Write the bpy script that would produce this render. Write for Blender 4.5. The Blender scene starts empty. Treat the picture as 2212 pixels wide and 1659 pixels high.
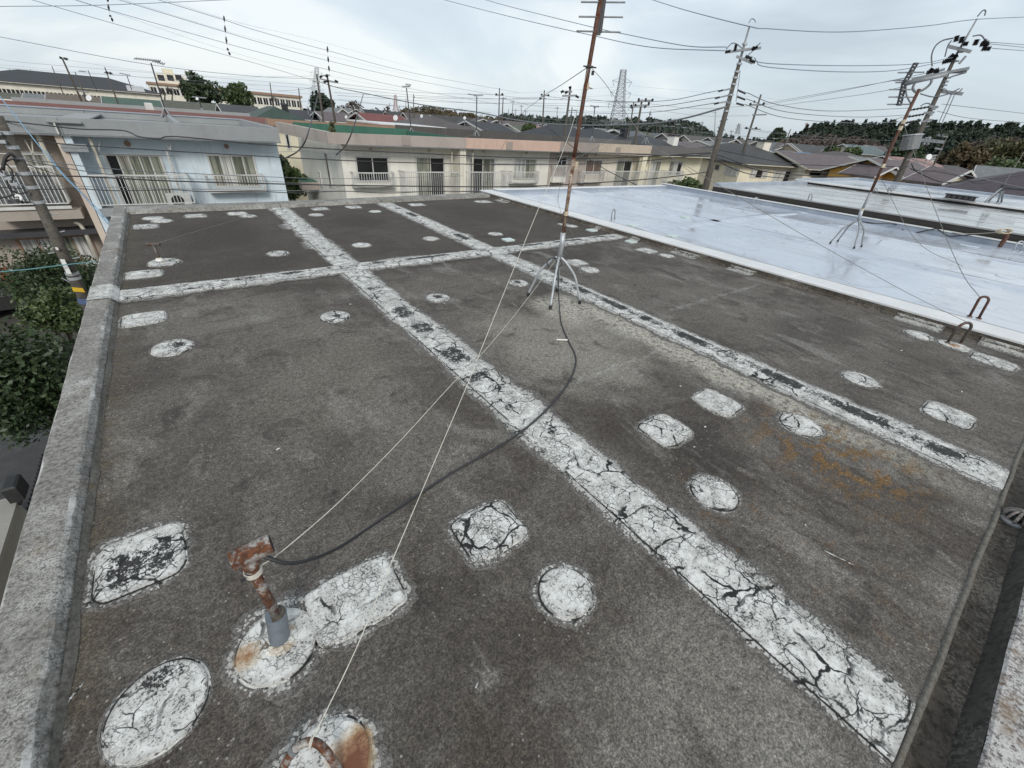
import bpy, math, random
import numpy as np
from mathutils import Vector, Matrix

random.seed(7)
rng = np.random.default_rng(11)
SC = bpy.context.scene
COL = SC.collection

# ------------------------------------------------------------------ camera
EYE = np.array([0.0, 0.0, 1.6])
YAW, PITCH, ROLL, FPX = 0.67840075, 0.56390169, 0.07988978, 880.48088
CX, CY = 1106.0, 829.5                      # centre of the measuring grid (2212 x 1659)
FW = np.array([math.sin(YAW) * math.cos(PITCH), math.cos(YAW) * math.cos(PITCH), -math.sin(PITCH)])
_r0 = np.array([math.cos(YAW), -math.sin(YAW), 0.0])
_u0 = np.cross(_r0, FW)
RT = math.cos(ROLL) * _r0 + math.sin(ROLL) * _u0
UP = -math.sin(ROLL) * _r0 + math.cos(ROLL) * _u0
cam_d = bpy.data.cameras.new('camera')
cam_d.sensor_width = 36.0
cam_d.lens = 36.0 * FPX / 2212.0
cam_d.clip_start = 0.05
cam_d.clip_end = 6000.0
cam = bpy.data.objects.new('camera', cam_d)
COL.objects.link(cam)
cam.matrix_world = Matrix(((RT[0], UP[0], -FW[0], EYE[0]), (RT[1], UP[1], -FW[1], EYE[1]),
                           (RT[2], UP[2], -FW[2], EYE[2]), (0, 0, 0, 1)))
SC.camera = cam

# ------------------------------------------------------------------ sky, sun, exposure
SUN_EL, SUN_AZ = math.radians(34), math.radians(205)
w = bpy.data.worlds.new("World")
SC.world = w
w.use_nodes = True
nt = w.node_tree
nt.nodes.clear()
N = nt.nodes.new
out = N('ShaderNodeOutputWorld')
bg = N('ShaderNodeBackground')
bg.inputs['Strength'].default_value = 0.1
sky = N('ShaderNodeTexSky')
sky.sky_type = 'NISHITA'
sky.sun_disc = False
sky.sun_elevation = SUN_EL
sky.sun_rotation = SUN_AZ
sky.altitude = 50
sky.air_density = 1.0
sky.dust_density = 2.0
geo = N('ShaderNodeTexCoord')
# cloud sheet: stretched noise over the direction
mp = N('ShaderNodeMapping')
mp.inputs['Scale'].default_value = (1.0, 1.0, 3.4)
mp.inputs['Rotation'].default_value = (0.25, 0.1, 0.5)
nz = N('ShaderNodeTexNoise')
nz.inputs['Scale'].default_value = 1.9
nz.inputs['Detail'].default_value = 7
nz.inputs['Roughness'].default_value = 0.52
nz.inputs['Distortion'].default_value = 0.5
rmp = N('ShaderNodeValToRGB')
rmp.color_ramp.elements[0].position = 0.36
rmp.color_ramp.elements[0].color = (4.15, 4.75, 5.2, 1)
rmp.color_ramp.elements[1].position = 0.62
rmp.color_ramp.elements[1].color = (6.7, 7.05, 7.1, 1)
e = rmp.color_ramp.elements.new(0.52)
e.color = (5.3, 5.95, 6.45, 1)
mx = N('ShaderNodeMix')
mx.data_type = 'RGBA'
mx.inputs['Factor'].default_value = 0.86
L = nt.links.new
L(geo.outputs['Generated'], mp.inputs['Vector'])
L(mp.outputs['Vector'], nz.inputs['Vector'])
L(nz.outputs['Fac'], rmp.inputs['Fac'])
L(sky.outputs['Color'], mx.inputs['A'])
L(rmp.outputs['Color'], mx.inputs['B'])
L(mx.outputs['Result'], bg.inputs['Color'])
L(bg.outputs['Background'], out.inputs['Surface'])

sun_d = bpy.data.lights.new('sun', 'SUN')
sun_d.energy = 1.5
sun_d.angle = math.radians(18)
sun_d.color = (1.0, 0.96, 0.9)
sun = bpy.data.objects.new('sun', sun_d)
COL.objects.link(sun)
_sd = Vector((math.sin(SUN_AZ) * math.cos(SUN_EL), math.cos(SUN_AZ) * math.cos(SUN_EL), math.sin(SUN_EL)))
sun.rotation_euler = _sd.to_track_quat('Z', 'Y').to_euler()
SC.view_settings.view_transform = 'Standard'
SC.view_settings.look = 'None'
SC.view_settings.gamma = 1.0
SC.view_settings.exposure = 0.5
SC.view_settings.use_curve_mapping = False
SC.cycles.max_bounces = 6
SC.cycles.use_denoising = True

# ------------------------------------------------------------------ measuring helpers
def ray(x, y):
    return RT * (x - CX) / FPX - UP * (y - CY) / FPX + FW
def at_z(x, y, z=0.0):
    d = ray(x, y); return EYE + d * ((z - EYE[2]) / d[2])
def at_y(x, y, Y):
    d = ray(x, y); return EYE + d * (Y / d[1])
def at_x(x, y, X):
    d = ray(x, y); return EYE + d * (X / d[0])
def at_d(x, y, D):
    return EYE + ray(x, y) * D
def at_v(x, y, P):
    """point on the upright plane through P that faces the roof corner we stand on"""
    n = np.array([P[0], P[1], 0.0]); n /= np.linalg.norm(n)
    d = ray(x, y); return EYE + d * (np.dot(np.asarray(P) - EYE, n) / np.dot(d, n))

# ------------------------------------------------------------------ node materials
MATS = {}
class NT:
    def __init__(s, name):
        s.m = bpy.data.materials.new(name); s.m.use_nodes = True
        s.t = s.m.node_tree; s.t.nodes.clear()
        s.o = s.n('ShaderNodeOutputMaterial'); s.b = s.n('ShaderNodeBsdfPrincipled')
        s.l(s.b.outputs[0], s.o.inputs['Surface'])
        MATS[name] = s.m
    def n(s, k): return s.t.nodes.new(k)
    def l(s, a, b): s.t.links.new(a, b)
    def pos(s):
        if not hasattr(s, '_p'): s._p = s.n('ShaderNodeTexCoord').outputs['Object']
        return s._p
    def wpos(s):
        if not hasattr(s, '_w'): s._w = s.n('ShaderNodeNewGeometry').outputs['Position']
        return s._w
    def scale(s, v, sc):
        m = s.n('ShaderNodeMapping'); m.inputs['Scale'].default_value = sc; s.l(v, m.inputs['Vector']); return m.outputs[0]
    def noise(s, v, sc, det=4, ro=0.55, dist=0.0):
        n = s.n('ShaderNodeTexNoise'); n.inputs['Scale'].default_value = sc; n.inputs['Detail'].default_value = det
        n.inputs['Roughness'].default_value = ro; n.inputs['Distortion'].default_value = dist
        s.l(v, n.inputs['Vector']); return n.outputs['Fac']
    def noisec(s, v, sc, det=3):
        n = s.n('ShaderNodeTexNoise'); n.inputs['Scale'].default_value = sc; n.inputs['Detail'].default_value = det
        s.l(v, n.inputs['Vector']); return n.outputs['Color']
    def vor(s, v, sc, feat='DISTANCE_TO_EDGE', rnd=1.0):
        n = s.n('ShaderNodeTexVoronoi'); n.feature = feat; n.inputs['Scale'].default_value = sc
        n.inputs['Randomness'].default_value = rnd
        s.l(v, n.inputs['Vector']); return n.outputs['Distance' if feat != 'COLOR' else 'Color']
    def math(s, op, a, b=None, c=None, clamp=False):
        n = s.n('ShaderNodeMath'); n.operation = op; n.use_clamp = clamp
        for i, q in enumerate((a, b, c)):
            if q is None: continue
            if isinstance(q, (int, float)): n.inputs[i].default_value = q
            else: s.l(q, n.inputs[i])
        return n.outputs[0]
    def vmath(s, op, a, b):
        n = s.n('ShaderNodeVectorMath'); n.operation = op
        for i, q in enumerate((a, b)):
            if isinstance(q, tuple): n.inputs[i].default_value = q
            elif isinstance(q, (int, float)): n.inputs['Scale'].default_value = q
            else: s.l(q, n.inputs[i])
        return n.outputs[0]
    def step(s, v, lo, hi):
        n = s.n('ShaderNodeMapRange'); n.interpolation_type = 'SMOOTHSTEP'
        n.inputs['From Min'].default_value = lo; n.inputs['From Max'].default_value = hi
        s.l(v, n.inputs['Value']); return n.outputs[0]
    def mix(s, f, a, b):
        n = s.n('ShaderNodeMix'); n.data_type = 'RGBA'
        for k, q in (('Factor', f), ('A', a), ('B', b)):
            i = [x for x in n.inputs if x.name == k and (x.type == ('VALUE' if k == 'Factor' else 'RGBA'))][0]
            if isinstance(q, (int, float)): i.default_value = q
            elif isinstance(q, tuple): i.default_value = (*q[:3], 1)
            else: s.l(q, i)
        return [x for x in n.outputs if x.type == 'RGBA'][0]
    def attr(s, name):
        n = s.n('ShaderNodeAttribute'); n.attribute_name = name; return n.outputs['Fac']
    def xyz(s, v):
        n = s.n('ShaderNodeSeparateXYZ'); s.l(v, n.inputs[0]); return n.outputs
    def rand(s):
        return s.n('ShaderNodeObjectInfo').outputs['Random']
    def fin(s, col, rough=0.8, bump=None, bs=0.3, bd=0.01, metal=0.0, spec=None):
        if isinstance(col, tuple): s.b.inputs['Base Color'].default_value = (*col[:3], 1)
        else: s.l(col, s.b.inputs['Base Color'])
        if isinstance(rough, (int, float)): s.b.inputs['Roughness'].default_value = rough
        else: s.l(rough, s.b.inputs['Roughness'])
        s.b.inputs['Metallic'].default_value = metal
        if spec is not None: s.b.inputs['Specular IOR Level'].default_value = spec
        if bump is not None:
            n = s.n('ShaderNodeBump'); n.inputs['Strength'].default_value = bs; n.inputs['Distance'].default_value = bd
            s.l(bump, n.inputs['Height']); s.l(n.outputs[0], s.b.inputs['Normal'])
        return s.m

def surf(name, c, c2=None, sc=6.0, rough=0.8, bs=0.15, bd=0.004, fine=60.0, metal=0.0, spec=None, stretch=(1, 1, 1)):
    """plain weathered surface: two colours mixed by noise, fine grain and relief"""
    t = NT(name)
    c2 = c2 or tuple(x * 0.72 for x in c)
    p = t.scale(t.wpos(), stretch)
    f = t.step(t.noise(p, sc, 6, 0.6), 0.32, 0.68)
    g = t.noise(p, fine, 3, 0.6)
    col = t.mix(f, c, c2)
    col = t.mix(t.math('MULTIPLY', t.step(g, 0.45, 0.75), 0.35), col, tuple(x * 0.6 for x in c2))
    return t.fin(col, rough, g, bs, bd, metal, spec)

# ------------------------------------------------------------------ mesh helpers
class MB:
    def __init__(s): s.v = []; s.f = []; s.a = {}
    def add(s, verts, faces):
        o = len(s.v); s.v.extend([tuple(map(float, q)) for q in verts]); s.f.extend([tuple(i + o for i in f) for f in faces]); return s
    def box(s, x0, x1, y0, y1, z0, z1):
        return s.add([(x0, y0, z0), (x1, y0, z0), (x1, y1, z0), (x0, y1, z0), (x0, y0, z1), (x1, y0, z1), (x1, y1, z1), (x0, y1, z1)],
                     [(0, 3, 2, 1), (4, 5, 6, 7), (0, 1, 5, 4), (1, 2, 6, 5), (2, 3, 7, 6), (3, 0, 4, 7)])
    def bbox(s, x0, x1, y0, y1, z0, z1, b=0.01):
        """box with chamfered top edges"""
        return s.add([(x0, y0, z0), (x1, y0, z0), (x1, y1, z0), (x0, y1, z0),
                      (x0, y0, z1 - b), (x1, y0, z1 - b), (x1, y1, z1 - b), (x0, y1, z1 - b),
                      (x0 + b, y0 + b, z1), (x1 - b, y0 + b, z1), (x1 - b, y1 - b, z1), (x0 + b, y1 - b, z1)],
                     [(0, 3, 2, 1), (8, 9, 10, 11)] + [(i, (i + 1) % 4, (i + 1) % 4 + 4, i + 4) for i in range(4)]
                     + [(i + 4, (i + 1) % 4 + 4, (i + 1) % 4 + 8, i + 8) for i in range(4)])
    def beam(s, a, b, wx, wy=None, up=(0, 0, 1)):
        """rectangular bar from a to b"""
        a = Vector(a); b = Vector(b); wy = wy or wx; d = (b - a).normalized(); u = Vector(up)
        if abs(d.dot(u)) > 0.98: u = Vector((1, 0, 0))
        r = d.cross(u).normalized(); q = r.cross(d)
        vs = [p + r * (i * wx / 2) + q * (j * wy / 2) for p in (a, b) for i, j in ((-1, -1), (1, -1), (1, 1), (-1, 1))]
        return s.add(vs, [(0, 3, 2, 1), (4, 5, 6, 7)] + [(i, (i + 1) % 4, (i + 1) % 4 + 4, i + 4) for i in range(4)])
    def tube(s, pts, r, n=8, caps=True, flat=1.0):
        pts = [Vector(p) for p in pts]; m = len(pts)
        rs = r if isinstance(r, (list, tuple)) else [r] * m
        t0 = (pts[1] - pts[0]).normalized()
        u = Vector((0, 0, 1)) if abs(t0.z) < 0.9 else Vector((1, 0, 0))
        u = (u - t0 * u.dot(t0)).normalized()
        vs = []
        for i, p in enumerate(pts):
            t = (pts[min(i + 1, m - 1)] - pts[max(i - 1, 0)]).normalized()
            u = (u - t * u.dot(t)).normalized(); w_ = t.cross(u)
            for k in range(n):
                a = 2 * math.pi * k / n
                vs.append(p + (u * math.cos(a) + w_ * math.sin(a) * flat) * rs[i])
        fs = [(i * n + k, i * n + (k + 1) % n, (i + 1) * n + (k + 1) % n, (i + 1) * n + k) for i in range(m - 1) for k in range(n)]
        if caps: fs += [tuple(range(n - 1, -1, -1)), tuple(range((m - 1) * n, m * n))]
        return s.add(vs, fs)
    def prism(s, poly, z0, z1):
        n = len(poly)
        return s.add([(x, y, z0) for x, y in poly] + [(x, y, z1) for x, y in poly],
                     [tuple(range(n - 1, -1, -1)), tuple(range(n, 2 * n))] + [(i, (i + 1) % n, (i + 1) % n + n, i + n) for i in range(n)])
    def lathe(s, prof, n=16, c=(0, 0, 0)):
        vs = [(c[0] + r * math.cos(2 * math.pi * k / n), c[1] + r * math.sin(2 * math.pi * k / n), c[2] + z) for r, z in prof for k in range(n)]
        m = len(prof)
        fs = [(i * n + k, i * n + (k + 1) % n, (i + 1) * n + (k + 1) % n, (i + 1) * n + k) for i in range(m - 1) for k in range(n)]
        fs += [tuple(range(n - 1, -1, -1)), tuple(range((m - 1) * n, m * n))]
        return s.add(vs, fs)
    def build(s, name, mat, parent=None, smooth=False, world=True):
        me = bpy.data.meshes.new(name)
        off = np.zeros(3)
        if parent is not None and world:
            q = parent
            while q is not None: off += np.array(q.location); q = q.parent
        v = np.array(s.v, dtype=float).reshape(-1, 3) - off
        me.from_pydata(v.tolist(), [], s.f)
        for k, val in s.a.items():
            at = me.attributes.new(k, 'FLOAT', 'POINT'); at.data.foreach_set('value', np.array(val, dtype=np.float32))
        if mat is not None: me.materials.append(MATS[mat] if isinstance(mat, str) else mat)
        if smooth: me.shade_smooth()
        o = bpy.data.objects.new(name, me); COL.objects.link(o)
        if parent is not None: o.parent = parent
        return o

def thing(name, label, cat, loc=(0, 0, 0), group=None):
    o = bpy.data.objects.new(name, None); COL.objects.link(o); o.location = tuple(map(float, loc))
    o.empty_display_size = 0.1
    return tag(o, label, cat, group)
def tag(o, label, cat, group=None):
    o['label'] = label; o['category'] = cat
    if group: o['group'] = group
    return o
def kind(o, k, label=None):
    o['kind'] = k
    if label: o['label'] = label
    return o
def dup(root, loc, rotz=0.0, label=None, group=None):
    r = root.copy(); COL.objects.link(r); r.location = tuple(map(float, loc)); r.rotation_euler = (0, 0, rotz)
    if label: r['label'] = label
    if group: r['group'] = group
    for ch in list(root.children):
        c = ch.copy(); COL.objects.link(c); c.parent = r
        for g in list(ch.children):
            d = g.copy(); COL.objects.link(d); d.parent = c
    return r
def smooth_path(pts, k=6):
    p = [np.asarray(q, float) for q in pts]
    if len(p) < 3: return p
    p = [2 * p[0] - p[1]] + p + [2 * p[-1] - p[-2]]
    o = []
    for i in range(1, len(p) - 2):
        for j in range(k):
            t = j / k
            o.append(0.5 * ((2 * p[i]) + (-p[i - 1] + p[i + 1]) * t + (2 * p[i - 1] - 5 * p[i] + 4 * p[i + 1] - p[i + 2]) * t * t
                            + (-p[i - 1] + 3 * p[i] - 3 * p[i + 1] + p[i + 2]) * t ** 3))
    o.append(p[-2]); return o
def fd(P): return float(np.dot(np.asarray(P) - EYE, FW))
def proj(P):
    v = np.asarray(P) - EYE; z = v @ FW
    return np.array([CX + FPX * (v @ RT) / z, CY - FPX * (v @ UP) / z])
def span(pts):
    """pts: 3-D points, (x, y, depth) triples of the grid marked by a 4th value, or (x, y) pairs whose depth follows a straight run"""
    px, inv = [], []
    for q in pts:
        q = tuple(q)
        if len(q) == 3: P = np.array(q); px.append(proj(P)); inv.append(1 / fd(P))
        elif len(q) == 4: px.append(np.array(q[:2], float)); inv.append(1 / q[2])
        else: px.append(np.array(q, float)); inv.append(None)
    s = [0.0]
    for a, b in zip(px, px[1:]): s.append(s[-1] + np.linalg.norm(b - a))
    ks = [i for i, v in enumerate(inv) if v is not None]
    iv = np.interp(s, [s[i] for i in ks], [inv[i] for i in ks])
    return [at_d(p[0], p[1], 1 / v) for p, v in zip(px, iv)]
def D(x, y, d): return (x, y, d, 0)
def wire(label, pts, r=0.01, mat='cable_black', group='overhead wires', name='overhead_wire', cat='wire', k=6, n=5, parent=None):
    P = smooth_path(span(pts), k)
    o = MB().tube(P, r, n).build(name, mat, parent, smooth=True)
    if parent is None: tag(o, label, cat, group)
    return o
# ------------------------------------------------------------------ materials
def _scl(self, col, f):
    n = self.n('ShaderNodeVectorMath'); n.operation = 'SCALE'; self.l(col, n.inputs[0]); self.l(f, n.inputs['Scale']); return n.outputs[0]
NT.scl = _scl
def m_roof():
    t = NT('roof_mortar'); p = t.wpos(); x, y, z = t.xyz(p)
    big = t.step(t.noise(p, 0.75, 6, 0.62, 0.6), 0.40, 0.60)
    med = t.step(t.noise(p, 2.1, 7, 0.68, 0.8), 0.44, 0.60)
    g1 = t.noise(p, 105, 4, 0.75); g2 = t.noise(p, 230, 2, 0.7); g4 = t.noise(p, 34, 5, 0.75); g3 = t.noise(p, 20, 5, 0.7)
    col = t.mix(big, (0.066, 0.055, 0.046), (0.107, 0.094, 0.081))
    col = t.mix(t.math('MULTIPLY', med, 0.5), col, (0.140, 0.128, 0.114))
    far = t.math('MULTIPLY', t.step(t.math('ADD', y, t.math('MULTIPLY', t.noise(p, 0.9, 4), 1.6)), 5.0, 6.4), 0.75)
    col = t.mix(far, col, (0.048, 0.037, 0.028))
    def zone(cx_, cy_, rx_, ry_, amt, c, lo=0.38, hi=0.62):
        wv = t.math('MULTIPLY', t.math('SUBTRACT', t.noise(p, 2.2, 6, .68), 0.5), 1.5)
        a_ = t.math('DIVIDE', t.math('SUBTRACT', x, cx_), rx_); b_ = t.math('DIVIDE', t.math('SUBTRACT', y, cy_), ry_)
        r_ = t.math('SQRT', t.math('ADD', t.math('MULTIPLY', a_, a_), t.math('MULTIPLY', b_, b_)))
        return t.mix(t.math('MULTIPLY', t.step(t.math('ADD', r_, wv), 1.1, 0.35), amt), col, c)
    col = zone(2.35, 2.3, 0.8, 1.0, 0.85, (0.24, 0.22, 0.188))
    col = zone(0.55, 2.9, 0.75, 1.1, 0.6, (0.165, 0.148, 0.126))
    col = zone(0.1, 4.2, 0.8, 0.6, 0.5, (0.18, 0.165, 0.145))
    col = zone(1.05, -0.05, 0.75, 0.5, 0.75, (0.185, 0.170, 0.15))
    col = zone(4.6, 2.2, 1.2, 0.7, 0.4, (0.15, 0.138, 0.122))
    col = zone(1.9, 0.95, 0.3, 0.45, 0.7, (0.045, 0.036, 0.028))
    col = zone(-0.35, 2.2, 0.25, 1.0, 0.4, (0.06, 0.052, 0.043))
    col = zone(0.25, 0.62, 0.35, 0.4, 0.5, (0.06, 0.052, 0.044))
    col = zone(2.7, 0.0, 0.55, 0.5, 0.55, (0.055, 0.043, 0.032))
    col = zone(0.3, 0.25, 0.10, 0.3, 0.6, (0.055, 0.044, 0.03))
    col = zone(2.15, 0.75, 0.28, 0.5, 0.75, (0.030, 0.025, 0.021))
    col = zone(0.3, 7.4, 0.7, 1.4, 0.7, (0.028, 0.021, 0.016))
    col = zone(2.4, 7.6, 0.6, 0.7, 0.75, (0.028, 0.021, 0.016))
    col = zone(4.9, 7.7, 0.9, 1.2, 0.7, (0.030, 0.023, 0.018))
    col = zone(4.6, 4.4, 0.7, 0.5, 0.7, (0.034, 0.027, 0.021))
    col = zone(0.5, 5.75, 0.9, 0.4, 0.6, (0.034, 0.027, 0.021))
    col = zone(4.9, 1.2, 1.0, 0.5, 0.5, (0.05, 0.043, 0.036))
    col = zone(0.75, 2.0, 0.3, 0.8, 0.45, (0.175, 0.16, 0.14))
    # damp dark blotches, mostly towards the back of the roof
    st = t.noise(t.scale(p, (0.9, 2.0, 1)), 1.25, 6, 0.68, 0.7)
    back = t.step(y, 1.2, 6.0)
    col = t.mix(t.math('MULTIPLY', t.math('MULTIPLY', t.step(st, 0.49, 0.62), back), 0.8), col, (0.043, 0.033, 0.026))
    col = t.mix(t.math('MULTIPLY', t.step(t.noise(p, 3.6, 6, .7, .8), 0.53, 0.66), 0.65), col, (0.036, 0.030, 0.026))
    # long run-off streaks on the bay right of the first joint
    rs = t.noise(t.scale(p, (2.6, 0.45, 1)), 3.0, 6, 0.7, 0.6)
    col = t.mix(t.math('MULTIPLY', t.math('MULTIPLY', t.step(rs, 0.50, 0.64), t.math('MULTIPLY', t.step(x, 1.6, 1.9), t.step(y, 1.8, 0.2))), 0.7), col, (0.048, 0.038, 0.030))
    # pale scuffs
    sc = t.math('SUBTRACT', t.noise(t.scale(p, (1.5, 0.75, 1)), 1.9, 7, 0.72, 0.5), t.math('MULTIPLY', t.step(y, 4.6, 5.6), 0.12))
    col = t.mix(t.math('MULTIPLY', t.step(sc, 0.52, 0.66), 0.55), col, (0.225, 0.211, 0.192))
    # pale mineral stain running from the mast feet along the second joint
    wob = t.math('MULTIPLY', t.math('SUBTRACT', t.noise(p, 3.2, 5, .65), 0.5), 0.4)
    dx = t.math('ABSOLUTE', t.math('SUBTRACT', t.math('ADD', x, wob), 3.19))
    run = t.math('MULTIPLY', t.step(y, -0.9, 0.9), t.step(y, 3.3, 2.75))
    eff = t.math('MULTIPLY', t.step(dx, 0.26, 0.03), run)
    foot = t.math('MULTIPLY', t.step(t.math('ABSOLUTE', t.math('SUBTRACT', t.math('ADD', x, wob), 2.98)), 0.42, 0.12), t.math('MULTIPLY', t.step(y, 2.25, 2.85), t.step(y, 3.38, 3.1)))
    eff = t.math('MAXIMUM', eff, foot)
    eff = t.math('MULTIPLY', eff, t.step(g3, 0.33, 0.55))
    col = t.mix(t.math('MULTIPLY', eff, 0.85), col, (0.43, 0.405, 0.345))
    # seams between the sheets
    for ax, pos, a, b, hw in (('y', 1.75, 1.9, 3.2, 0.035), ('y', 2.3, 3.9, 6.2, 0.045)):
        u, v = (y, x) if ax == 'y' else (x, y)
        wv = t.math('MULTIPLY', t.math('SUBTRACT', t.noise(p, 5, 4), 0.5), 0.14)
        d = t.math('ABSOLUTE', t.math('SUBTRACT', t.math('ADD', u, wv), pos))
        k = t.math('MULTIPLY', t.step(d, hw, hw * 0.2), t.math('MULTIPLY', t.step(v, a, a + 0.2), t.step(v, b, b - 0.3)))
        k = t.math('MULTIPLY', k, t.step(t.noise(p, 7, 5), 0.36, 0.6))
        col = t.mix(t.math('MULTIPLY', k, 0.5), col, (0.29, 0.28, 0.26))
    # orange lichen
    lx = t.math('MULTIPLY', t.step(x, 2.3, 2.75), t.step(x, 3.4, 3.0))
    ly = t.math('MULTIPLY', t.step(y, -0.3, 0.05), t.step(y, 0.95, 0.4))
    ln = t.step(t.noise(t.scale(p, (1.3, 2.0, 1)), 5, 8, 0.75), 0.49, 0.56)
    col = t.mix(t.math('MULTIPLY', t.math('MULTIPLY', t.math('MULTIPLY', lx, ly), ln), 0.85), col, (0.16, 0.085, 0.022))
    l2 = t.math('MULTIPLY', t.step(x, 1.5, 1.7), t.math('MULTIPLY', t.step(x, 2.4, 2.0), t.step(y, 1.0, 0.4)))
    col = t.mix(t.math('MULTIPLY', t.math('MULTIPLY', l2, t.step(t.noise(p, 9, 7, .75), 0.54, 0.62)), 0.45), col, (0.12, 0.065, 0.026))
    # brown growth along the left parapet
    col = t.mix(t.math('MULTIPLY', t.math('MULTIPLY', t.step(x, -0.52, -0.72), t.step(t.noise(p, 8, 5), 0.35, 0.58)), 0.55), col, (0.095, 0.076, 0.046))
    # grit: pale and dark grains, as a share of the colour they sit in
    gf = t.math('ADD', 1.0, t.math('MULTIPLY', t.step(g1, 0.50, 0.60), 0.60))
    gf = t.math('SUBTRACT', gf, t.math('MULTIPLY', t.step(g1, 0.49, 0.39), 0.45))
    gf = t.math('MULTIPLY', gf, t.math('ADD', 1.0, t.math('MULTIPLY', t.step(g4, 0.50, 0.60), 0.32)))
    gf = t.math('MULTIPLY', gf, t.math('SUBTRACT', 1.0, t.math('MULTIPLY', t.step(g4, 0.49, 0.40), 0.28)))
    gf = t.math('MULTIPLY', gf, t.math('ADD', 0.72, t.math('MULTIPLY', t.step(g2, 0.38, 0.62), 0.6)))
    col = t.mix(1.0, col, t.scl(col, t.math('MULTIPLY', gf, 0.87)))
    sp = t.vor(p, 34, 'F1')
    col = t.mix(t.math('MULTIPLY', t.math('MULTIPLY', t.step(sp, 0.17, 0.08), t.step(t.noise(p, 3, 3), 0.45, 0.6)), 0.7), col, (0.36, 0.35, 0.33))
    h = t.math('ADD', t.math('MULTIPLY', g1, 0.7), t.math('MULTIPLY', g2, 0.5))
    t.fin(col, 0.88, h, 0.55, 0.006)
m_roof()

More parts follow.
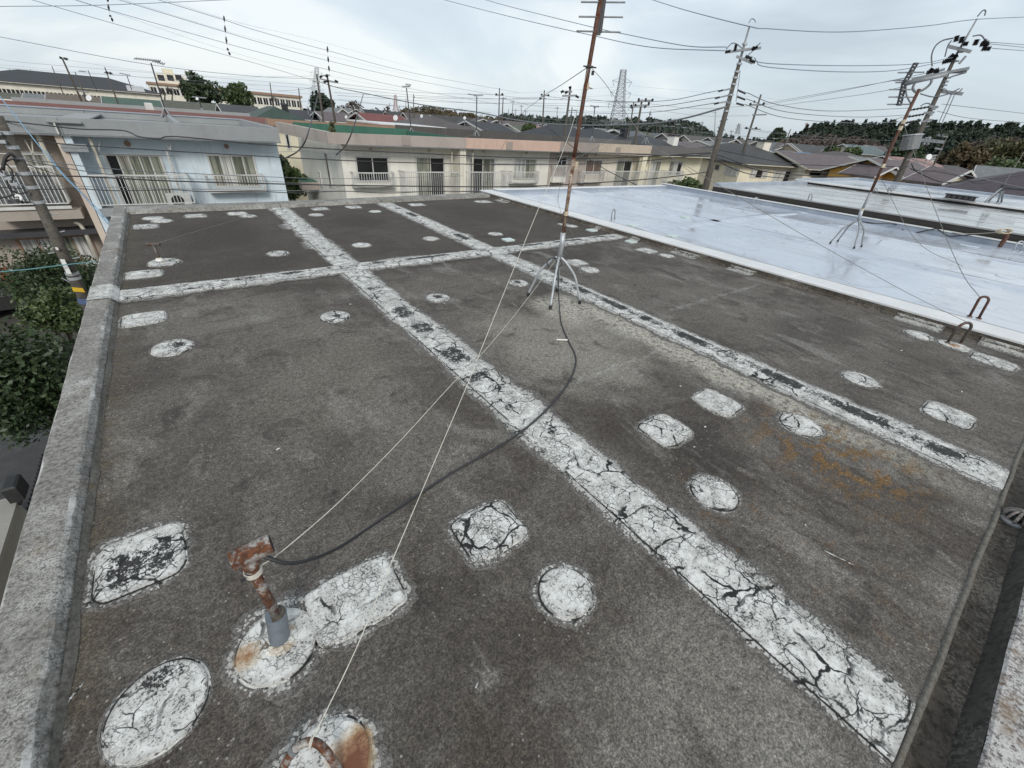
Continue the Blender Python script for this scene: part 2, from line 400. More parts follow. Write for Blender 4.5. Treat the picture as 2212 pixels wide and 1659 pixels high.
def m_patch():
    """old white sealing paint: cracked, crumbling at its rim ('rim' attribute) and gone where 'wear' is high"""
    t = NT('sealing_paint'); p = t.wpos()
    wb = t.vmath('SCALE', t.vmath('SUBTRACT', t.noisec(p, 6, 4), (0.5, 0.5, 0.5)), 0.13)
    q = t.vmath('ADD', p, wb)
    wb2 = t.vmath('SCALE', t.vmath('SUBTRACT', t.noisec(p, 38, 3), (0.5, 0.5, 0.5)), 0.016)
    q2 = t.vmath('ADD', q, wb2)
    c1 = t.vor(q2, 5.5); c2 = t.vor(q2, 13); c3 = t.vor(t.vmath('ADD', p, wb2), 40)
    m1 = t.step(t.math('ADD', t.noise(p, 4.6, 3), t.math('MULTIPLY', t.math('SUBTRACT', t.rand(), 0.5), 0.12)), 0.45, 0.56)
    m2 = t.step(t.math('ADD', t.noise(p, 8, 3), t.math('MULTIPLY', t.math('SUBTRACT', t.rand(), 0.6), 0.16)), 0.46, 0.56)
    m3 = t.step(t.noise(p, 5.3, 4), 0.45, 0.58)
    n3_ = t.noise(p, 11, 4, 0.6)
    k1 = t.math('MULTIPLY', t.step(t.math('ADD', c1, t.math('MULTIPLY', t.math('SUBTRACT', n3_, 0.5), 0.07)), 0.034, 0.016), m1)
    k2 = t.math('MULTIPLY', t.step(c2, 0.036, 0.012), m2)
    k3 = t.math('MULTIPLY', t.step(c3, 0.07, 0.02), m3)
    crack = t.math('MAXIMUM', k1, t.math('MAXIMUM', t.math('MULTIPLY', k2, 0.92), t.math('MULTIPLY', k3, 0.6)))
    n1 = t.noise(p, 48, 7, 0.76); n2 = t.noise(p, 115, 5, 0.72); n3 = t.noise(p, 13, 7, 0.7)
    rim = t.attr('rim'); wear = t.attr('wear')
    white = t.mix(t.step(n3, 0.36, 0.62), (0.68, 0.675, 0.65), (0.47, 0.465, 0.44))
    white = t.mix(t.math('MULTIPLY', t.step(n1, 0.49, 0.60), 0.62), white, (0.35, 0.34, 0.315))
    white = t.mix(t.math('MULTIPLY', t.step(t.math('ADD', n2, t.math('MULTIPLY', t.math('SUBTRACT', n3, 0.5), 0.5)), 0.565, 0.62), 0.9), white, (0.06, 0.057, 0.052))
    white = t.mix(t.math('MULTIPLY', t.math('MULTIPLY', t.step(t.vor(p, 46, 'F1'), 0.22, 0.14), t.step(t.noise(p, 4, 3), 0.45, 0.6)), 0.8), white, (0.09, 0.087, 0.082))
    white = t.mix(t.math('MULTIPLY', t.step(rim, 0.97, 0.80), 0.55), white, (0.34, 0.33, 0.31))
    wn = t.math('ADD', wear, t.math('MULTIPLY', t.math('SUBTRACT', t.math('ADD', t.math('MULTIPLY', n3, 0.4), t.math('ADD', t.math('MULTIPLY', n1, 0.6), t.math('MULTIPLY', n2, 0.45))), 0.725), 3.0))
    worn = t.step(wn, 0.60, 0.72)
    dark = t.mix(n1, (0.010, 0.010, 0.010), (0.040, 0.038, 0.036))
    col = t.mix(worn, white, dark)
    col = t.mix(crack, col, (0.010, 0.010, 0.010))
    # crumbs at the rim
    cr = t.vor(t.vmath('ADD', p, wb2), 75, 'F1')
    rn = t.math('ADD', rim, t.math('ADD', t.math('MULTIPLY', t.math('SUBTRACT', t.math('ADD', t.math('MULTIPLY', n1, 0.6), t.math('MULTIPLY', n3, 0.5)), 0.55), 2.6), t.math('MULTIPLY', t.math('SUBTRACT', 0.42, cr), 0.75)))
    flake = t.step(rn, 0.32, 0.42)
    bare = t.mix(t.step(n2, 0.4, 0.6), (0.06, 0.054, 0.048), (0.165, 0.153, 0.14))
    col = t.mix(flake, bare, col)
    # rust run from iron parts ('rust' attribute)
    ru = t.math('ADD', t.attr('rust'), t.math('MULTIPLY', t.math('SUBTRACT', t.math('ADD', n3, t.noise(t.scale(p, (9, 26, 9)), 1.6, 5, .7)), 1.0), 1.1))
    ru = t.math('MULTIPLY', ru, t.step(t.attr('rust'), 0.0, 0.3))
    col = t.mix(t.math('MULTIPLY', t.step(ru, 0.0, 0.6), 0.6), col, (0.46, 0.34, 0.20))
    col = t.mix(t.math('MULTIPLY', t.step(ru, 0.35, 0.85), 0.75), col, (0.28, 0.125, 0.045))
    col = t.mix(t.math('MULTIPLY', t.step(ru, 0.7, 1.15), 0.85), col, (0.115, 0.032, 0.014))
    h = t.math('SUBTRACT', t.math('ADD', t.math('MULTIPLY', flake, 0.7), t.math('MULTIPLY', n1, 0.3)), t.math('MULTIPLY', crack, 1.3))
    t.fin(col, 0.78, h, 0.6, 0.006)
m_patch()

def m_concrete(name, pale, mid, dark, s=1.0, moss=0.0, cov=0.5):
    t = NT(name); p = t.wpos()
    a = t.noise(p, 46 * s, 7, 0.78); b = t.noise(p, 4 * s, 6, 0.68); c = t.noise(p, 130 * s, 4, 0.72)
    col = t.mix(t.step(a, 0.36, 0.62), dark, mid)
    col = t.mix(t.math('MULTIPLY', t.step(t.math('ADD', t.math('MULTIPLY', c, 0.6), t.math('MULTIPLY', b, 0.4)), 0.62 - 0.24 * cov, 0.72 - 0.2 * cov), 0.85), col, pale)
    col = t.mix(t.math('MULTIPLY', t.step(c, 0.56, 0.68), 0.7), col, tuple(q * 0.5 for q in dark))
    col = t.mix(t.math('MULTIPLY', t.attr('edge'), t.step(t.math('ADD', a, t.attr('edge')), 0.95, 1.35)), col, (0.55, 0.54, 0.52))
    if moss: col = t.mix(t.math('MULTIPLY', t.step(t.noise(p, 7, 4), 0.58, 0.7), moss), col, (0.15, 0.09, 0.03))
    t.fin(col, 0.85, t.math('ADD', a, c), 0.5, 0.006)
m_concrete('parapet_concrete', (0.56, 0.55, 0.52), (0.27, 0.255, 0.235), (0.085, 0.078, 0.07), 1.0, 0.25, 0.52)
m_concrete('parapet_side', (0.34, 0.33, 0.30), (0.16, 0.15, 0.13), (0.075, 0.068, 0.056), 1.0, 0.4, 0.2)
m_concrete('near_parapet', (0.62, 0.60, 0.58), (0.26, 0.225, 0.21), (0.06, 0.052, 0.05), 0.6, 0.55, 0.7)
m_concrete('far_parapet', (0.42, 0.41, 0.385), (0.25, 0.24, 0.215), (0.09, 0.085, 0.075), 0.5, 0.0, 0.55)
m_concrete('gutter_mortar', (0.25, 0.22, 0.185), (0.085, 0.070, 0.056), (0.020, 0.016, 0.012), 0.55, 0.1, 0.55)
m_concrete('gutter_bitumen', (0.17, 0.155, 0.14), (0.055, 0.048, 0.042), (0.015, 0.013, 0.011), 0.45, 0.0, 0.45)
m_concrete('pole_concrete', (0.165, 0.15, 0.13), (0.105, 0.093, 0.079), (0.055, 0.048, 0.04), 0.3, 0.0, 0.3)
m_concrete('asphalt', (0.09, 0.09, 0.09), (0.055, 0.055, 0.055), (0.035, 0.035, 0.035), 0.6)
m_concrete('yard_soil', (0.10, 0.095, 0.08), (0.07, 0.066, 0.055), (0.04, 0.038, 0.03), 0.3)

def m_white_roof(name, c1, c2, dirt, streak, gloss):
    t = NT(name); p = t.wpos(); x, y, z = t.xyz(p)
    a = t.step(t.noise(p, 0.8, 6, 0.64, .5), 0.36, 0.64); b = t.noise(p, 24, 5, 0.7)
    st = t.noise(t.scale(p, (1.6, 0.35, 1)), streak, 7, 0.72, 0.6)
    col = t.mix(a, c1, c2)
    col = t.mix(t.math('MULTIPLY', t.step(st, 0.53, 0.66), 0.8), col, dirt)
    # dried puddle rims
    pu = t.math('ABSOLUTE', t.math('SUBTRACT', t.noise(t.scale(p, (1.0, 0.7, 1)), 0.9, 4, 0.55, 0.5), 0.5))
    col = t.mix(t.math('MULTIPLY', t.step(pu, 0.012, 0.002), 0.5), col, tuple(q * 0.75 for q in dirt))
    sc_ = t.noise(t.scale(p, (3.2, 1.0, 1)), 2.6, 7, .78)
    col = t.mix(t.math('MULTIPLY', t.step(sc_, 0.60, 0.66), 0.8), col, (0.25, 0.22, 0.20))
    col = t.mix(t.math('MULTIPLY', t.step(b, 0.52, 0.7), 0.22), col, dirt)
    wet = t.step(t.noise(p, 0.7, 4, 0.6, 0.6), 0.40, 0.56)
    r = t.math('ADD', gloss, t.math('MULTIPLY', t.math('SUBTRACT', 1.0, wet), 0.20))
    t.fin(col, r, t.noise(p, 5, 3), 0.05, 0.01)
m_white_roof('white_coating', (0.42, 0.46, 0.53), (0.49, 0.53, 0.595), (0.33, 0.355, 0.40), 1.1, 0.10)
m_white_roof('wet_coating', (0.50, 0.51, 0.51), (0.36, 0.37, 0.375), (0.26, 0.265, 0.26), 1.5, 0.10)
m_white_roof('blue_wet_coating', (0.50, 0.53, 0.57), (0.40, 0.43, 0.47), (0.28, 0.30, 0.33), 1.3, 0.10)

surf('flashing_white', (0.70, 0.70, 0.70), (0.62, 0.62, 0.62), 2, 0.45, 0.05)
surf('flashing_grey', (0.33, 0.32, 0.32), (0.26, 0.255, 0.255), 2, 0.5, 0.05)
surf('coping_blue', (0.34, 0.38, 0.44), (0.27, 0.31, 0.37), 2, 0.35, 0.05)
surf('dark_fascia', (0.022, 0.019, 0.017), (0.032, 0.027, 0.024), 3, 0.55, 0.1)
surf('cable_black', (0.02, 0.02, 0.022), (0.03, 0.03, 0.032), 9, 0.55, 0.0)
surf('cable_grey', (0.17, 0.18, 0.20), (0.14, 0.15, 0.165), 9, 0.6, 0.0)
surf('cable_bluegrey', (0.22, 0.26, 0.34), (0.19, 0.22, 0.29), 9, 0.6, 0.0)
surf('cable_pale', (0.42, 0.38, 0.31), (0.34, 0.31, 0.26), 20, 0.6, 0.0)
surf('guy_white', (0.62, 0.59, 0.52), (0.5, 0.47, 0.41), 20, 0.55, 0.0)
surf('guy_grey', (0.2, 0.19, 0.175), (0.15, 0.145, 0.135), 20, 0.6, 0.0)
surf('rope_blue', (0.22, 0.38, 0.52), (0.16, 0.28, 0.40), 20, 0.6, 0.0)
surf('rope_teal', (0.10, 0.26, 0.28), (0.08, 0.2, 0.22), 20, 0.6, 0.0)
surf('galvanised', (0.46, 0.48, 0.50), (0.36, 0.38, 0.40), 12, 0.42, 0.05, metal=0.35)
surf('galvanised_dull', (0.30, 0.31, 0.32), (0.23, 0.24, 0.25), 12, 0.55, 0.05, metal=0.2)
surf('black_rubber', (0.012, 0.012, 0.013), (0.02, 0.02, 0.02), 12, 0.6, 0.05)
surf('dark_metal', (0.05, 0.05, 0.055), (0.035, 0.035, 0.04), 8, 0.5, 0.05)
surf('steel_grey', (0.20, 0.205, 0.21), (0.15, 0.155, 0.16), 8, 0.5, 0.05)
surf('pvc_grey', (0.16, 0.185, 0.215), (0.105, 0.125, 0.15), 14, 0.45, 0.1)
surf('pvc_cream', (0.55, 0.52, 0.44), (0.47, 0.44, 0.37), 4, 0.5, 0.05)
surf('white_metal', (0.62, 0.62, 0.60), (0.52, 0.52, 0.50), 3, 0.45, 0.03)
surf('tape', (0.58, 0.50, 0.36), (0.45, 0.38, 0.27), 20, 0.6, 0.1)
surf('porcelain', (0.62, 0.64, 0.66), (0.5, 0.52, 0.55), 10, 0.25, 0.0)
surf('insulator_black', (0.018, 0.018, 0.02), (0.03, 0.03, 0.032), 10, 0.45, 0.0)
surf('label_white', (0.72, 0.72, 0.70), (0.66, 0.66, 0.64), 10, 0.5, 0.0)
surf('label_yellow', (0.65, 0.42, 0.03), (0.55, 0.35, 0.03), 10, 0.5, 0.0)
surf('label_blue', (0.09, 0.13, 0.24), (0.07, 0.1, 0.19), 10, 0.5, 0.0)
surf('dish_white', (0.68, 0.69, 0.69), (0.6, 0.61, 0.61), 4, 0.4, 0.0)
surf('timber_orange', (0.24, 0.085, 0.03), (0.17, 0.058, 0.02), 9, 0.7, 0.2)
surf('bark', (0.09, 0.072, 0.055), (0.055, 0.045, 0.035), 9, 0.9, 0.5, 0.02)
surf('bare_twig', (0.085, 0.07, 0.062), (0.06, 0.05, 0.045), 5, 0.9, 0.0)
surf('pylon_steel', (0.36, 0.38, 0.40), (0.30, 0.32, 0.34), 1, 0.6, 0.0)
surf('pylon_red', (0.5, 0.16, 0.12), (0.42, 0.14, 0.1), 1, 0.6, 0.0)
surf('red_white_paint', (0.48, 0.36, 0.35), (0.4, 0.22, 0.2), 0.1, 0.6, 0.0)

def m_rust(name, steel, k0, k1):
    t = NT(name); p = t.wpos()
    a = t.noise(p, 17, 6, 0.66, 0.6); b = t.noise(p, 70, 5, 0.7)
    r = t.step(t.math('ADD', t.math('MULTIPLY', a, 0.75), t.math('MULTIPLY', b, 0.3)), k0, k1)
    rust = t.mix(t.step(b, 0.35, 0.7), (0.042, 0.012, 0.006), (0.155, 0.055, 0.018))
    col = t.mix(r, steel, rust)
    t.fin(col, t.math('ADD', 0.4, t.math('MULTIPLY', r, 0.4)), b, 0.4, 0.003, 0.1)
m_rust('rusty_steel', (0.33, 0.32, 0.30), 0.44, 0.58)
m_rust('rusty_mast', (0.30, 0.245, 0.19), 0.44, 0.60)
m_rust('rusty_dark', (0.075, 0.068, 0.06), 0.52, 0.66)
m_rust('rusty_red', (0.085, 0.042, 0.032), 0.44, 0.60)

def m_wall(name, c, stain=(0.2, 0.18, 0.15), k=0.25):
    t = NT(name); p = t.wpos()
    a = t.noise(p, 0.8, 5, 0.6); g = t.noise(p, 16, 5, 0.7); v = t.noise(t.scale(p, (3, 3, 0.35)), 1.6, 5, 0.65)
    col = t.mix(t.step(a, 0.35, 0.65), c, tuple(q * 0.9 for q in c))
    col = t.mix(t.math('MULTIPLY', t.step(v, 0.52, 0.72), k), col, stain)
    col = t.mix(t.math('MULTIPLY', t.step(g, 0.45, 0.7), 0.18), col, tuple(q * 0.55 for q in c))
    t.fin(col, 0.85, g, 0.35, 0.02)
for nm, c in dict(wall_blue=(0.64,0.735,0.795), wall_cream=(0.74,0.70,0.60), wall_cream_pale=(0.785,0.765,0.695), wall_taupe=(0.36,0.315,0.27), wall_tan=(0.54, 0.47, 0.38),
                  wall_mauve=(0.44, 0.385, 0.35), wall_pinkcream=(0.74,0.68,0.58), wall_yellow=(0.76,0.70,0.545), wall_orange=(0.7, 0.42, 0.11), wall_white=(0.74, 0.73, 0.69),
                  wall_grey=(0.36, 0.36, 0.35), wall_yellowpale=(0.74,0.69,0.53), fascia_grey=(0.3, 0.315, 0.32), fascia_taupe=(0.42, 0.365, 0.33), fascia_pink=(0.6, 0.43, 0.35),
                  fascia_beige=(0.55, 0.46, 0.37), fascia_charcoal=(0.14, 0.135, 0.13), fascia_rust=(0.22, 0.115, 0.105), fascia_mauve=(0.34, 0.29, 0.26), fascia_brown=(0.33, 0.21, 0.15),
                  roof_green_coat=(0.05,0.145,0.105), roof_grey_coat=(0.30, 0.31, 0.32), roof_dark_coat=(0.09, 0.085, 0.08), pilaster_tan=(0.6, 0.51, 0.43), wall_darkcream=(0.46, 0.42, 0.34), neighbour_wall=(0.30, 0.29, 0.265)).items():
    m_wall(nm, c)

def m_tile(name, c):
    t = NT(name); p = t.wpos()
    a = t.noise(p, 1.4, 4, 0.6); b = t.noise(p, 10, 4, 0.7)
    x, y, z = t.xyz(p)
    co = t.math('FRACT', t.math('MULTIPLY', z, 6.5))
    col = t.mix(t.step(a, 0.35, 0.65), c, tuple(q * 0.75 for q in c))
    col = t.mix(t.math('MULTIPLY', t.step(b, 0.5, 0.75), 0.4), col, tuple(min(1, q * 1.5) for q in c))
    h = t.math('ADD', co, t.math('MULTIPLY', b, 0.3))
    t.fin(col, 0.6, h, 0.5, 0.03)
for nm, c in dict(tile_black=(0.028, 0.029, 0.034), tile_dark=(0.05, 0.048, 0.048), tile_brown=(0.085, 0.07, 0.066), tile_mauve=(0.115, 0.088, 0.092), tile_green=(0.055, 0.10, 0.075), tile_darkgreen=(0.03, 0.055, 0.04),
                  tile_red=(0.17, 0.04, 0.032), tile_olive=(0.085, 0.085, 0.06), tile_tan=(0.13, 0.10, 0.075), tile_grey=(0.16, 0.165, 0.17), tile_pink=(0.30, 0.17, 0.15), tile_orange=(0.38, 0.13, 0.075),
                  tile_slate=(0.09, 0.10, 0.115), tile_teal=(0.10, 0.135, 0.14), tile_plum=(0.055, 0.04, 0.05), tile_blue=(0.08, 0.2, 0.36)).items():
    m_tile(nm, c)

def m_glass():
    t = NT('window_glass'); p = t.wpos()
    t.fin(t.mix(t.noise(p, 2.2, 4), (0.008, 0.009, 0.01), (0.03, 0.032, 0.034)), 0.06, None)
    t = NT('curtain'); p = t.wpos()
    x, y, z = t.xyz(p)
    f = t.noise(t.scale(p, (9, 9, 0.25)), 1.6, 3, 0.5, 0.4)
    c = t.mix(t.step(f, 0.40, 0.60), (0.085, 0.08, 0.065), (0.36, 0.345, 0.29))
    t.fin(t.mix(t.step(t.noise(p, 0.9, 2), 0.45, 0.55), c, t.mix(t.step(f, 0.40, 0.60), (0.09, 0.10, 0.075), (0.25, 0.265, 0.21))), 0.4, f, 0.4, 0.02)
    t = NT('curtain_white'); p = t.wpos()
    f = t.noise(t.scale(p, (9, 9, 0.25)), 1.9, 3, 0.5, 0.4)
    t.fin(t.mix(t.step(f, 0.35, 0.65), (0.24, 0.24, 0.225), (0.66, 0.66, 0.63)), 0.4, f, 0.4, 0.02)
    t = NT('curtain_brown'); p = t.wpos()
    f = t.noise(t.scale(p, (9, 9, 0.25)), 1.9, 3, 0.5, 0.4)
    t.fin(t.mix(t.step(f, 0.35, 0.65), (0.085, 0.055, 0.045), (0.20, 0.15, 0.12)), 0.4, f, 0.4, 0.02)
    t = NT('grey_cloth'); p = t.wpos()
    f = t.noise(t.scale(p, (0.6, 0.6, 3)), 3.0, 5, 0.6, 1.0)
    t.fin(t.mix(t.step(f, 0.35, 0.7), (0.10, 0.11, 0.115), (0.22, 0.225, 0.23)), 0.8, f, 0.6, 0.06)
    t = NT('glass_tile'); p = t.wpos()
    t.fin(t.mix(t.noise(p, 14, 4), (0.42, 0.50, 0.47), (0.55, 0.62, 0.59)), 0.15)
m_glass()

def m_leaf(name, c1, c2, rough=0.55):
    t = NT(name)
    n = t.n('ShaderNodeAttribute'); n.attribute_name = 'tint'
    col = t.mix(n.outputs['Fac'], c1, c2)
    t.fin(col, rough)
    t.b.inputs['Transmission Weight'].default_value = 0.0
m_leaf('leaf_dark', (0.014, 0.026, 0.011), (0.046, 0.076, 0.026))
m_leaf('leaf_mid', (0.028, 0.052, 0.016), (0.088, 0.122, 0.04))
m_leaf('leaf_olive', (0.04, 0.048, 0.018), (0.12, 0.11, 0.045))
m_leaf('needle', (0.019, 0.031, 0.021), (0.036, 0.054, 0.034), 0.8)
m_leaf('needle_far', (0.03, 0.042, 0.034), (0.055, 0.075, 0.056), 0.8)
m_leaf('autumn_twig', (0.055, 0.045, 0.04), (0.12, 0.092, 0.078), 0.9)
m_leaf('leaf_brown', (0.05, 0.042, 0.022), (0.115, 0.085, 0.042), 0.8)

surf('hill_scrub', (0.028, 0.036, 0.022), (0.045, 0.042, 0.028), 0.12, 0.9, 0.0, fine=1.2)
# ------------------------------------------------------------------ ground
GZ = -6.0
g = MB(); g.add([(-2500, -1500, GZ), (3500, -1500, GZ), (3500, 4000, GZ), (-2500, 4000, GZ)], [(0, 1, 2, 3)])
kind(g.build('ground', 'yard_soil'), 'structure', 'dark earth and yards between the houses')
g = MB().add([(-200, 13.2, GZ + .004), (300, 13.2, GZ + .004), (300, 18.6, GZ + .004), (-200, 18.6, GZ + .004)], [(0, 1, 2, 3)])
kind(g.build('street', 'asphalt'), 'structure', 'grey asphalt street behind our roof')
g = MB().add([(-6.2, -30, GZ + .008), (-1.0, -30, GZ + .008), (-1.0, 13.2, GZ + .008), (-6.2, 13.2, GZ + .008)], [(0, 1, 2, 3)])
kind(g.build('side_lane', 'asphalt'), 'structure', 'dark asphalt lane beside the left parapet')

# ------------------------------------------------------------------ the roof we stand on
def n1d(seed, k=64):
    r = np.random.default_rng(seed); ph = r.uniform(0, 6.28, 8); am = r.uniform(0.4, 1, 8) / np.arange(1, 9) ** 0.7
    return lambda a: sum(am[i] * np.sin((i + 1) * a + ph[i]) for i in range(8)) / 2.2

house = thing('flat_roofed_house', 'flat roofed terrace house under our feet with mottled dark mortar roof and cracked white patches', 'house', (0, 0, 0))
XL, XR, YN, YF = -0.77, 6.45, -0.42, 9.15
def yfar(x): return float(np.interp(x, [-0.8, 1.4, 6.6], [9.15, 9.15, 9.52]))
m = MB()
xs = np.linspace(XL, 6.6, 12)
for i, x in enumerate(xs):
    m.v += [(x, YN, 0.0), (x, yfar(x), 0.0)]
m.f = [(2 * i, 2 * i + 2, 2 * i + 3, 2 * i + 1) for i in range(11)]
m.build('roof_surface', 'roof_mortar', house)
MB().box(-0.86, 6.55, -0.7, 9.3, GZ, -0.06).build('wall', 'wall_tan', house)
# left parapet with cove and broken arris
def parapet_run(x_in, x_out, y0, y1, z, mat, name, nseg=150):
    m = MB(); fi = n1d(3); fo = n1d(5); ed = []
    for i in range(nseg + 1):
        y = y0 + (y1 - y0) * i / nseg
        a = 0.006 * fi(y * 4.1) + 0.004 * math.sin(y * 31 + fi(y * 9) * 3); b = 0.004 * fo(y * 3.3)
        zz = z + 0.003 * fo(y * 2.2)
        m.v += [(x_in + 0.045 - .01, y, 0.0), (x_in + 0.012 + a, y, zz * 0.55), (x_in + a, y, zz - 0.008), (x_in - 0.014 + a, y, zz), (x_in - 0.026 + a, y, zz),
                (x_out + 0.024 + b, y, zz), (x_out + 0.010 + b, y, zz), (x_out + b, y, zz - 0.012), (x_out + 0.006, y, -0.35)]
        e1 = .5 + .5 * fi(y * 6 + 1); e2 = .6 + .5 * fo(y * 5 + 2); ed += [0, .2, e1, e1, 0, 0, e2, e2, 0]
    for i in range(nseg):
        for k in range(8):
            o = i * 9 + k; m.f.append((o, o + 1, o + 10, o + 9))
    m.f += [(0, 8, 7, 6, 5, 4, 3, 2, 1), tuple(nseg * 9 + k for k in range(9))]; m.a = {'edge': ed}
    return m.build(name, mat, house)
parapet_run(-0.743, -0.898, -1.2, 9.52, 0.062, 'parapet_concrete', 'parapet')
# cove strip of dirt at the foot of the left parapet
m = MB(); f1 = n1d(8)
for i in range(101):
    y = -0.9 + 10.1 * i / 100
    m.v += [(-0.715, y, 0.028), (-0.70 + 0.02 * f1(y * 3), y, 0.004)]
m.f = [(2 * i, 2 * i + 1, 2 * i + 3, 2 * i + 2) for i in range(100)]
m.build('parapet_cove', 'parapet_side', house)
# far parapet, in blocks split by joints
cuts = [-0.74, 1.48, 3.47, 6.62]
for a, b in zip(cuts, cuts[1:]):
    m = MB(); a2, b2 = a + 0.008, b - 0.008; nn = 16
    for i in range(nn + 1):
        x = a2 + (b2 - a2) * i / nn; yy = yfar(x); e_ = 0.004 * math.sin(x * 9) + .003 * math.sin(x * 23)
        m.v += [(x, yy - 0.03, 0.0), (x, yy + 0.0 + e_, 0.048), (x, yy + 0.015 + e_, 0.058), (x, yy + 0.34, 0.06), (x, yy + 0.35, -0.4)]
    for i in range(nn):
        for k in range(4):
            o = i * 5 + k; m.f.append((o, o + 5, o + 6, o + 1))
    m.f += [(0, 1, 2, 3, 4), tuple(nn * 5 + k for k in range(4, -1, -1))]
    m.build('parapet_block', 'far_parapet', house)
# gutter along the near edge
m = MB(); prof = [(-0.418, 0.001), (-0.424, 0.008), (-0.436, 0.004), (-0.444, -0.012), (-0.448, -0.03)]
f2 = n1d(12); nn = 90
for i in range(nn + 1):
    x = -0.9 + 8.0 * i / nn
    for yy, zz in prof: m.v.append((x, yy + 0.004 * f2(x * 5), zz))
k = len(prof)
for i in range(nn):
    for j in range(k - 1): m.f.append((i * k + j, i * k + j + 1, (i + 1) * k + j + 1, (i + 1) * k + j))
m.build('roof_edge', 'parapet_side', house, smooth=True)
m = MB()
prof = [(-0.446, -0.03), (-0.49, -0.034), (-0.535, -0.03)]
for i in range(nn + 1):
    x = -0.9 + 8.0 * i / nn
    for yy, zz in prof: m.v.append((x, yy, zz + 0.002 * f2(x * 7 + yy * 40)))
k = 3
for i in range(nn):
    for j in range(k - 1): m.f.append((i * k + j, i * k + j + 1, (i + 1) * k + j + 1, (i + 1) * k + j))
m.build('gutter', 'gutter_mortar', house)
m = MB(); prof = [(-0.532, -0.032), (-0.541, -0.01), (-0.549, 0.02), (-0.556, 0.045), (-0.565, 0.055)]
for i in range(nn + 1):
    x = -0.9 + 8.0 * i / nn
    for j, (yy, zz) in enumerate(prof): m.v.append((x, yy + 0.006 * f2(x * 4 + j * .3), zz))
k = 5
for i in range(nn):
    for j in range(k - 1): m.f.append((i * k + j, i * k + j + 1, (i + 1) * k + j + 1, (i + 1) * k + j))
m.build('gutter_cove', 'gutter_bitumen', house, smooth=True)
m = MB(); prof = [(-0.563, 0.054), (-0.572, 0.060), (-0.86, 0.062), (-0.87, 0.05), (-0.87, -0.5)]
for i in range(nn + 1):
    x = -0.9 + 8.0 * i / nn
    for j, (yy, zz) in enumerate(prof): m.v.append((x, yy + (0.004 * f2(x * 9 + 1) if j < 2 else 0), zz))
for i in range(nn):
    for j in range(k - 1): m.f.append((i * k + j, i * k + j + 1, (i + 1) * k + j + 1, (i + 1) * k + j))
m.build('near_wall_top', 'near_parapet', house)

# --- painted patches
def pad(x, y, shape, rx, ry=None, rot=0.0, fw=0.03, h=0.011, wear=None, rust=None, seed=0, base=0.002, groove=1.0, chips=6):
    ry = ry or rx; nA = 120; fr = n1d(seed + 100); gr = n1d(seed + 200); m = MB(); rim = []; we = []; ru = []
    rr = np.random.default_rng(seed)
    rows = []
    for k in range(nA):
        a = 2 * math.pi * k / nA
        ca, sa = math.cos(a), math.sin(a)
        n_ = 2.0 if shape == 'round' else 9.0
        r0 = 1.0 / (abs(ca / rx) ** n_ + abs(sa / ry) ** n_) ** (1 / n_)
        if shape == 'octagon': r0 *= 1 - 0.06 * max(0, math.cos(4 * (a - math.pi / 4))) ** 6
        r0 *= 1 + 0.006 * gr(a * 2)
        f_ = max(0.008, fw * (1.05 + 0.75 * fr(a) + 0.45 * fr(a * 5 + 2) + 0.25 * gr(a * 11)))
        g_ = 1.25 * groove * max(0, min(1, 0.65 + 1.2 * gr(a)))
        rows.append([(r0 + f_ + 0.004, base - 0.001, -0.25, 0), (r0 + f_ * 0.8, base + 0.002, 0.12, 0), (r0 + f_ * 0.4 + .003, base + 0.0035, 0.52, 0), (r0 + 0.008, base + 0.002, 0.35, 0.35 * g_),
                     (r0 + 0.0055, base + 0.001, 1, g_), (r0 + 0.001, base + 0.001, 1, g_), (r0 - 0.001, h - 0.002, .62, 0.1), (r0 - 0.007, h, .85, -0.2),
                     (r0 * 0.86, h, 1, 0), (r0 * 0.7, h + .001, 1, 0), (r0 * 0.5, h + 0.001, 1, 0), (r0 * 0.28, h + 0.001, 1, 0), (r0 * 0.1, h + 0.001, 1, 0)])
    cr, sr = math.cos(rot), math.sin(rot); nR = len(rows[0])
    for j in range(nR):
        for k in range(nA):
            a = 2 * math.pi * k / nA; r, z, ri, wv = rows[k][j]
            u, v = r * math.cos(a), r * math.sin(a)
            X, Y = x + u * cr - v * sr, y + u * sr + v * cr
            m.v.append((X, Y, z)); rim.append(ri); ww = wv
            if wear and j >= 7: ww += wear(u / rx, v / ry)
            we.append(ww); ru.append(rust(u / rx, v / ry) * (1 if j >= 6 else .5 if j >= 3 else .15) if rust else 0)
    for j in range(nR - 1):
        for k in range(nA):
            k2 = (k + 1) % nA; m.f.append((j * nA + k, j * nA + k2, (j + 1) * nA + k2, (j + 1) * nA + k))
    m.f.append(tuple((nR - 1) * nA + k for k in range(nA)))
    m.a = {'rim': rim, 'wear': we, 'rust': ru}
    o = m.build('round_patch' if shape == 'round' else 'square_patch', 'sealing_paint', house)
    return o
blob = lambda cx, cy, r, k=0.6: (lambda u, v: k * max(0.0, 1 - ((u - cx) ** 2 + (v - cy) ** 2) / r ** 2))
S = 0
def P(px, shape, rx, ry=None, **kw):
    global S; S += 1
    q = at_z(px[0], px[1], 0.008)
    return pad(q[0], q[1], shape, rx, ry, seed=S, **kw)
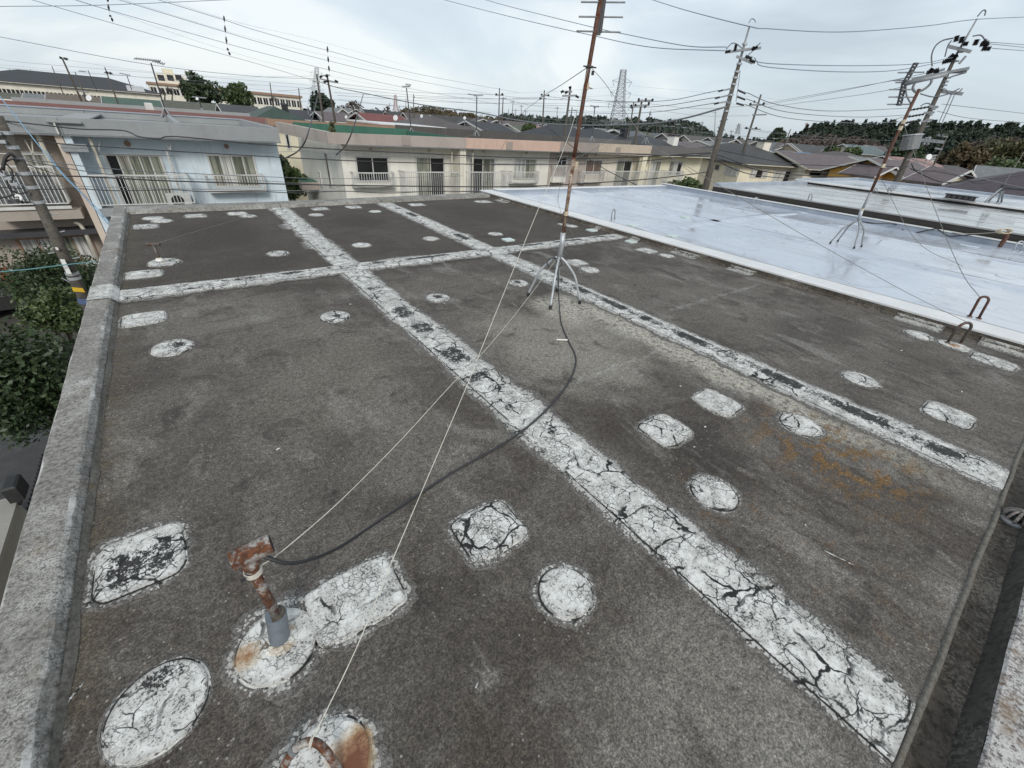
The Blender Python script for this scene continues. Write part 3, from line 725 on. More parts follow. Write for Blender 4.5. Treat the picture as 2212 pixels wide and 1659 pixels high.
# nearest rows
P((342, 1527), 'round', 0.128, 0.135, fw=0.012, wear=blob(0.2, 0.75, 0.8, .72))
pipe_pad = P((600, 1392), 'round', 0.125, 0.13, fw=0.05, h=0.014, rust=lambda u, v: 0.62 * max(0, 1 - ((u + 0.72) ** 2 + (v - .15) ** 2) / 0.3), wear=lambda u, v: -0.3)
P((768, 1292), 'octagon', 0.165, 0.128, fw=0.032, h=0.017)
P((305, 1207), 'octagon', 0.142, 0.148, fw=0.035, wear=lambda u, v: 0.75 if (abs(u - .05) < 0.78 and -0.72 < v < 0.45) else -0.1)
P((1056, 1142), 'octagon', 0.145, 0.128, fw=0.03, rot=-0.02)
P((1222, 1278), 'round', 0.108, fw=0.03, groove=1.3)
hook_pad = P((705, 1652), 'round', 0.118, 0.112, fw=0.045, rust=lambda u, v: 1.15 * max(0, 1 - ((u - 0.66) ** 2 + (v + 0.3) ** 2) / 0.75))
P((1438, 927), 'octagon', 0.145, 0.13, fw=0.02); P((1549, 868), 'octagon', 0.13, 0.14, fw=0.025)
P((1730, 917), 'round', 0.125, fw=0.028); P((1543, 1064), 'round', 0.118, fw=0.026, groove=1.2)
P((1859, 819), 'round', 0.125, fw=0.024); P((2050, 895), 'octagon', 0.15, 0.135, fw=0.026)
P((1986, 723), 'round', 0.12, 0.12, fw=0.03)
P((2061, 746), 'round', 0.12, 0.13, fw=0.03, rust=lambda u, v: 0.95 * max(0, 1 - ((u + 0.1) ** 2 + (v - 0.0) ** 2) / 0.35))
P((2146, 780), 'octagon', 0.14, 0.15, fw=0.035)
# middle rows
P((310, 688), 'octagon', 0.145, 0.14, fw=0.02); P((372, 750), 'round', 0.128, 0.14, fw=0.014, wear=blob(0.35, 0.1, 0.6, .95))
P((723, 683.5), 'round', 0.122, 0.13, fw=0.02, wear=blob(0.15, 0.1, 0.55, .95)); P((945.5, 643), 'round', 0.12, fw=0.018, wear=blob(0.1, 0.1, 0.65, 1.1))
P((1120, 611), 'round', 0.115, fw=0.02, wear=blob(0.0, 0.2, 0.7, 1.05))
P((1246, 567), 'octagon', 0.13, 0.13, fw=0.05); P((1274, 582), 'round', 0.125, fw=0.03)
P((1398, 541), 'octagon', 0.14, fw=0.04); P((1441, 552), 'round', 0.11, fw=0.03)
P((310, 592), 'octagon', 0.15, 0.14, fw=0.02); P((355, 567), 'round', 0.15, 0.16, fw=0.016, h=0.016, rust=lambda u, v: 0.5 * max(0, 1 - (u * u + v * v) / 0.12))
P((600.5, 547), 'round', 0.125, fw=0.014); P((780.5, 529), 'round', 0.125, fw=0.014)
P((930.5, 515), 'round', 0.12, fw=0.02); P((1070.5, 505), 'round', 0.12, fw=0.014, wear=blob(0, 0.2, 0.5, .5))
# far rows
P((314, 489), 'octagon', 0.14, 0.15, fw=0.02); P((331, 471), 'round', 0.13, fw=0.02); P((349, 477), 'round', 0.13, fw=0.02)
P((422.5, 466), 'octagon', 0.14, 0.13, fw=0.02); P((512, 461), 'octagon', 0.135, 0.13, fw=0.02); P((536, 466.5), 'round', 0.12, fw=0.02)
P((692, 451), 'octagon', 0.14, 0.13, fw=0.02); P((763, 447), 'octagon', 0.14, 0.13, fw=0.02); P((683, 464), 'round', 0.12, fw=0.016)
P((810.5, 456.5), 'round', 0.115, fw=0.016); P((900.5, 442), 'octagon', 0.16, 0.14, fw=0.02); P((1044, 435.5), 'octagon', 0.19, 0.14, fw=0.03)
P((1217, 484), 'round', 0.11, fw=0.02, rust=lambda u, v: 0.5 * max(0, 1 - (u * u + v * v) / 0.2)); P((1236, 488), 'round', 0.11, fw=0.02)

def strip(name, axis, c, core, lo, hi, a, b, wear, seed, h=0.012, step=0.025, jog=None, fw=0.055):
    """long sealed joint: raised flat core with ragged smeared sides"""
    L_, R_ = n1d(seed), n1d(seed + 1); m = MB(); rim = []; we = []
    nn = int((b - a) / step); core_l, core_r = c - core, c + core
    for i in range(nn + 1):
        t = a + (b - a) * i / nn
        fl = (core_l - lo) * (1 + 0.5 * L_(t * 2.3) + 0.45 * L_(t * 9 + 3) + 0.25 * R_(t * 31)); frr = (hi - core_r) * (1 + 0.5 * R_(t * 2.1) + 0.45 * R_(t * 8 + 5) + 0.25 * L_(t * 29))
        if jog:
            dl, dr = jog(t); fl += dl; frr += dr
        fl = max(0.012, fl); frr = max(0.012, frr)
        gl = 1.1 * max(0, min(1, 0.95 + L_(t * 3 + 9))); grr = 1.1 * max(0, min(1, 0.9 + R_(t * 3 + 4)))
        end = min(1, min(t - a, b - t) / 0.04)
        e2 = -0.3 if end < 0.3 else 0
        cols = [(core_l - fl - 0.006, 0.0008, -0.3, 0), (core_l - fl * 0.8, 0.004, 0.2, 0.0), (core_l - fl * 0.45, 0.0075, 0.62, 0.04), (core_l - 0.011, 0.0075, 0.7, 0.0), (core_l - 0.009, 0.0045, 1, gl), (core_l - 0.003, 0.0045, 1, gl),
                (core_l, h, 1, -0.2), (core_l + 0.02, h, 1, -0.25)]
        for q in (0.14, 0.26, 0.38, 0.5, 0.62, 0.74, 0.86):
            cols.append((core_l + 2 * core * q, h + 0.001, 1, 0))
        cols += [(core_r - 0.02, h, 1, -0.25), (core_r, h, 1, -0.2), (core_r + 0.003, 0.0045, 1, grr), (core_r + 0.008, 0.0045, 1, grr), (core_r + 0.010, 0.0075, 0.9, 0), (core_r + frr * 0.45, 0.0075, 0.62, 0.04),
                 (core_r + frr * 0.8, 0.004, 0.2, 0), (core_r + frr + 0.006, 0.0008, -0.3, 0)]
        for s_, z, ri, wv in cols:
            m.v.append((s_, t, z) if axis == 'y' else (t, s_, z + 0.0035)); rim.append(ri + e2)
            we.append(wv + (wear(s_, t) if core_l + 0.01 < s_ < core_r - 0.01 else 0))
    k = len(cols)
    for i in range(nn):
        for j in range(k - 1):
            q = (i * k + j, i * k + j + 1, (i + 1) * k + j + 1, (i + 1) * k + j)
            m.f.append(q if axis == 'y' else q[::-1])
    m.a = {'rim': rim, 'wear': we, 'rust': [0] * len(rim)}
    return m.build(name, 'sealing_paint', house)
def pulse(t, segs, soft=0.11):
    return max([0.0] + [min(1, max(0, (t - a) / soft)) * min(1, max(0, (b - t) / soft)) for a, b in segs])
s1 = [(2.05, 2.3), (2.36, 2.75), (2.95, 3.3), (3.35, 3.75), (4.15, 4.4), (8.85, 9.05), (5.9, 6.1), (0.02, 0.2), (0.9, 1.0), (-0.2, -0.1)]
s2 = [(-0.28, 0.05), (0.1, 0.62), (0.66, 1.15), (1.22, 1.34), (1.48, 1.98), (2.12, 2.42), (2.46, 2.95), (3.0, 3.4), (3.5, 3.75), (4.3, 4.5), (5.7, 6.3), (7.6, 8.2), (8.4, 8.7), (8.85, 9.05)]
def jog1(t):
    return (0.1 if 7.35 < t < 7.75 else 0.05 if 6.1 < t < 6.5 else 0.03 * math.exp(-((t - 1.7) / .2) ** 2)), (0.05 * math.exp(-((t - 2.75) / .3) ** 2) + 0.05 * math.exp(-((t - 1.75) / .2) ** 2))
strip('joint_strip', 'y', 1.43, 0.122, 1.255, 1.618, YN + 0.005, 9.13, lambda s, t: 0.86 * pulse(t, s1) * max(0, 1 - (abs(s - 1.43) / 0.125) ** 4), 21, jog=jog1)
strip('joint_strip', 'y', 3.505, 0.125, 3.31, 3.70, YN + 0.005, 9.2, lambda s, t: 0.97 * max(0.70, pulse(t, s2)) * (1 if -0.3 < t < 3.9 else pulse(t, s2)) * max(0, 1 - (abs(s - 3.535) / 0.10) ** 3), 41,
      jog=lambda t: (0.0, 0.07 * math.exp(-((t - 0.1) / .25) ** 2) + 0.09 * math.exp(-((t - 6.1) / .15) ** 2)))
s3_ = [(-0.3, -0.1), (0.15, 0.5), (0.6, 1.0), (1.6, 2.0), (2.1, 2.9), (3.0, 3.2), (4.0, 4.6), (4.7, 5.5), (5.6, 6.1)]
strip('joint_strip', 'x', 5.075, 0.125, 4.87, 5.25, XL + 0.03, 6.4, lambda s, t: 0.88 * pulse(t, s3_) * max(0, 1 - (abs(s - 5.13) / 0.06) ** 4), 61,
      jog=lambda t: (0.0, 0.05 * math.exp(-((t - 2.1) / .3) ** 2)))
# white band painted over the left parapet where the cross joint meets it
m = MB(); rim = []; we = []
for i in range(13):
    y = 4.86 + 0.44 * i / 12
    for x, z in ((-0.700, 0.02), (-0.738, 0.058), (-0.756, 0.066), (-0.80, 0.0665), (-0.85, 0.0665), (-0.893, 0.066), (-0.905, 0.05)):
        m.v.append((x, y, z)); rim.append(0.2 if i in (0, 12) else 0.9); we.append(0.45 if i in (4, 8) else 0)
for i in range(12):
    for j in range(6): m.f.append((i * 7 + j, i * 7 + j + 1, i * 7 + j + 8, i * 7 + j + 7))
m.a = {'rim': rim, 'wear': we, 'rust': [0] * len(rim)}
m.build('parapet_patch', 'sealing_paint', house)
# small paint drips lying about
for (x, y, rx, ry, rt) in [(742, 1545, .022, .012, .2), (713, 1570, .012, .006, .6), (162, 1498, .035, .0035, .9), (1812, 1205, .004, .06, .28), (1740, 1135, .01, .004, .5), (1470, 834, .008, .006, 0), (230, 850, .008, .008, 0), (1500, 965, .01, .006, 0), (600, 970, .012, .005, .4), (2078, 846, .01, .006, 0), (1948, 757, .02, .004, -.3), (1030, 1480, .012, .003, .5), (1523, 922, .01, .006, 0), (960, 655, .01, .006, 0), (757, 657, .012, .007, 0)]:
    q = at_z(x, y, 0.002); m = MB(); pts = []
    for k in range(9):
        a = 6.283 * k / 9; u, v = rx * math.cos(a) * random.uniform(.7, 1.2), ry * math.sin(a) * random.uniform(.7, 1.2)
        pts.append((q[0] + u * math.cos(rt) - v * math.sin(rt), q[1] + u * math.sin(rt) + v * math.cos(rt)))
    m.prism(pts, 0.0015, 0.004); m.a = {'rim': [1] * 18, 'wear': [-.6] * 18, 'rust': [0] * 18}
    m.build('paint_drip', 'sealing_paint', house)
# white slabs on the boundary upstand
for (y0, y1) in ((0.42, 0.86), (-0.55, 0.12), (2.55, 2.95), (3.45, 3.95), (4.65, 4.85), (5.6, 5.75), (8.6, 9.1)):
    m = MB(); nn = 14; rim = []; we = []
    for i in range(nn + 1):
        y = y0 + (y1 - y0) * i / nn
        for x, z, ri in ((6.22, 0.003, -0.1), (6.30, 0.006, .5), (6.40, 0.010, .8), (6.418, 0.016, 0.3), (6.425, 0.05, 0.9)):
            m.v.append((x + 0.01 * math.sin(y * 37) * (ri < 0.6), y, z)); rim.append(ri - (0.4 if i in (0, nn) else 0)); we.append(0.2)
    for i in range(nn):
        for j in range(4): m.f.append((i * 5 + j, i * 5 + j + 1, i * 5 + j + 6, i * 5 + j + 5))
    m.a = {'rim': rim, 'wear': we, 'rust': [0] * len(rim)}
    m.build('upstand_patch', 'sealing_paint', house)
# upstand of the boundary
m = MB(); nn = 100; f3 = n1d(77)
for i in range(nn + 1):
    y = -0.9 + 10.4 * i / nn
    m.v += [(6.40 + 0.01 * f3(y * 5), y, -0.01), (6.43, y, 0.03), (6.435, y, 0.075)]
for i in range(nn):
    for j in range(2): m.f.append((i * 3 + j, i * 3 + j + 1, i * 3 + j + 4, i * 3 + j + 3))
m.build('upstand', 'gutter_mortar', house)
# glass tiles let into the roof
def glass_tile(px, parent, z):
    q = at_z(px[0], px[1], z + 0.02)
    m = MB().bbox(q[0] - .085, q[0] + .085, q[1] - .075, q[1] + .075, z - 0.01, z + 0.026, 0.006)
    o = m.build('glass_tile', 'glass_tile', parent)
    return o
for px in ((1098, 517), (1278.5, 496.5), (1363.5, 521)): glass_tile(px, house, 0.0)
# drain dome at the end of the second joint
dp = at_z(2196, 1118, 0.0)
dr = thing('roof_drain', 'white domed roof drain strainer with dark slots in the gutter at the right edge', 'drain', (dp[0], dp[1] , -0.03))
m = MB()
prof = [(0.062, 0.0), (0.062, 0.012), (0.05, 0.02)]
m.lathe(prof, 20)
m.build('flange', 'galvanised_dull', dr, world=False)
m = MB()
for k in range(10):
    a = 6.283 * k / 10
    pts = [(0.05 * math.cos(a), 0.05 * math.sin(a), 0.015), (0.048 * math.cos(a), 0.048 * math.sin(a), 0.04), (0.034 * math.cos(a), 0.034 * math.sin(a), 0.066), (0.012 * math.cos(a), 0.012 * math.sin(a), 0.078)]
    m.tube(smooth_path(pts, 3), 0.0075, 5)
m.build('strainer_rib', 'near_parapet', dr, world=False)
MB().lathe([(0.022, 0.07), (0.02, 0.08), (0.008, 0.084)], 12).build('strainer_cap', 'near_parapet', dr, world=False)
MB().lathe([(0.038, 0.01), (0.036, 0.04), (0.01, 0.055)], 12).build('strainer_core', 'black_rubber', dr, world=False)

# ------------------------------------------------------------------ the neighbouring white roof
R2Z = 0.06
nb = thing('flat_roofed_house', 'flat roofed house next door with wet bluish white coated roof', 'house', (6.5, 0, 0))
MB().box(6.55, 14.45, -20, 9.8, GZ, 0.02).build('wall', 'wall_tan', nb)
m = MB(); m.add([(6.9, -20, R2Z), (14.35, -20, R2Z), (14.35, 9.72, R2Z), (6.9, 9.72, R2Z)], [(0, 1, 2, 3)])
m.build('roof_surface', 'white_coating', nb)
y0 = -20
for a, b in ((-20, -3.4), (-3.4, 2.1), (2.1, 4.9), (4.9, 7.4), (7.4, 10.0)):
    MB().bbox(6.44, 6.815, a + .002, b - .002, 0.078, 0.104, 0.006).build('coping', 'flashing_white', nb)
MB().bbox(6.82, 6.93, -20, 9.75, 0.02, 0.088, 0.01).build('coping_gutter', 'flashing_grey', nb)
m = MB().bbox(14.3, 14.52, -20, 9.95, 0.0, 0.175, 0.008); m.build('parapet', 'coping_blue', nb)
MB().bbox(14.285, 14.535, -20, 9.965, 0.176, 0.186, 0.004).build('parapet_coping', 'flashing_white', nb)
MB().bbox(6.83, 14.29, 9.72, 9.95, 0.0, 0.125, 0.008).build('parapet', 'coping_blue', nb)
MB().bbox(6.82, 14.28, 9.71, 9.965, 0.126, 0.136, 0.004).build('parapet_coping', 'flashing_white', nb)
def ridge(axis, c, hw, a, b, h, seed):
    m = MB(); nn = int((b - a) / 0.25); fl, fr = n1d(seed), n1d(seed + 1)
    for i in range(nn + 1):
        t = a + (b - a) * i / nn
        for s_, z in ((c - hw * (1 + .18 * fl(t * 2)), R2Z - 0.002), (c - hw * 0.62, R2Z + h * 0.8), (c - hw * 0.5, R2Z + h), (c + hw * 0.5, R2Z + h), (c + hw * 0.62, R2Z + h * 0.8), (c + hw * (1 + .18 * fr(t * 2)), R2Z - 0.002)):
            m.v.append((s_, t, z) if axis == 'y' else (t, s_, z))
    for i in range(nn):
        for j in range(5):
            q = (i * 6 + j, i * 6 + j + 1, i * 6 + j + 7, i * 6 + j + 6); m.f.append(q if axis == 'y' else q[::-1])
    return m.build('joint_strip', 'white_coating', nb, smooth=True)
ra = at_z(1934, 565, R2Z)[0]; rb = at_z(1934, 519, R2Z)[0]
ridge('y', ra, 0.2, -20, 9.7, 0.026, 5); ridge('y', rb, 0.2, -20, 9.7, 0.024, 9); ridge('x', 5.1, 0.21, 6.95, 14.28, 0.026, 15); ridge('x', -1.5, 0.2, 6.95, 14.28, 0.016, 17)
for px in ((1740, 493), (1767, 499.5), (1809, 485.5), (1847, 482), (1872, 480.5), (1690, 500.5), (1450, 462), (1800, 488), (2095, 530), (2180, 600), (2128, 618)):
    q = at_z(px[0], px[1], R2Z); m = MB()
    m.lathe([(0.18, -0.003), (0.16, 0.010), (0.145, 0.013), (0.05, 0.013)], 26, (q[0], q[1], R2Z))
    m.build('round_patch', 'white_coating', nb)
for px in ((1480, 468), (1367.5, 447.5 + 38), (1452, 508.5)): glass_tile(px, nb, R2Z)
glass_tile((1366, 485.5), nb, R2Z + 0.001)

# ------------------------------------------------------------------ the two roofs beyond
R3Z, R4Z = 0.33, 0.40
r3 = thing('flat_roofed_house', 'flat roofed house beyond the white roof with dark brown side fascia and wet grey roof', 'house', (14.7, 0, 0))
MB().box(14.75, 21.9, -25, 8.1, GZ, R3Z - 0.36).build('wall', 'wall_tan', r3)
MB().box(14.62, 21.95, -25, 8.16, R3Z - 0.35, R3Z - 0.012).build('fascia', 'dark_fascia', r3)
MB().add([(14.60, -25, R3Z), (21.9, -25, R3Z), (21.9, 8.18, R3Z), (14.60, 8.18, R3Z)], [(0, 1, 2, 3)]).build('roof_surface', 'wet_coating', r3)
MB().bbox(14.60, 14.68, -25, 8.18, R3Z - 0.01, R3Z + 0.02, 0.006).build('edge_trim', 'flashing_grey', r3)
MB().bbox(14.69, 21.85, 8.02, 8.2, R3Z - 0.01, R3Z + 0.10, 0.006).build('parapet', 'coping_blue', r3)
for xx in (16.2, 17.8, 19.4, 20.6): MB().bbox(xx, xx + 0.05, -25, 8.0, R3Z - 0.01, R3Z + 0.008, 0.003).build('roof_seam', 'wet_coating', r3)
r4 = thing('flat_roofed_house', 'farthest flat roofed house of our row with pale bluish wet roof before brown tiles', 'house', (22, 0, 0))
MB().box(22.0, 29.6, -25, 8.4, GZ, R4Z - 0.3).build('wall', 'wall_tan', r4)
MB().box(21.96, 29.7, -25, 8.6, R4Z - 0.29, R4Z - 0.004).build('fascia', 'dark_fascia', r4)
MB().add([(21.95, -25, R4Z), (29.6, -25, R4Z), (29.6, 8.55, R4Z), (21.95, 8.55, R4Z)], [(0, 1, 2, 3)]).build('roof_surface', 'blue_wet_coating', r4)
MB().bbox(21.93, 22.12, -25, 8.6, R4Z - 0.002, R4Z + 0.055, 0.01).build('edge_trim', 'flashing_white', r4)
MB().bbox(29.35, 29.7, -25, 8.65, R4Z - 0.01, R4Z + 0.09, 0.01).build('parapet', 'coping_blue', r4)
MB().bbox(22.13, 29.34, 8.4, 8.65, R4Z - 0.01, R4Z + 0.085, 0.01).build('parapet', 'coping_blue', r4)
# dark block vent standing on the step between them
q = at_z(2071, 433, R4Z + 0.05)
vt = thing('roof_vent', 'black slotted block vent on the step between the two far flat roofs', 'vent', (q[0], q[1], R4Z + 0.055))
MB().box(-0.16, 0.16, -0.42, 0.42, 0.0, 0.03).build('vent_base', 'flashing_grey', vt, world=False)
MB().box(-0.11, 0.11, -0.38, 0.38, 0.03, 0.15).build('vent_body', 'black_rubber', vt, world=False)
MB().box(-0.14, 0.14, -0.43, 0.43, 0.15, 0.17).build('vent_cap', 'dark_metal', vt, world=False)
for k in range(5): MB().box(-0.13, -0.112, -0.35 + k * 0.155, -0.27 + k * 0.155, 0.05, 0.14).build('vent_fin', 'dark_metal', vt, world=False)

# ------------------------------------------------------------------ steel hooks cast into the roofs
def hook(label, l, r_, top, z, r, mat, bend=1.0):
    a, b = at_z(*l, z), at_z(*r_, z); c = (a + b) / 2; t = at_v(*top, c); ax = (b - a)[:2]; wd = max(0.03, np.linalg.norm(ax) / 2)
    ax = np.array([*(ax / np.linalg.norm(ax)), 0]); h = t[2] - z; lean = np.array([t[0] - c[0], t[1] - c[1], 0])
    pts = [c - ax * wd]
    for k in range(0, 9):
        a_ = math.pi * (1 - k / 8); f = (h - wd + wd * math.sin(a_)) / h
        pts.append(c + ax * wd * math.cos(a_) + np.array([0, 0, h - wd + wd * math.sin(a_)]) + lean * f)
    pts.append(c + ax * wd)
    o = thing('roof_hook', label, 'hook', (c[0], c[1], z), 'iron hooks cast into the roofs')
    MB().tube(pts, r, 8).build('hook_bar', mat, o, smooth=True)
    m = MB()
    for p in (pts[0], pts[-1]): m.lathe([(r * 2.2, 0), (r * 1.6, 0.012)], 8, p)
    m.build('hook_foot', mat, o)
    return o, pts
H1, h1p = hook('dark rusty U hook on an orange stained patch at the dark roof edge', (2046, 741), (2074, 742), (2091, 697), 0.01, 0.013, 'rusty_dark')
hook('red brown rusty U hook on the white roof just behind the upstand', (2094, 684), (2114, 688), (2129, 641), R2Z, 0.013, 'rusty_red')
H3, h3p = hook('small rusty hook half hidden by the antenna mast near the boundary', (1213, 482), (1220, 481), (1220.5, 457), 0.01, 0.012, 'rusty_dark')
hook('grey hook on the white roof beside the nearest glass tiles', (1320.5, 476), (1327.5, 473.5), (1326, 452), R2Z, 0.012, 'galvanised_dull')
hook('pale grey hook mirrored in the wet white roof at its far parapet', (1626.5, 441.5), (1635.6, 442), (1634, 427), R2Z, 0.014, 'galvanised')
hook('grey hook near the dark fascia edge of the grey roof', (1745, 432.5), (1751.5, 433.5), (1752.5, 419), R3Z, 0.014, 'galvanised_dull')
hook('left one of two grey hooks on the farthest flat roof', (1888, 414), (1894, 415), (1893, 407), R4Z + .05, 0.016, 'galvanised_dull')
hook('right one of two grey hooks on the farthest flat roof', (1918, 414.5), (1925, 415.5), (1922, 406), R4Z + .05, 0.016, 'galvanised_dull')
hook('pale grey hook on the white roof at the right picture edge', (2189, 543), (2204, 544), (2207, 521), R2Z, 0.013, 'galvanised')
# rusty pipe hook at our feet
o = thing('roof_hook', 'thick bent rusty pipe hook on a stained round patch at the bottom', 'hook', at_z(680, 1655, 0.01), 'iron hooks cast into the roofs')
hp = [at_z(735, 1672, 0.01), at_z(727, 1656, 0.03), at_z(706, 1625, 0.085), at_z(684, 1605, 0.11), at_z(660, 1604, 0.115), at_z(637, 1618, 0.105), at_z(619, 1645, 0.07), at_z(605, 1675, 0.01)]
MB().tube(smooth_path(hp, 5), 0.0115, 12).build('hook_bar', 'rusty_steel', o, smooth=True)
hc = np.array(hp[5]); hd = Vector(hp[6] - hp[4]).normalized()
m = MB()
for j in range(3):
    c = Vector(hc) + hd * (0.004 * j); u = hd.orthogonal().normalized(); v = hd.cross(u)
    m.tube([c + (u * math.cos(a) + v * math.sin(a)) * 0.0135 for a in np.linspace(0, 6.2, 14)], 0.0018, 5)
m.build('wire_wrap', 'steel_grey', o)
m = MB()
for j in range(3):
    c = Vector(hp[3]) * 0.6 + Vector(hp[4]) * 0.4 + (Vector(hp[3]) - Vector(hp[2])).normalized() * 0.003 * j; dd = (Vector(hp[4]) - Vector(hp[3])).normalized(); u = dd.orthogonal().normalized(); v = dd.cross(u)
    m.tube([c + (u * math.cos(a) + v * math.sin(a)) * 0.013 for a in np.linspace(0, 6.2, 14)], 0.0015, 5)
m.build('wire_wrap', 'guy_white', o)
hook_top = np.array(hp[3]) * 0.6 + np.array(hp[4]) * 0.4 + np.array([0, 0, 0.012])

# ------------------------------------------------------------------ vent pipes
pb = at_z(606, 1381, 0.014)
vp = thing('vent_pipe', 'rusty T headed vent pipe in a grey collar on a white patch', 'vent pipe', pb)
lp = lambda x, y: at_y(x, y, pb[1])
mr_ = MB().lathe([(0.058, 0.0), (0.053, 0.004), (0.042, 0.009), (0.034, 0.014)], 28, pb); mr_.a = {'rim': [1] * len(mr_.v), 'wear': [-.4] * len(mr_.v), 'rust': [.25] * len(mr_.v)}; mr_.build('mortar_ring', 'sealing_paint', vp, smooth=True)
ct = lp(596, 1326); cb = np.array(pb) + (0, 0, 0.012)
ax = Vector(ct - cb).normalized()
m = MB(); m.tube([cb, ct], [0.0325, 0.0325], 28); m.build('collar', 'pvc_grey', vp)
m = MB(); m.tube([ct + np.array((0, 0, .0005)), ct + np.array((0, 0, 0.002))], 0.029, 24); m.build('collar_fill', 'gutter_mortar', vp)
neck = lp(543, 1226)
MB().tube([ct, ct * 0.5 + neck * 0.5, neck], [0.0155, 0.0155, 0.016], 18).build('pipe', 'rusty_steel', vp, smooth=True)
MB().tube([neck, neck * .75 + lp(540, 1200) * .25, neck * 0.5 + lp(540, 1200) * 0.5], [0.020, 0.026, 0.026], 18).build('tee_neck', 'rusty_steel', vp, smooth=True)
ta, tb = lp(503, 1206), lp(583, 1180)
tc = (ta + tb) / 2; td = np.array([0.96, -0.02, 0.05]); td /= np.linalg.norm(td); hl = np.linalg.norm(tb - ta) / 2 * 1.12
m = MB(); m.tube([tc - td * hl * 1.0, tc - td * hl * 0.97, tc, tc + td * hl * 0.97, tc + td * hl], [0.030, 0.0315, 0.031, 0.0315, 0.030], 20, flat=0.9); m.build('tee_head', 'rusty_steel', vp)
for sg in (-1, 1): MB().tube([tc + td * sg * (hl + .0005), tc + td * sg * (hl + 0.0012)], 0.025, 16).build('tee_mouth', 'black_rubber', vp)
m = MB(); wx = Vector(neck - ct).normalized(); u = wx.orthogonal().normalized(); v = wx.cross(u); w0 = Vector(neck) - wx * 0.03
hel = [w0 + wx * (0.022 * a / 31.4) + (u * math.cos(a) + v * math.sin(a)) * 0.0235 for a in np.linspace(0, 31.4, 60)]
m.tube(hel, 0.0014, 5); m.build('wire_wrap', 'guy_white', vp)
MB().tube([neck + np.array((-0.02, -0.02, -.012)), neck + np.array((-0.034, -0.021, -.012))], 0.005, 8).build('bolt', 'black_rubber', vp)
pipe_top = np.array(neck) + np.array([0.02, 0.0, -0.01])
p2 = at_z(345, 563, 0.016)
v2 = thing('vent_pipe', 'thin leaning rusty pipe standing on an oval patch near the left parapet', 'vent pipe', p2)
t2 = at_v(331, 528, p2)
MB().lathe([(0.04, 0), (0.034, 0.02), (0.02, 0.03)], 14, p2).build('mortar_ring', 'label_white', v2)
MB().tube([p2, p2 * .7 + t2 * .3, t2], [0.022, 0.02, 0.02], 10).build('pipe', 'rusty_dark', v2, smooth=True)
MB().tube([p2 + (0, 0, .02), p2 * .8 + t2 * .2], [0.026, 0.024], 10).build('pipe_foot', 'tape', v2, smooth=True)
MB().tube([t2 + np.array((-.06, .02, 0)), t2 + np.array((.06, -.02, 0))], 0.02, 10).build('tee_head', 'rusty_dark', v2)

# ------------------------------------------------------------------ antenna mast on our roof
feet_px = [(1141, 640), (1188.5, 668), (1252, 656.5), (1203, 630)]
feet = [at_z(*q, 0.0) for q in feet_px]; mc = np.mean(feet, axis=0); YM = mc[1]
am = thing('antenna_mast', 'tall rusty antenna mast on a silver four legged stand on the dark roof', 'antenna', mc)
mp_ = lambda x, y: at_y(x, y, YM)
hub = mp_(1208.5, 551); hub2 = mp_(1214, 527)
MB().tube([hub - (0, 0, .03), hub2, mp_(1216.5, 503)], [0.026, 0.026, 0.025], 14).build('stand_collar', 'galvanised', am, smooth=True)
knee = {0: (0.35, 0.62), 1: (0.25, 0.72), 2: (0.55, 0.62), 3: (0.3, 0.75)}
for i, f_ in enumerate(feet):
    dxy = f_ - mc; dxy[2] = 0
    p0 = hub + dxy * 0.06 + np.array((0, 0, -0.02)); p1 = hub + dxy * 0.3 + np.array((0, 0, -0.075)); p2_ = mc + dxy * 0.66 + np.array((0, 0, hub[2] * 0.60)); p3 = f_ + np.array((0, 0, 0.035))
    lg = MB().tube(smooth_path([p0, p1, p2_, (p2_ + p3) / 2, p3], 5), 0.0125, 10).build('leg', 'galvanised', am, smooth=True)
    MB().tube([p3 + (p2_ - p3) * 0.03, f_ + np.array((0, 0, 0.001))], [0.0155, 0.0165], 10).build('rubber_foot', 'black_rubber', lg)
pts = [mp_(1214, 520), mp_(1240, 340), mp_(1269, 163), mp_(1297, 0), mp_(1306, -60)]
MB().tube(smooth_path(pts[:2], 2), 0.0175, 12).build('pole', 'rusty_mast', am, smooth=True)
MB().tube(smooth_path(pts[1:], 4), [0.0185] * (len(smooth_path(pts[1:], 4))), 12).build('pole', 'rusty_red', am, smooth=True)
for (x, y, hgt) in ((1223, 461, 0.04), (1244, 357, 0.06), (1267, 186, 0.05), (1217, 505, 0.02)):
    a = mp_(x, y); m = MB().tube([a - np.array((0, 0, hgt / 2)), a + np.array((0, 0, hgt / 2))], 0.0215, 10)
    m.build('tape_band', 'tape', am)
for (x, y, dx, dy) in ((1268, 187, 11, 5), (1240, 364, -9, 16)):
    a = mp_(x, y); b = mp_(x + dx, y + dy)
    MB().beam(a, b, 0.028, 0.004).build('tape_tail', 'tape', am)
ring = mp_(1273.5, 142.5)
m = MB().lathe([(0.02, -0.012), (0.034, -0.012), (0.034, 0.0), (0.02, 0.0)], 14, ring); m.build('guy_ring', 'dark_metal', am)
MB().beam(ring + np.array((-0.05, 0.02, -.006)), ring + np.array((0.06, -0.02, -.006)), 0.014, 0.01).build('guy_ring_arm', 'dark_metal', am)
m = MB().tube([ring + np.array((0.03, -.02, -.03)), ring + np.array((0.03, -.02, -0.06))], 0.012, 8); m.build('clamp', 'dark_metal', am)
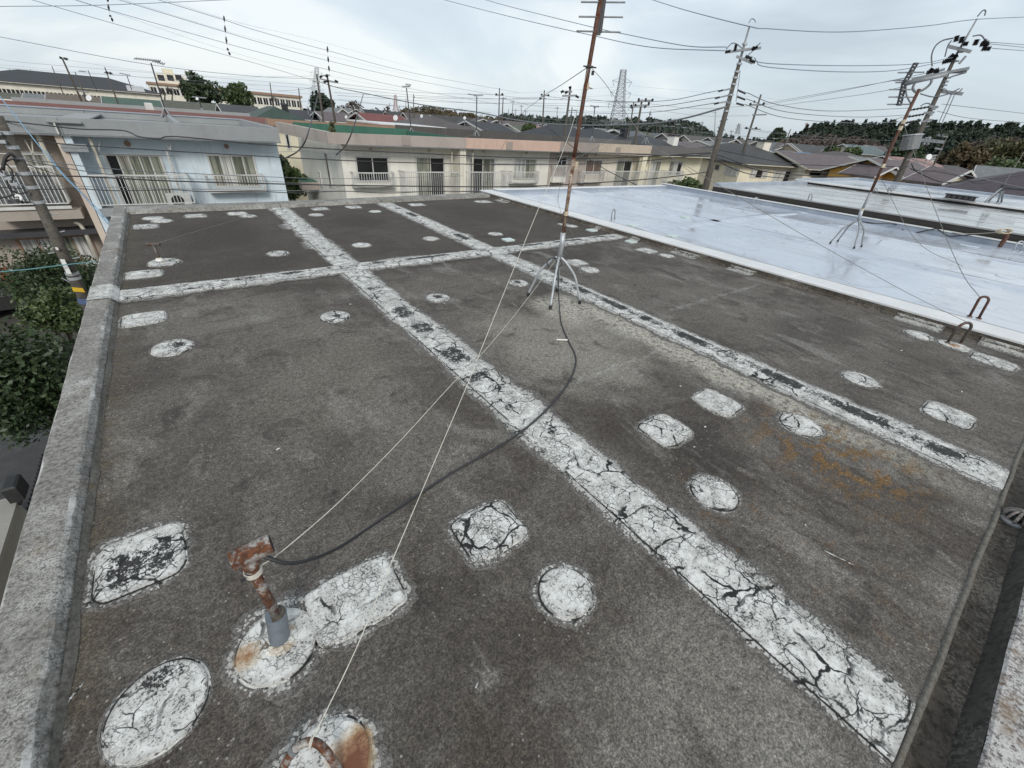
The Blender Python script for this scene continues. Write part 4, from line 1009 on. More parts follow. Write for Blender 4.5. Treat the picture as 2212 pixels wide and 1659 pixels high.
# the aerial at the top: perforated boom with rods
ae = MB()
ba, bb = mp_(1291.5, 71), mp_(1306, -40)
bl = np.linalg.norm(bb - ba); bd = (bb - ba) / bl; side = np.array([0.78, -0.62, 0]); 
off = side * 0.0
hw = 0.022; nh = 13
for s_ in (-1, 1): ae.beam(ba + RT * s_ * hw * .8, bb + RT * s_ * hw * .8, 0.012, 0.03)
for k in range(nh + 1):
    c = ba + bd * bl * k / nh; ae.beam(c - RT * hw, c + RT * hw, 0.022, 0.03)
bo = ae.build('aerial_boom', 'dark_metal', am)
for (x0, y0_, x1, y1_) in ((1256, 4.3, 1350, 5.2), (1251, 36, 1345, 37.2), (1246, 67, 1340, 69.7), (1261, -28, 1355, -27)):
    a = mp_(x0, y0_); b = mp_(x1, y1_)
    MB().tube([a, b], 0.0062, 8).build('aerial_rod', 'galvanised_dull', am)
# coil of cable at the hub
cl = [hub + np.array((-0.03, 0, -.02)) + RT * (-0.075 * math.sin(a) - 0.03) + UP * (0.055 * math.cos(a) - 0.06) for a in np.linspace(-0.6, 6.9, 26)]
tag(MB().tube(cl, 0.0058, 6).build('cable_coil', 'cable_black', None, smooth=True), 'loop of black cable hanging on the stand of the rusty mast', 'cable')
cx = [mp_(1196, 556), mp_(1203, 567), mp_(1206, 600), D(1207, 640, fd(mc) - .12), at_z(1210, 680, 0.012), at_z(1213, 700, 0.007), at_z(1227, 735, .007), at_z(1242, 765, .007), at_z(1243, 790, .007), at_z(1228, 827, .007), at_z(1190, 876, .02), at_z(1130, 930, .022),
      at_z(1060, 975, .007), at_z(987, 1015, .007), at_z(925, 1055, .007), at_z(872, 1090, .03), at_z(800, 1138, .12), at_z(737, 1180, .24), at_z(680, 1206, 0.34), at_z(625, 1217, .40), at_z(585, 1207, .44), at_z(556, 1196, .455)]
wire('thick black cable curving over the dark roof from the mast to the T pipe', cx, 0.0062, 'cable_black', None, 'coaxial_cable', 'cable', 5, 8)
cab = [mp_(1219, 470), mp_(1221, 500), mp_(1218, 530), mp_(1209, 556)]
wire('thin black lead taped down the lower mast of the rusty antenna', cab, 0.004, 'cable_black', None, 'antenna_lead', 'cable')
q = at_z(1214, 734, 0.008); q1 = at_z(1202, 733.5, 0.01); q2 = at_z(1226, 734.5, 0.01)
tag(MB().tube([q1, q2], 0.007, 6).build('tape_scrap', 'label_white', None), 'short white strip of tape lying across the black cable', 'tape')
# guy wires
G = 'guy wires of the rusty mast'
wire('long white guy wire running from the rusty mast down to the rusty pipe hook', [mp_(1271, 145), (1231, 287), (1163.5, 450), (1106, 590), (1035, 766), (1010, 830), (852, 1200), (770, 1400), hook_top], 0.0017, 'guy_white', G, 'guy_wire', 'wire', 3)
wire('slack white guy wire between the silver stand and the T pipe', [hub + np.array((-.02, 0, -.02)), (1141, 643), (1058, 745), (977, 829), (872, 944), (737, 1080), (610, 1190), pipe_top], 0.0017, 'guy_white', G, 'guy_wire', 'wire', 4)
wire('twisted guy wire from the rusty mast towards the left house row', [ring, D(1210, 185, 4.6), D(1165, 215, 7), D(1110, 270, 9), D(1040, 418, 11.0)], 0.0035, 'guy_grey', G, 'guy_wire', 'wire', 5)
wire('grey guy wire from the rusty mast to the dark hook at the right edge', [ring, (1303, 175), (1331, 215), (1356, 250), (1393, 300), (1433, 329), (1556, 402), (1756, 520), (1959, 632), h1p[5]], 0.0024, 'guy_grey', G, 'guy_wire', 'wire', 3)
wire('thin guy wire from the rusty mast to its small hook near the boundary', [ring, (1256, 250), (1243, 330), (1205, 432), (1240, 520), h3p[5]], 0.002, 'guy_grey', G, 'guy_wire', 'wire', 4)
wire('thin wire from the leaning pipe to the far row of patches', [t2, at_z(440, 495, 0.15), at_z(525, 471, 0.02)], 0.003, 'guy_grey', G, 'guy_wire', 'wire', 3)

# ------------------------------------------------------------------ second mast on the white roof
f2p = [at_z(*q, R2Z) for q in [(1793, 526), (1809, 522), (1844, 537), (1860, 533.5)]]; m2 = np.mean(f2p, axis=0); Y2 = m2[1]
qp = lambda x, y: at_v(x, y, m2)
a2 = thing('antenna_mast', 'leaning rusty antenna mast with ladder aerial on the white roof', 'antenna', m2)
hb2 = qp(1855, 474); cl2 = qp(1862, 452)
MB().tube([hb2, cl2], 0.032, 12).build('stand_collar', 'galvanised', a2, smooth=True)
for f_ in f2p:
    dxy = f_ - m2; dxy[2] = 0
    p0 = hb2.copy(); p2_ = m2 + dxy * 0.62 + np.array((0, 0, (hb2[2] - R2Z) * 0.66)) + (hb2 - m2) * np.array((.4, .4, 0)); p3 = f_ + np.array((0, 0, .03))
    lg = MB().tube(smooth_path([p0, p2_, (p2_ + p3) / 2, p3], 4), 0.014, 9).build('leg', 'galvanised_dull', a2, smooth=True)
    MB().tube([p3, f_], 0.018, 8).build('rubber_foot', 'black_rubber', lg)
MB().tube([cl2 - (cl2 - hb2) * .3, qp(1881, 415)], 0.022, 10).build('pole', 'galvanised_dull', a2, smooth=True)
MB().tube([qp(1881, 415), qp(1931, 305), qp(1986, 192)], 0.024, 10).build('pole', 'rusty_red', a2, smooth=True)
for (x, y) in ((1945, 277), (1952, 263), (1908, 358), (1862, 454)):
    a = qp(x, y); MB().tube([a - np.array((0, 0, .03)), a + np.array((0, 0, .03))], 0.03, 8).build('tape_band', 'tape', a2)
bt, bm, bo_ = qp(1978, 138), qp(1953, 181), qp(1942.5, 226)
m = MB()
for A_, B_ in ((bt, bm), (bm, bo_)):
    for s_ in (-1, 1): m.beam(A_ + RT * s_ * 0.03, B_ + RT * s_ * 0.03, 0.018, 0.03)
    for k in range(7):
        c = A_ + (B_ - A_) * k / 6; m.beam(c - RT * .035, c + RT * .035, 0.035, 0.03)
m.build('aerial_boom', 'dark_metal', a2)
for (x0, y0_, x1, y1_) in ((1939, 157, 1997, 156), (1930, 174, 1985, 174), (1934, 178.5, 1972, 178), (1920, 193.5, 1976, 193.5), (1919, 209.5, 1974, 210), (1916, 225.5, 1971, 225.5)):
    MB().tube([qp(x0, y0_), qp(x1, y1_)], 0.011, 7).build('aerial_rod', 'galvanised_dull', a2)
MB().tube([bm, qp(1990, 173), qp(2048, 160)], 0.03, 8).build('aerial_arm', 'galvanised_dull', a2, smooth=True)
MB().tube(smooth_path([qp(1977, 178), qp(1972, 190), qp(1979, 199), qp(1996, 193), qp(2009, 182), qp(2013, 173)], 4), 0.018, 8).build('aerial_bracket', 'steel_grey', a2, smooth=True)
wire('thin lead hanging from the ladder aerial to its mast', [qp(1957, 183), qp(1958, 205), qp(1968, 225)], 0.012, 'cable_grey', None, 'antenna_lead', 'cable')
cgb = [at_z(1863, 478, .3), D(1882, 482, fd(m2)), at_x(1935, 485, 14.25), at_x(1953, 499, 14.22), at_x(1975, 503, 14.22), at_x(2005, 497, 14.22), at_x(2022, 494.5, 14.25), at_x(2033, 500, 14.22), at_x(2050, 510, 14.22), at_x(2082, 508, 14.25), at_x(2150, 503, 14.25)]
wire('black cable drooping over the far parapet of the white roof', [np.array(q) if len(q) == 3 else q for q in cgb], 0.014, 'cable_black', None, 'coaxial_cable', 'cable')
bpst = at_z(2167, 522, 0.19); bpt = at_v(2175, 501, bpst)
rp = thing('rusty_post', 'short rusty post with bundled pale wire at the far white roof parapet', 'post', bpst)
MB().tube([bpst - np.array((0, 0, .12)), (bpst + bpt) / 2 + RT * .03, bpt], [0.035, 0.045, 0.04], 8).build('post', 'rusty_red', rp)
m = MB()
for j in range(4):
    m.tube([bpt + RT * (0.13 * math.cos(a) - 0.06) + UP * (0.05 * math.sin(a) + .01 * j) + FW * (.03 * j - .05) for a in np.linspace(0, 6.2, 14)], 0.01, 5)
m.build('wire_bundle', 'tape', rp)
wire('pale wire stretched from the rusty post to the white parapet', [bpt, (2090, 505), (2021, 498), at_x(2000, 497, 14.4)], 0.008, 'cable_pale', None, 'guy_wire', 'wire')
wire('thin grey guy wire crossing the white roof to the red brown hook', [qp(1951, 265), (2015, 440), (2075, 583), at_z(2119, 645, .2)], 0.004, 'guy_grey', None, 'guy_wire', 'wire')
wire('faint wire lying from the stand of the leaning mast over the white roof', [qp(1900, 380), (1980, 520), at_z(2080, 575, R2Z + .02)], 0.004, 'guy_grey', None, 'guy_wire', 'wire')
# third stand on the far roof
f3p = [at_z(*q, R4Z) for q in [(2128, 437), (2136, 434), (2155, 437), (2163, 437)]]; m3 = np.mean(f3p, axis=0)
a3 = thing('antenna_stand', 'pale antenna stand with a black mast on the farthest flat roof', 'antenna', m3)
h3 = at_v(2166, 405, m3); 
for f_ in f3p: MB().tube([f_, f_ * .4 + h3 * .6 + np.array((0, 0, .05)), h3], 0.03, 7).build('leg', 'galvanised_dull', a3, smooth=True)
MB().tube([h3 - np.array((0, 0, .1)), h3 + np.array((0, 0, .1))], 0.09, 8).build('stand_collar', 'dark_metal', a3)
MB().tube([h3, at_v(2240, 412, m3)], 0.05, 8).build('pole', 'dark_metal', a3)
wire('grey guy wire from the black stand up out of the picture on the right', [h3, (2180, 380), at_v(2230, 300, m3)], 0.01, 'guy_grey', None, 'guy_wire', 'wire')
# ------------------------------------------------------------------ houses across the street
YW, YB, YFS = 24.9, 24.0, 23.9            # wall plane, balcony front plane, fascia plane
BAL = {}
def window(parent, x0, x1, z0, z1, y, panes, frame='white_metal', fw=0.06, axis='y', sill=True):
    """panes: list of materials from left to right; the leaf frames are real bars"""
    w_ = MB(); n = len(panes)
    def bx(m, a, b, d0, d1, c, e):
        if axis == 'y': m.box(a, b, d0, d1, c, e)
        else: m.box(d0, d1, a, b, c, e)
    s_ = -1
    d = lambda k: (y + s_ * k)
    lo, hi = lambda a, b: min(a, b), lambda a, b: max(a, b)
    def bar(m, a, b, k0, k1, c, e): bx(m, a, b, min(d(k0), d(k1)), max(d(k0), d(k1)), c, e)
    bar(w_, x0, x0 + fw, -0.05, 0.05, z0, z1); bar(w_, x1 - fw, x1, -0.05, 0.05, z0, z1)
    bar(w_, x0 + fw, x1 - fw, -0.05, 0.05, z1 - fw, z1); bar(w_, x0 + fw, x1 - fw, -0.05, 0.05, z0, z0 + fw)
    fr = w_.build('window', frame, parent)
    wd = (x1 - x0 - 2 * fw) / n
    for i, mt in enumerate(panes):
        a = x0 + fw + wd * i; b = a + wd
        g_ = MB(); bar(g_, a + 0.025, b - 0.025, -0.02, 0.002 + 0.004 * (i % 2), z0 + fw + .025, z1 - fw - .025); g_.build('pane', mt, fr)
        f_ = MB(); bar(f_, a, a + 0.025, -0.02, 0.02, z0 + fw, z1 - fw); bar(f_, b - 0.025, b, -0.02, 0.02, z0 + fw, z1 - fw)
        bar(f_, a + .025, b - .025, -0.02, 0.02, z1 - fw - .025, z1 - fw); bar(f_, a + .025, b - .025, -0.02, 0.02, z0 + fw, z0 + fw + .025)
        f_.build('sash', frame, fr)
    return fr
def balcony(parent, x0, x1, zt, zb, yw, yf, slab=None, step=0.115, curved=False, mat='white_metal', name='balcony'):
    """top rail, bottom rail, posts and separate balusters"""
    m = MB(); bulge = 0.16 if curved else 0
    def yy(x): return yf - bulge * (1 - ((x - (x0 + x1) / 2) / ((x1 - x0) / 2)) ** 2)
    nx = 8 if curved else 1
    for i in range(nx):
        a, b = x0 + (x1 - x0) * i / nx, x0 + (x1 - x0) * (i + 1) / nx
        for z, t in ((zt, 0.055), (zb, 0.035)): m.beam((a, yy(a), z), (b, yy(b), z), 0.05, t)
    for x in (x0, x1):
        for z, t in ((zt, 0.055), (zb, 0.035)): m.beam((x, yf, z), (x, yw, z), 0.045, t)
    for x in (x0, x1): m.beam((x, yf, zb), (x, yf, zt), 0.045)
    r_ = m.build(name, mat, parent)
    def bal(x, y):
        h = round(zt - zb, 1); key = (h, mat)
        if key not in BAL:
            mm = MB().box(-0.011, 0.011, -0.011, 0.011, 0, 1); BAL[key] = mm.build('baluster', mat, r_, world=False); o = BAL[key]
        else:
            o = BAL[key].copy(); COL.objects.link(o); o.parent = r_
        q = parent.location
        o.location = (x - q[0], y - q[1], zb + .017 - q[2]); o.scale = (1, 1, zt - zb - 0.04)
    n = max(2, int((x1 - x0) / step))
    for i in range(1, n): x = x0 + (x1 - x0) * i / n; bal(x, yy(x))
    ns = max(1, int((yw - yf) / step))
    for x in (x0, x1):
        for i in range(0, ns): bal(x, yf + (yw - yf) * i / ns)
    return r_
def wx(x, y=None, Y=YW): return at_y(x, 350 if y is None else y, Y)
def pxbox(xl, yt, xr, yb, Y=YW):
    """left, top, right, bottom of an upright rectangle on the plane y = Y (bottom measured at its left edge)"""
    a = at_y(xl, yt, Y); b = at_y(xr, yt + (xr - xl) * 0.035, Y); c = at_y(xl + (yb - yt) * 0.12, yb, Y)
    return a[0], b[0], c[2], a[2]
def fascia(parent, x0, x1, zt0, zb0, zt1, zb1, mat, y=YFS, th=0.25, gap=0.006, cap=None):
    m = MB(); a, b = x0 + gap, x1 - gap
    m.add([(a, y, zb0), (b, y, zb1), (b, y + th, zb1), (a, y + th, zb0), (a, y - .02, zt0), (b, y - .02, zt1), (b, y + th, zt1), (a, y + th, zt0)],
          [(0, 3, 2, 1), (4, 5, 6, 7), (0, 1, 5, 4), (1, 2, 6, 5), (2, 3, 7, 6), (3, 0, 4, 7)])
    o = m.build('fascia', mat, parent)
    m = MB().beam((a, y - .03, zb0 - 0.03), (b, y - .03, zb1 - 0.03), 0.05, 0.05); m.build('drip_edge', cap or 'steel_grey', parent)
    return o
ZT, ZB = 0.80, 0.24
def unit(name, label, x0, x1, wallm, fasm, roofm, depth=9.0, zt=(ZT, ZT), zb=(ZB, ZB), setback=0.0):
    t = thing(name, label, 'house', ((x0 + x1) / 2, YW, GZ), 'flat roofed houses across the street')
    y0 = YW + setback
    MB().box(x0 + .004, x1 - .004, y0, YW + depth, GZ, 0.30).build('wall', wallm, t)
    zr = 0.45
    MB().box(x0 + .01, x1 - .01, YFS + 0.26, YW + depth + .3, 0.302, zr).build('roof_deck', roofm, t)
    fascia(t, x0, x1, zt[0], zb[0], zt[1], zb[1], fasm)
    MB().box(x0 + .01, x1 - .01, YFS + 0.02, y0 + 0.02, 0.262, 0.30).build('soffit', wallm, t)
    return t
# unit boundaries measured on the fascia and wall planes
XA = at_y(107, 257, YFS)[0]; XBL = at_y(608, 318, YFS)[0]; XBW = wx(600, 400)[0]
# taupe house at the far left
tp = unit('flat_roofed_house', 'taupe flat roofed house at the left picture edge with grey cloth on its balcony', -9.5, XA + .2, 'wall_taupe', 'fascia_grey', 'roof_grey_coat', zt=(0.70, 0.73), zb=(0.2, 0.22))
bl = unit('flat_roofed_house', 'pale blue flat roofed house with a grey fascia and curtained sliding door', XA + .2, XBW + .35, 'wall_blue', 'fascia_grey', 'roof_grey_coat', zt=(0.73, 0.76), zb=(0.22, 0.24))
MB().add([(XBW + .05, YW, GZ), (XBW + .05, YW + 8.9, GZ), (XBW + .05, YW + 8.9, .26), (XBW + .05, YW, .26)], [(0, 1, 2, 3)]).build('side_wall', 'wall_blue', bl)
# parapet rims at the sides and back of the grey roofs
for t_, a, b in ((tp, -9.5, XA + .2), (bl, XA + .2, XBW + .35)):
    zp = at_y(375, 250.5, YW + 9.05)[2]; MB().box(a + .01, b - .01, YW + 9.05, YW + 9.3, 0.46, zp).build('parapet', 'fascia_grey', t_)
    MB().box(a, b, YW + 9.0, YW + 9.35, zp + .004, zp + .05).build('parapet_cap', 'coping_blue', t_)
MB().box(XBW + .1, XBW + .34, YFS + .3, YW + 9.04, 0.46, 0.80).build('parapet', 'fascia_grey', bl)
MB().box(at_y(368, 262, 29)[0], at_y(368, 262, 29)[0] + .2, YFS + .3, YW + 9.04, 0.46, 0.78).build('parapet', 'fascia_grey', bl)
# sloping party wall cap
pa = at_y(107, 257, YFS - .03); 
MB().box(pa[0] - .05, pa[0] + 0.75, YFS - 0.10, YW + 9.0, 0.55, pa[2] - .10).build('party_wall_cap', 'fascia_grey', bl)
MB().box(pa[0] - .12, pa[0] + 0.82, YFS - 0.14, YW + 9.0, pa[2] - .095, pa[2] - .04).build('cap_plate', 'fascia_grey', bl)
MB().beam(at_y(114, 260, YFS - .1), at_y(127, 290, YFS - .1), 0.05).build('rain_pipe', 'white_metal', bl)
# pilasters between the two
for px0, px1, mt, tt in ((117, 134, 'pilaster_tan', tp), (136, 153, 'wall_blue', bl)):
    a = at_y(px0, 295, YB)[0]; b = at_y(px1, 295, YB)[0]; MB().box(a, b, YB - .02, YW, GZ, 0.25).build('partition', mt, tt)
# blue: sliding door, window, balconies
a, b, c, d = pxbox(221, 331, 347, 331 + 60)
window(bl, a, b, d - 2.05, d, YW, ['window_glass', 'curtain', 'curtain', 'curtain', 'curtain'])
a, b, c, d = pxbox(444, 332, 548, 398)
window(bl, a, b, c - .15, d, YW, ['curtain', 'curtain_white', 'curtain', 'curtain'])
L0 = at_y(187, 381, YB); R0 = at_y(402, 377, YB)
zt_ = (L0[2] + R0[2]) / 2
balcony(bl, L0[0], R0[0], zt_, zt_ - 1.08, YW - .05, YB)
MB().box(L0[0] - .05, R0[0] + .05, YB - .08, YW, zt_ - 1.5, zt_ - 1.2).build('balcony_slab', 'fascia_grey', bl)
L1 = at_y(441, 377, YB + .35); R1 = at_y(568, 379, YB + .35)
balcony(bl, L1[0], R1[0], (L1[2] + R1[2]) / 2, (L1[2] + R1[2]) / 2 - 0.62, YW - .02, YB + .4, curved=True, name='window_balcony')
MB().box(L1[0], R1[0], YB + .38, YW, L1[2] - .76, L1[2] - .68).build('balcony_slab', 'white_metal', bl)
for q, r_ in (((275, 310), .11), ((489, 316), .09)):
    p = at_y(*q, YW - .01); MB().tube([p, p - (0, .05, 0)], r_, 14).build('wall_vent', 'fascia_brown', bl)
p = at_y(193, 298, YB + .15); MB().tube([(p[0], p[1], .24), (p[0], p[1], -3.0)], 0.055, 8).build('drain_pipe', 'pvc_cream', bl)
p = at_y(366, 345, YB + .55); MB().tube([(p[0], p[1], -.25), (p[0], p[1], -2.9)], 0.045, 8).build('drain_pipe', 'white_metal', bl)
for (x, y, x2, y2) in ((353, 303, 368, 325), (368, 303, 368, 325), (203, 303, 213, 335), (215, 303, 213, 335)): MB().beam(at_y(x, y, YB + .3), at_y(x2, y2, YB + .3), 0.03).build('pole_bracket', 'white_metal', bl)
MB().tube([at_y(215, 333, YB + .3), at_y(385, 337, YB + .3)], 0.016, 6).build('washing_pole', 'steel_grey', bl)
bxp = at_y(162, 319, YB - .06)
cb_ = thing('cable_box', 'grey cable junction box slung in front of the blue house', 'box', bxp)
MB().bbox(-.36, .36, -.1, .1, -.13, .13, .02).build('box_body', 'galvanised_dull', cb_, world=False)
MB().box(-.37, .37, -.11, .11, -0.01, 0.01).build('box_band', 'steel_grey', cb_, world=False)
# outdoor unit on the balcony
o = thing('air_conditioner', 'white air conditioner with a round black fan behind the blue house railing', 'air conditioner', at_y(387, 432, YW - .35))
MB().bbox(-.42, .42, -.15, .15, -.32, .28, .02).build('case', 'white_metal', o, world=False)
MB().tube([(-.05, -.151, -.02), (-.05, -.165, -.02)], 0.235, 20).build('fan_grille', 'black_rubber', o, world=False)
# taupe: window, balcony, cloth
window(tp, at_y(20, 325, YW)[0], at_y(92, 327, YW)[0], -2.4, at_y(60, 327, YW)[2], YW, ['window_glass', 'curtain', 'curtain'])
L2 = at_y(-70, 384, YB); R2 = at_y(150, 384, YB)
balcony(tp, L2[0], R2[0] - .35, -.86, -2.12, YW - .05, YB)
MB().box(L2[0], R2[0] - .1, YB - .1, YW, -2.68, -2.36).build('balcony_slab', 'wall_taupe', tp)
MB().box(L2[0], R2[0] - .3, YB - .12, YB - .05, -2.30, -2.2).build('balcony_trim', 'white_metal', tp)
m = MB(); nn = 30; xa, xb = L2[0] + .2, at_y(118, 400, YB)[0]
for i in range(nn + 1):
    x = xa + (xb - xa) * i / nn
    for z, k in ((-1.05, .02), (-1.4, .05), (-1.8, .05), (-2.1, .03)): m.v.append((x, YB + .06 + k * math.sin(i * 1.1 + z * 3), z + .03 * math.sin(i * .6)))
for i in range(nn):
    for j in range(3): m.f.append((i * 4 + j, i * 4 + j + 1, i * 4 + j + 5, i * 4 + j + 4))
tag(m.build('balcony_cloth', 'grey_cloth'), 'wrinkled grey cloth sheet tied inside the taupe house railing', 'cloth')
p = at_y(84, 298, YB + .2); MB().tube([(p[0], p[1], .2), (p[0], p[1], -1.7)], 0.075, 8).build('drain_pipe', 'pvc_cream', tp)
p = at_y(162, 481, YB + .3); pts = [at_y(160, 479, YB + .3), at_y(172, 484, YB + .3), at_y(180, 494, YB + .3)]
MB().tube(pts + [(pts[-1][0], pts[-1][1], -5.6)], 0.07, 8).build('drain_pipe', 'pvc_cream', tp, smooth=True)
for (x, y, x2, y2) in ((52, 300, 72, 335), (68, 300, 72, 335)): MB().beam(at_y(x, y, YB + .3), at_y(x2, y2, YB + .3), 0.035).build('pole_bracket', 'pvc_cream', tp)
MB().tube([at_y(0, 332, YB + .3), at_y(113, 334, YB + .3)], 0.02, 6).build('washing_pole', 'white_metal', tp)
window(tp, at_y(30, 515, YW)[0], at_y(190, 500, YW)[0], -5.4, -3.45, YW, ['curtain_white', 'curtain_white', 'curtain', 'curtain_white'], 'fascia_brown', .08)
MB().box(-9.4, XA, YB + .2, YW, -3.35, -3.15).build('canopy', 'dark_metal', tp)

# cream row
xc = [at_y(733, 312, YW)[0]] + [at_y(px, 320, YFS)[0] for px in (1006, 1210, 1294, 1408)] + [at_y(1522, 327, YW)[0]]
XC0 = xc[0]
ca = unit('flat_roofed_house', 'cream flat roofed house with taupe fascia and a green lined roof gutter', xc[0], xc[1], 'wall_cream_pale', 'fascia_taupe', 'roof_green_coat', zt=(.72, .80), zb=(.24, .28))
cb2 = unit('flat_roofed_house', 'cream flat roofed house with the salmon pink fascia, white railings', xc[1], xc[2], 'wall_cream_pale', 'fascia_pink', 'roof_dark_coat', zt=(.80, .88), zb=(.28, .30))
cc = unit('flat_roofed_house', 'narrow mauve grey flat roofed house between the pink and beige fascias', xc[2], xc[3], 'wall_mauve', 'fascia_mauve', 'roof_dark_coat', zt=(.9, .92), zb=(.34, .36), setback=0.01)
cd = unit('flat_roofed_house', 'pinkish cream flat roofed house with beige fascia and striped curtains', xc[3], xc[4], 'wall_pinkcream', 'fascia_beige', 'roof_dark_coat', zt=(.92, .98), zb=(.38, .42))
ce = unit('flat_roofed_house', 'pale yellow end house of the cream row with charcoal fascia', xc[4], xc[5], 'wall_yellowpale', 'fascia_charcoal', 'roof_grey_coat', zt=(.98, 1.03), zb=(.42, .58))
# left return of the taupe fascia and the green parapet lining
xl = XC0
f0 = at_y(706, 285, YFS)
MB().add([(f0[0], YFS, .22), (f0[0], YFS - .02, f0[2]), (f0[0] - .35, YW + 9.0, .78), (f0[0] - .35, YW + 9.0, .2), (f0[0] + .3, YFS + .2, .22), (f0[0] + .3, YFS + .2, f0[2]), (f0[0] - .05, YW + 9.0, .78), (f0[0] - .05, YW + 9.0, .2)],
         [(0, 1, 2, 3), (4, 7, 6, 5), (1, 5, 6, 2), (0, 3, 7, 4), (0, 4, 5, 1), (3, 2, 6, 7)]).build('fascia', 'fascia_taupe', ca)
MB().add([(f0[0], YFS, .24), (xc[0] + .1, YFS, .24), (xc[0] + .1, YFS - .02, .74), (f0[0], YFS - .02, f0[2])], [(0, 1, 2, 3)]).build('fascia', 'fascia_taupe', ca)
MB().box(xc[0] - .6, xc[1] - .1, YW + 6.6, YW + 6.8, .44, .88).build('parapet', 'roof_green_coat', ca)
MB().box(xc[1] - .3, xc[1] - .12, YFS + .3, YW + 6.5, .44, .80).build('parapet', 'roof_green_coat', ca)
for t_, a, b in ((cb2, xc[1], xc[2]), (cc, xc[2], xc[3]), (cd, xc[3], xc[4]), (ce, xc[4], xc[5])):
    MB().box(a + .01, b - .01, YW + 8.9, YW + 9.2, .46, 1.06).build('parapet', 'roof_dark_coat' if t_ is not ce else 'fascia_charcoal', t_)
for t_, x in ((ca, 1299 / 4 + 553), (cb2, 2190 / 4 + 553), (cd, 925 / 4 + 1106)):
    p = at_y(x, 310, YFS); MB().box(p[0] - .25, p[0] + .25, YFS - .035, YFS - .021, .3, .74).build('fascia_panel', t_.children[2].data.materials[0] if False else {'flat_roofed_house': 'fascia_taupe'}.get('x', 'fascia_mauve'), t_)
def bx4(x, y, k=0): return (x / 4 + (553 if k == 0 else 1106), y / 4)
def win4(t, k, xl, yt, xr, yb, panes, **kw):
    (a, b), (c, d) = bx4(xl, yt, k), bx4(xr, yb, k)
    x0, x1, z0, z1 = pxbox(a, b, c, d)
    return window(t, x0, x1, z0, z1, YW, panes, **kw)
win4(ca, 0, 850, 1345, 1143, 1572, ['window_glass', 'window_glass'])
win4(ca, 0, 1375, 1350, 1628, 1740, ['curtain', 'window_glass'])
win4(cb2, 0, 1850, 1358, 2066, 1740, ['window_glass', 'curtain'])
win4(cb2, 1, 20, 1365, 215, 1548, ['curtain_white', 'curtain'])
win4(cc, 1, 388, 1345, 480, 1440, ['window_glass', 'window_glass'])
win4(cd, 1, 640, 1376, 785, 1510, ['curtain_brown', 'curtain_brown'])
win4(cd, 1, 910, 1380, 1042, 1700, ['curtain', 'window_glass'])
win4(ce, 1, 1210, 1388, 1292, 1690, ['curtain_white', 'curtain'])
win4(ce, 1, 1368, 1390, 1478, 1518, ['curtain', 'curtain_white', 'window_glass'])
def bal4(t, k, xl, xr, yt, yb, curved, dep, Y=YB):
    a = at_y(*bx4(xl, yt, k), Y); b = at_y(*bx4(xr, yt, k), Y); c = at_y(*bx4(xl, yb, k), Y)
    zt2 = (a[2] + b[2]) / 2; zb2 = zt2 - (a[2] - c[2])
    balcony(t, a[0], b[0], zt2, zb2, YW - .02, YW - dep, curved=curved, name='window_balcony' if curved else 'balcony', step=.13)
    MB().box(a[0] - .02, b[0] + .02, YW - dep - (.02 if not curved else -.03), YW - .005, zb2 - (.11 if curved else .4), zb2 - .05).build('balcony_slab', 'white_metal' if curved else 'wall_cream_pale', t)
bal4(ca, 0, 838, 1192, 1492, 1605, True, .45, YW - .45); bal4(ca, 0, 1285, 1750, 1488, 1760, False, .9)
bal4(cb2, 0, 1822, 2185, 1488, 1760, False, .9); bal4(cb2, 1, 2, 235, 1485, 1575, True, .45, YW - .45)
bal4(cc, 1, 366, 472, 1434, 1525, False, .35, YW - .35); bal4(cd, 1, 610, 800, 1484, 1570, True, .45, YW - .45)
bal4(cd, 1, 830, 1130, 1480, 1700, False, .9); bal4(ce, 1, 1165, 1362, 1480, 1700, False, .9); bal4(ce, 1, 1352, 1485, 1484, 1560, True, .45, YW - .45)
for t_, k, x0_, x1_ in ((ca, 0, 1765, 1790), (cb2, 0, 1792, 1815), (cd, 1, 1148, 1166), (ce, 1, 1168, 1186)):
    a = at_y(*bx4(x0_, 1300, k), YB)[0]; b = at_y(*bx4(x1_, 1300, k), YB)[0]; MB().box(a, b, YB, YW, GZ, .255).build('partition', 'wall_cream' if k == 0 else 'wall_yellowpale', t_)
for t_, k, x in ((ca, 0, 1692), (cb2, 0, 1874), (cd, 1, 1122), (ce, 1, 1215)):
    p = at_y(*bx4(x, 1300, k), YB + .2); MB().tube([(p[0], p[1], .26), (p[0], p[1], -2.4)], 0.055, 8).build('drain_pipe', 'pvc_cream', t_)
for t_, k, x, y in ((ca, 0, 990, 1290), (ca, 0, 1497, 1300), (cb2, 0, 1960, 1305), (cb2, 1, 125, 1320), (cd, 1, 725, 1335), (cd, 1, 988, 1340)):
    p = at_y(*bx4(x, y, k), YW - .01); MB().tube([p, p - (0, .06, 0)], .085, 12).build('wall_vent', 'fascia_beige', t_)
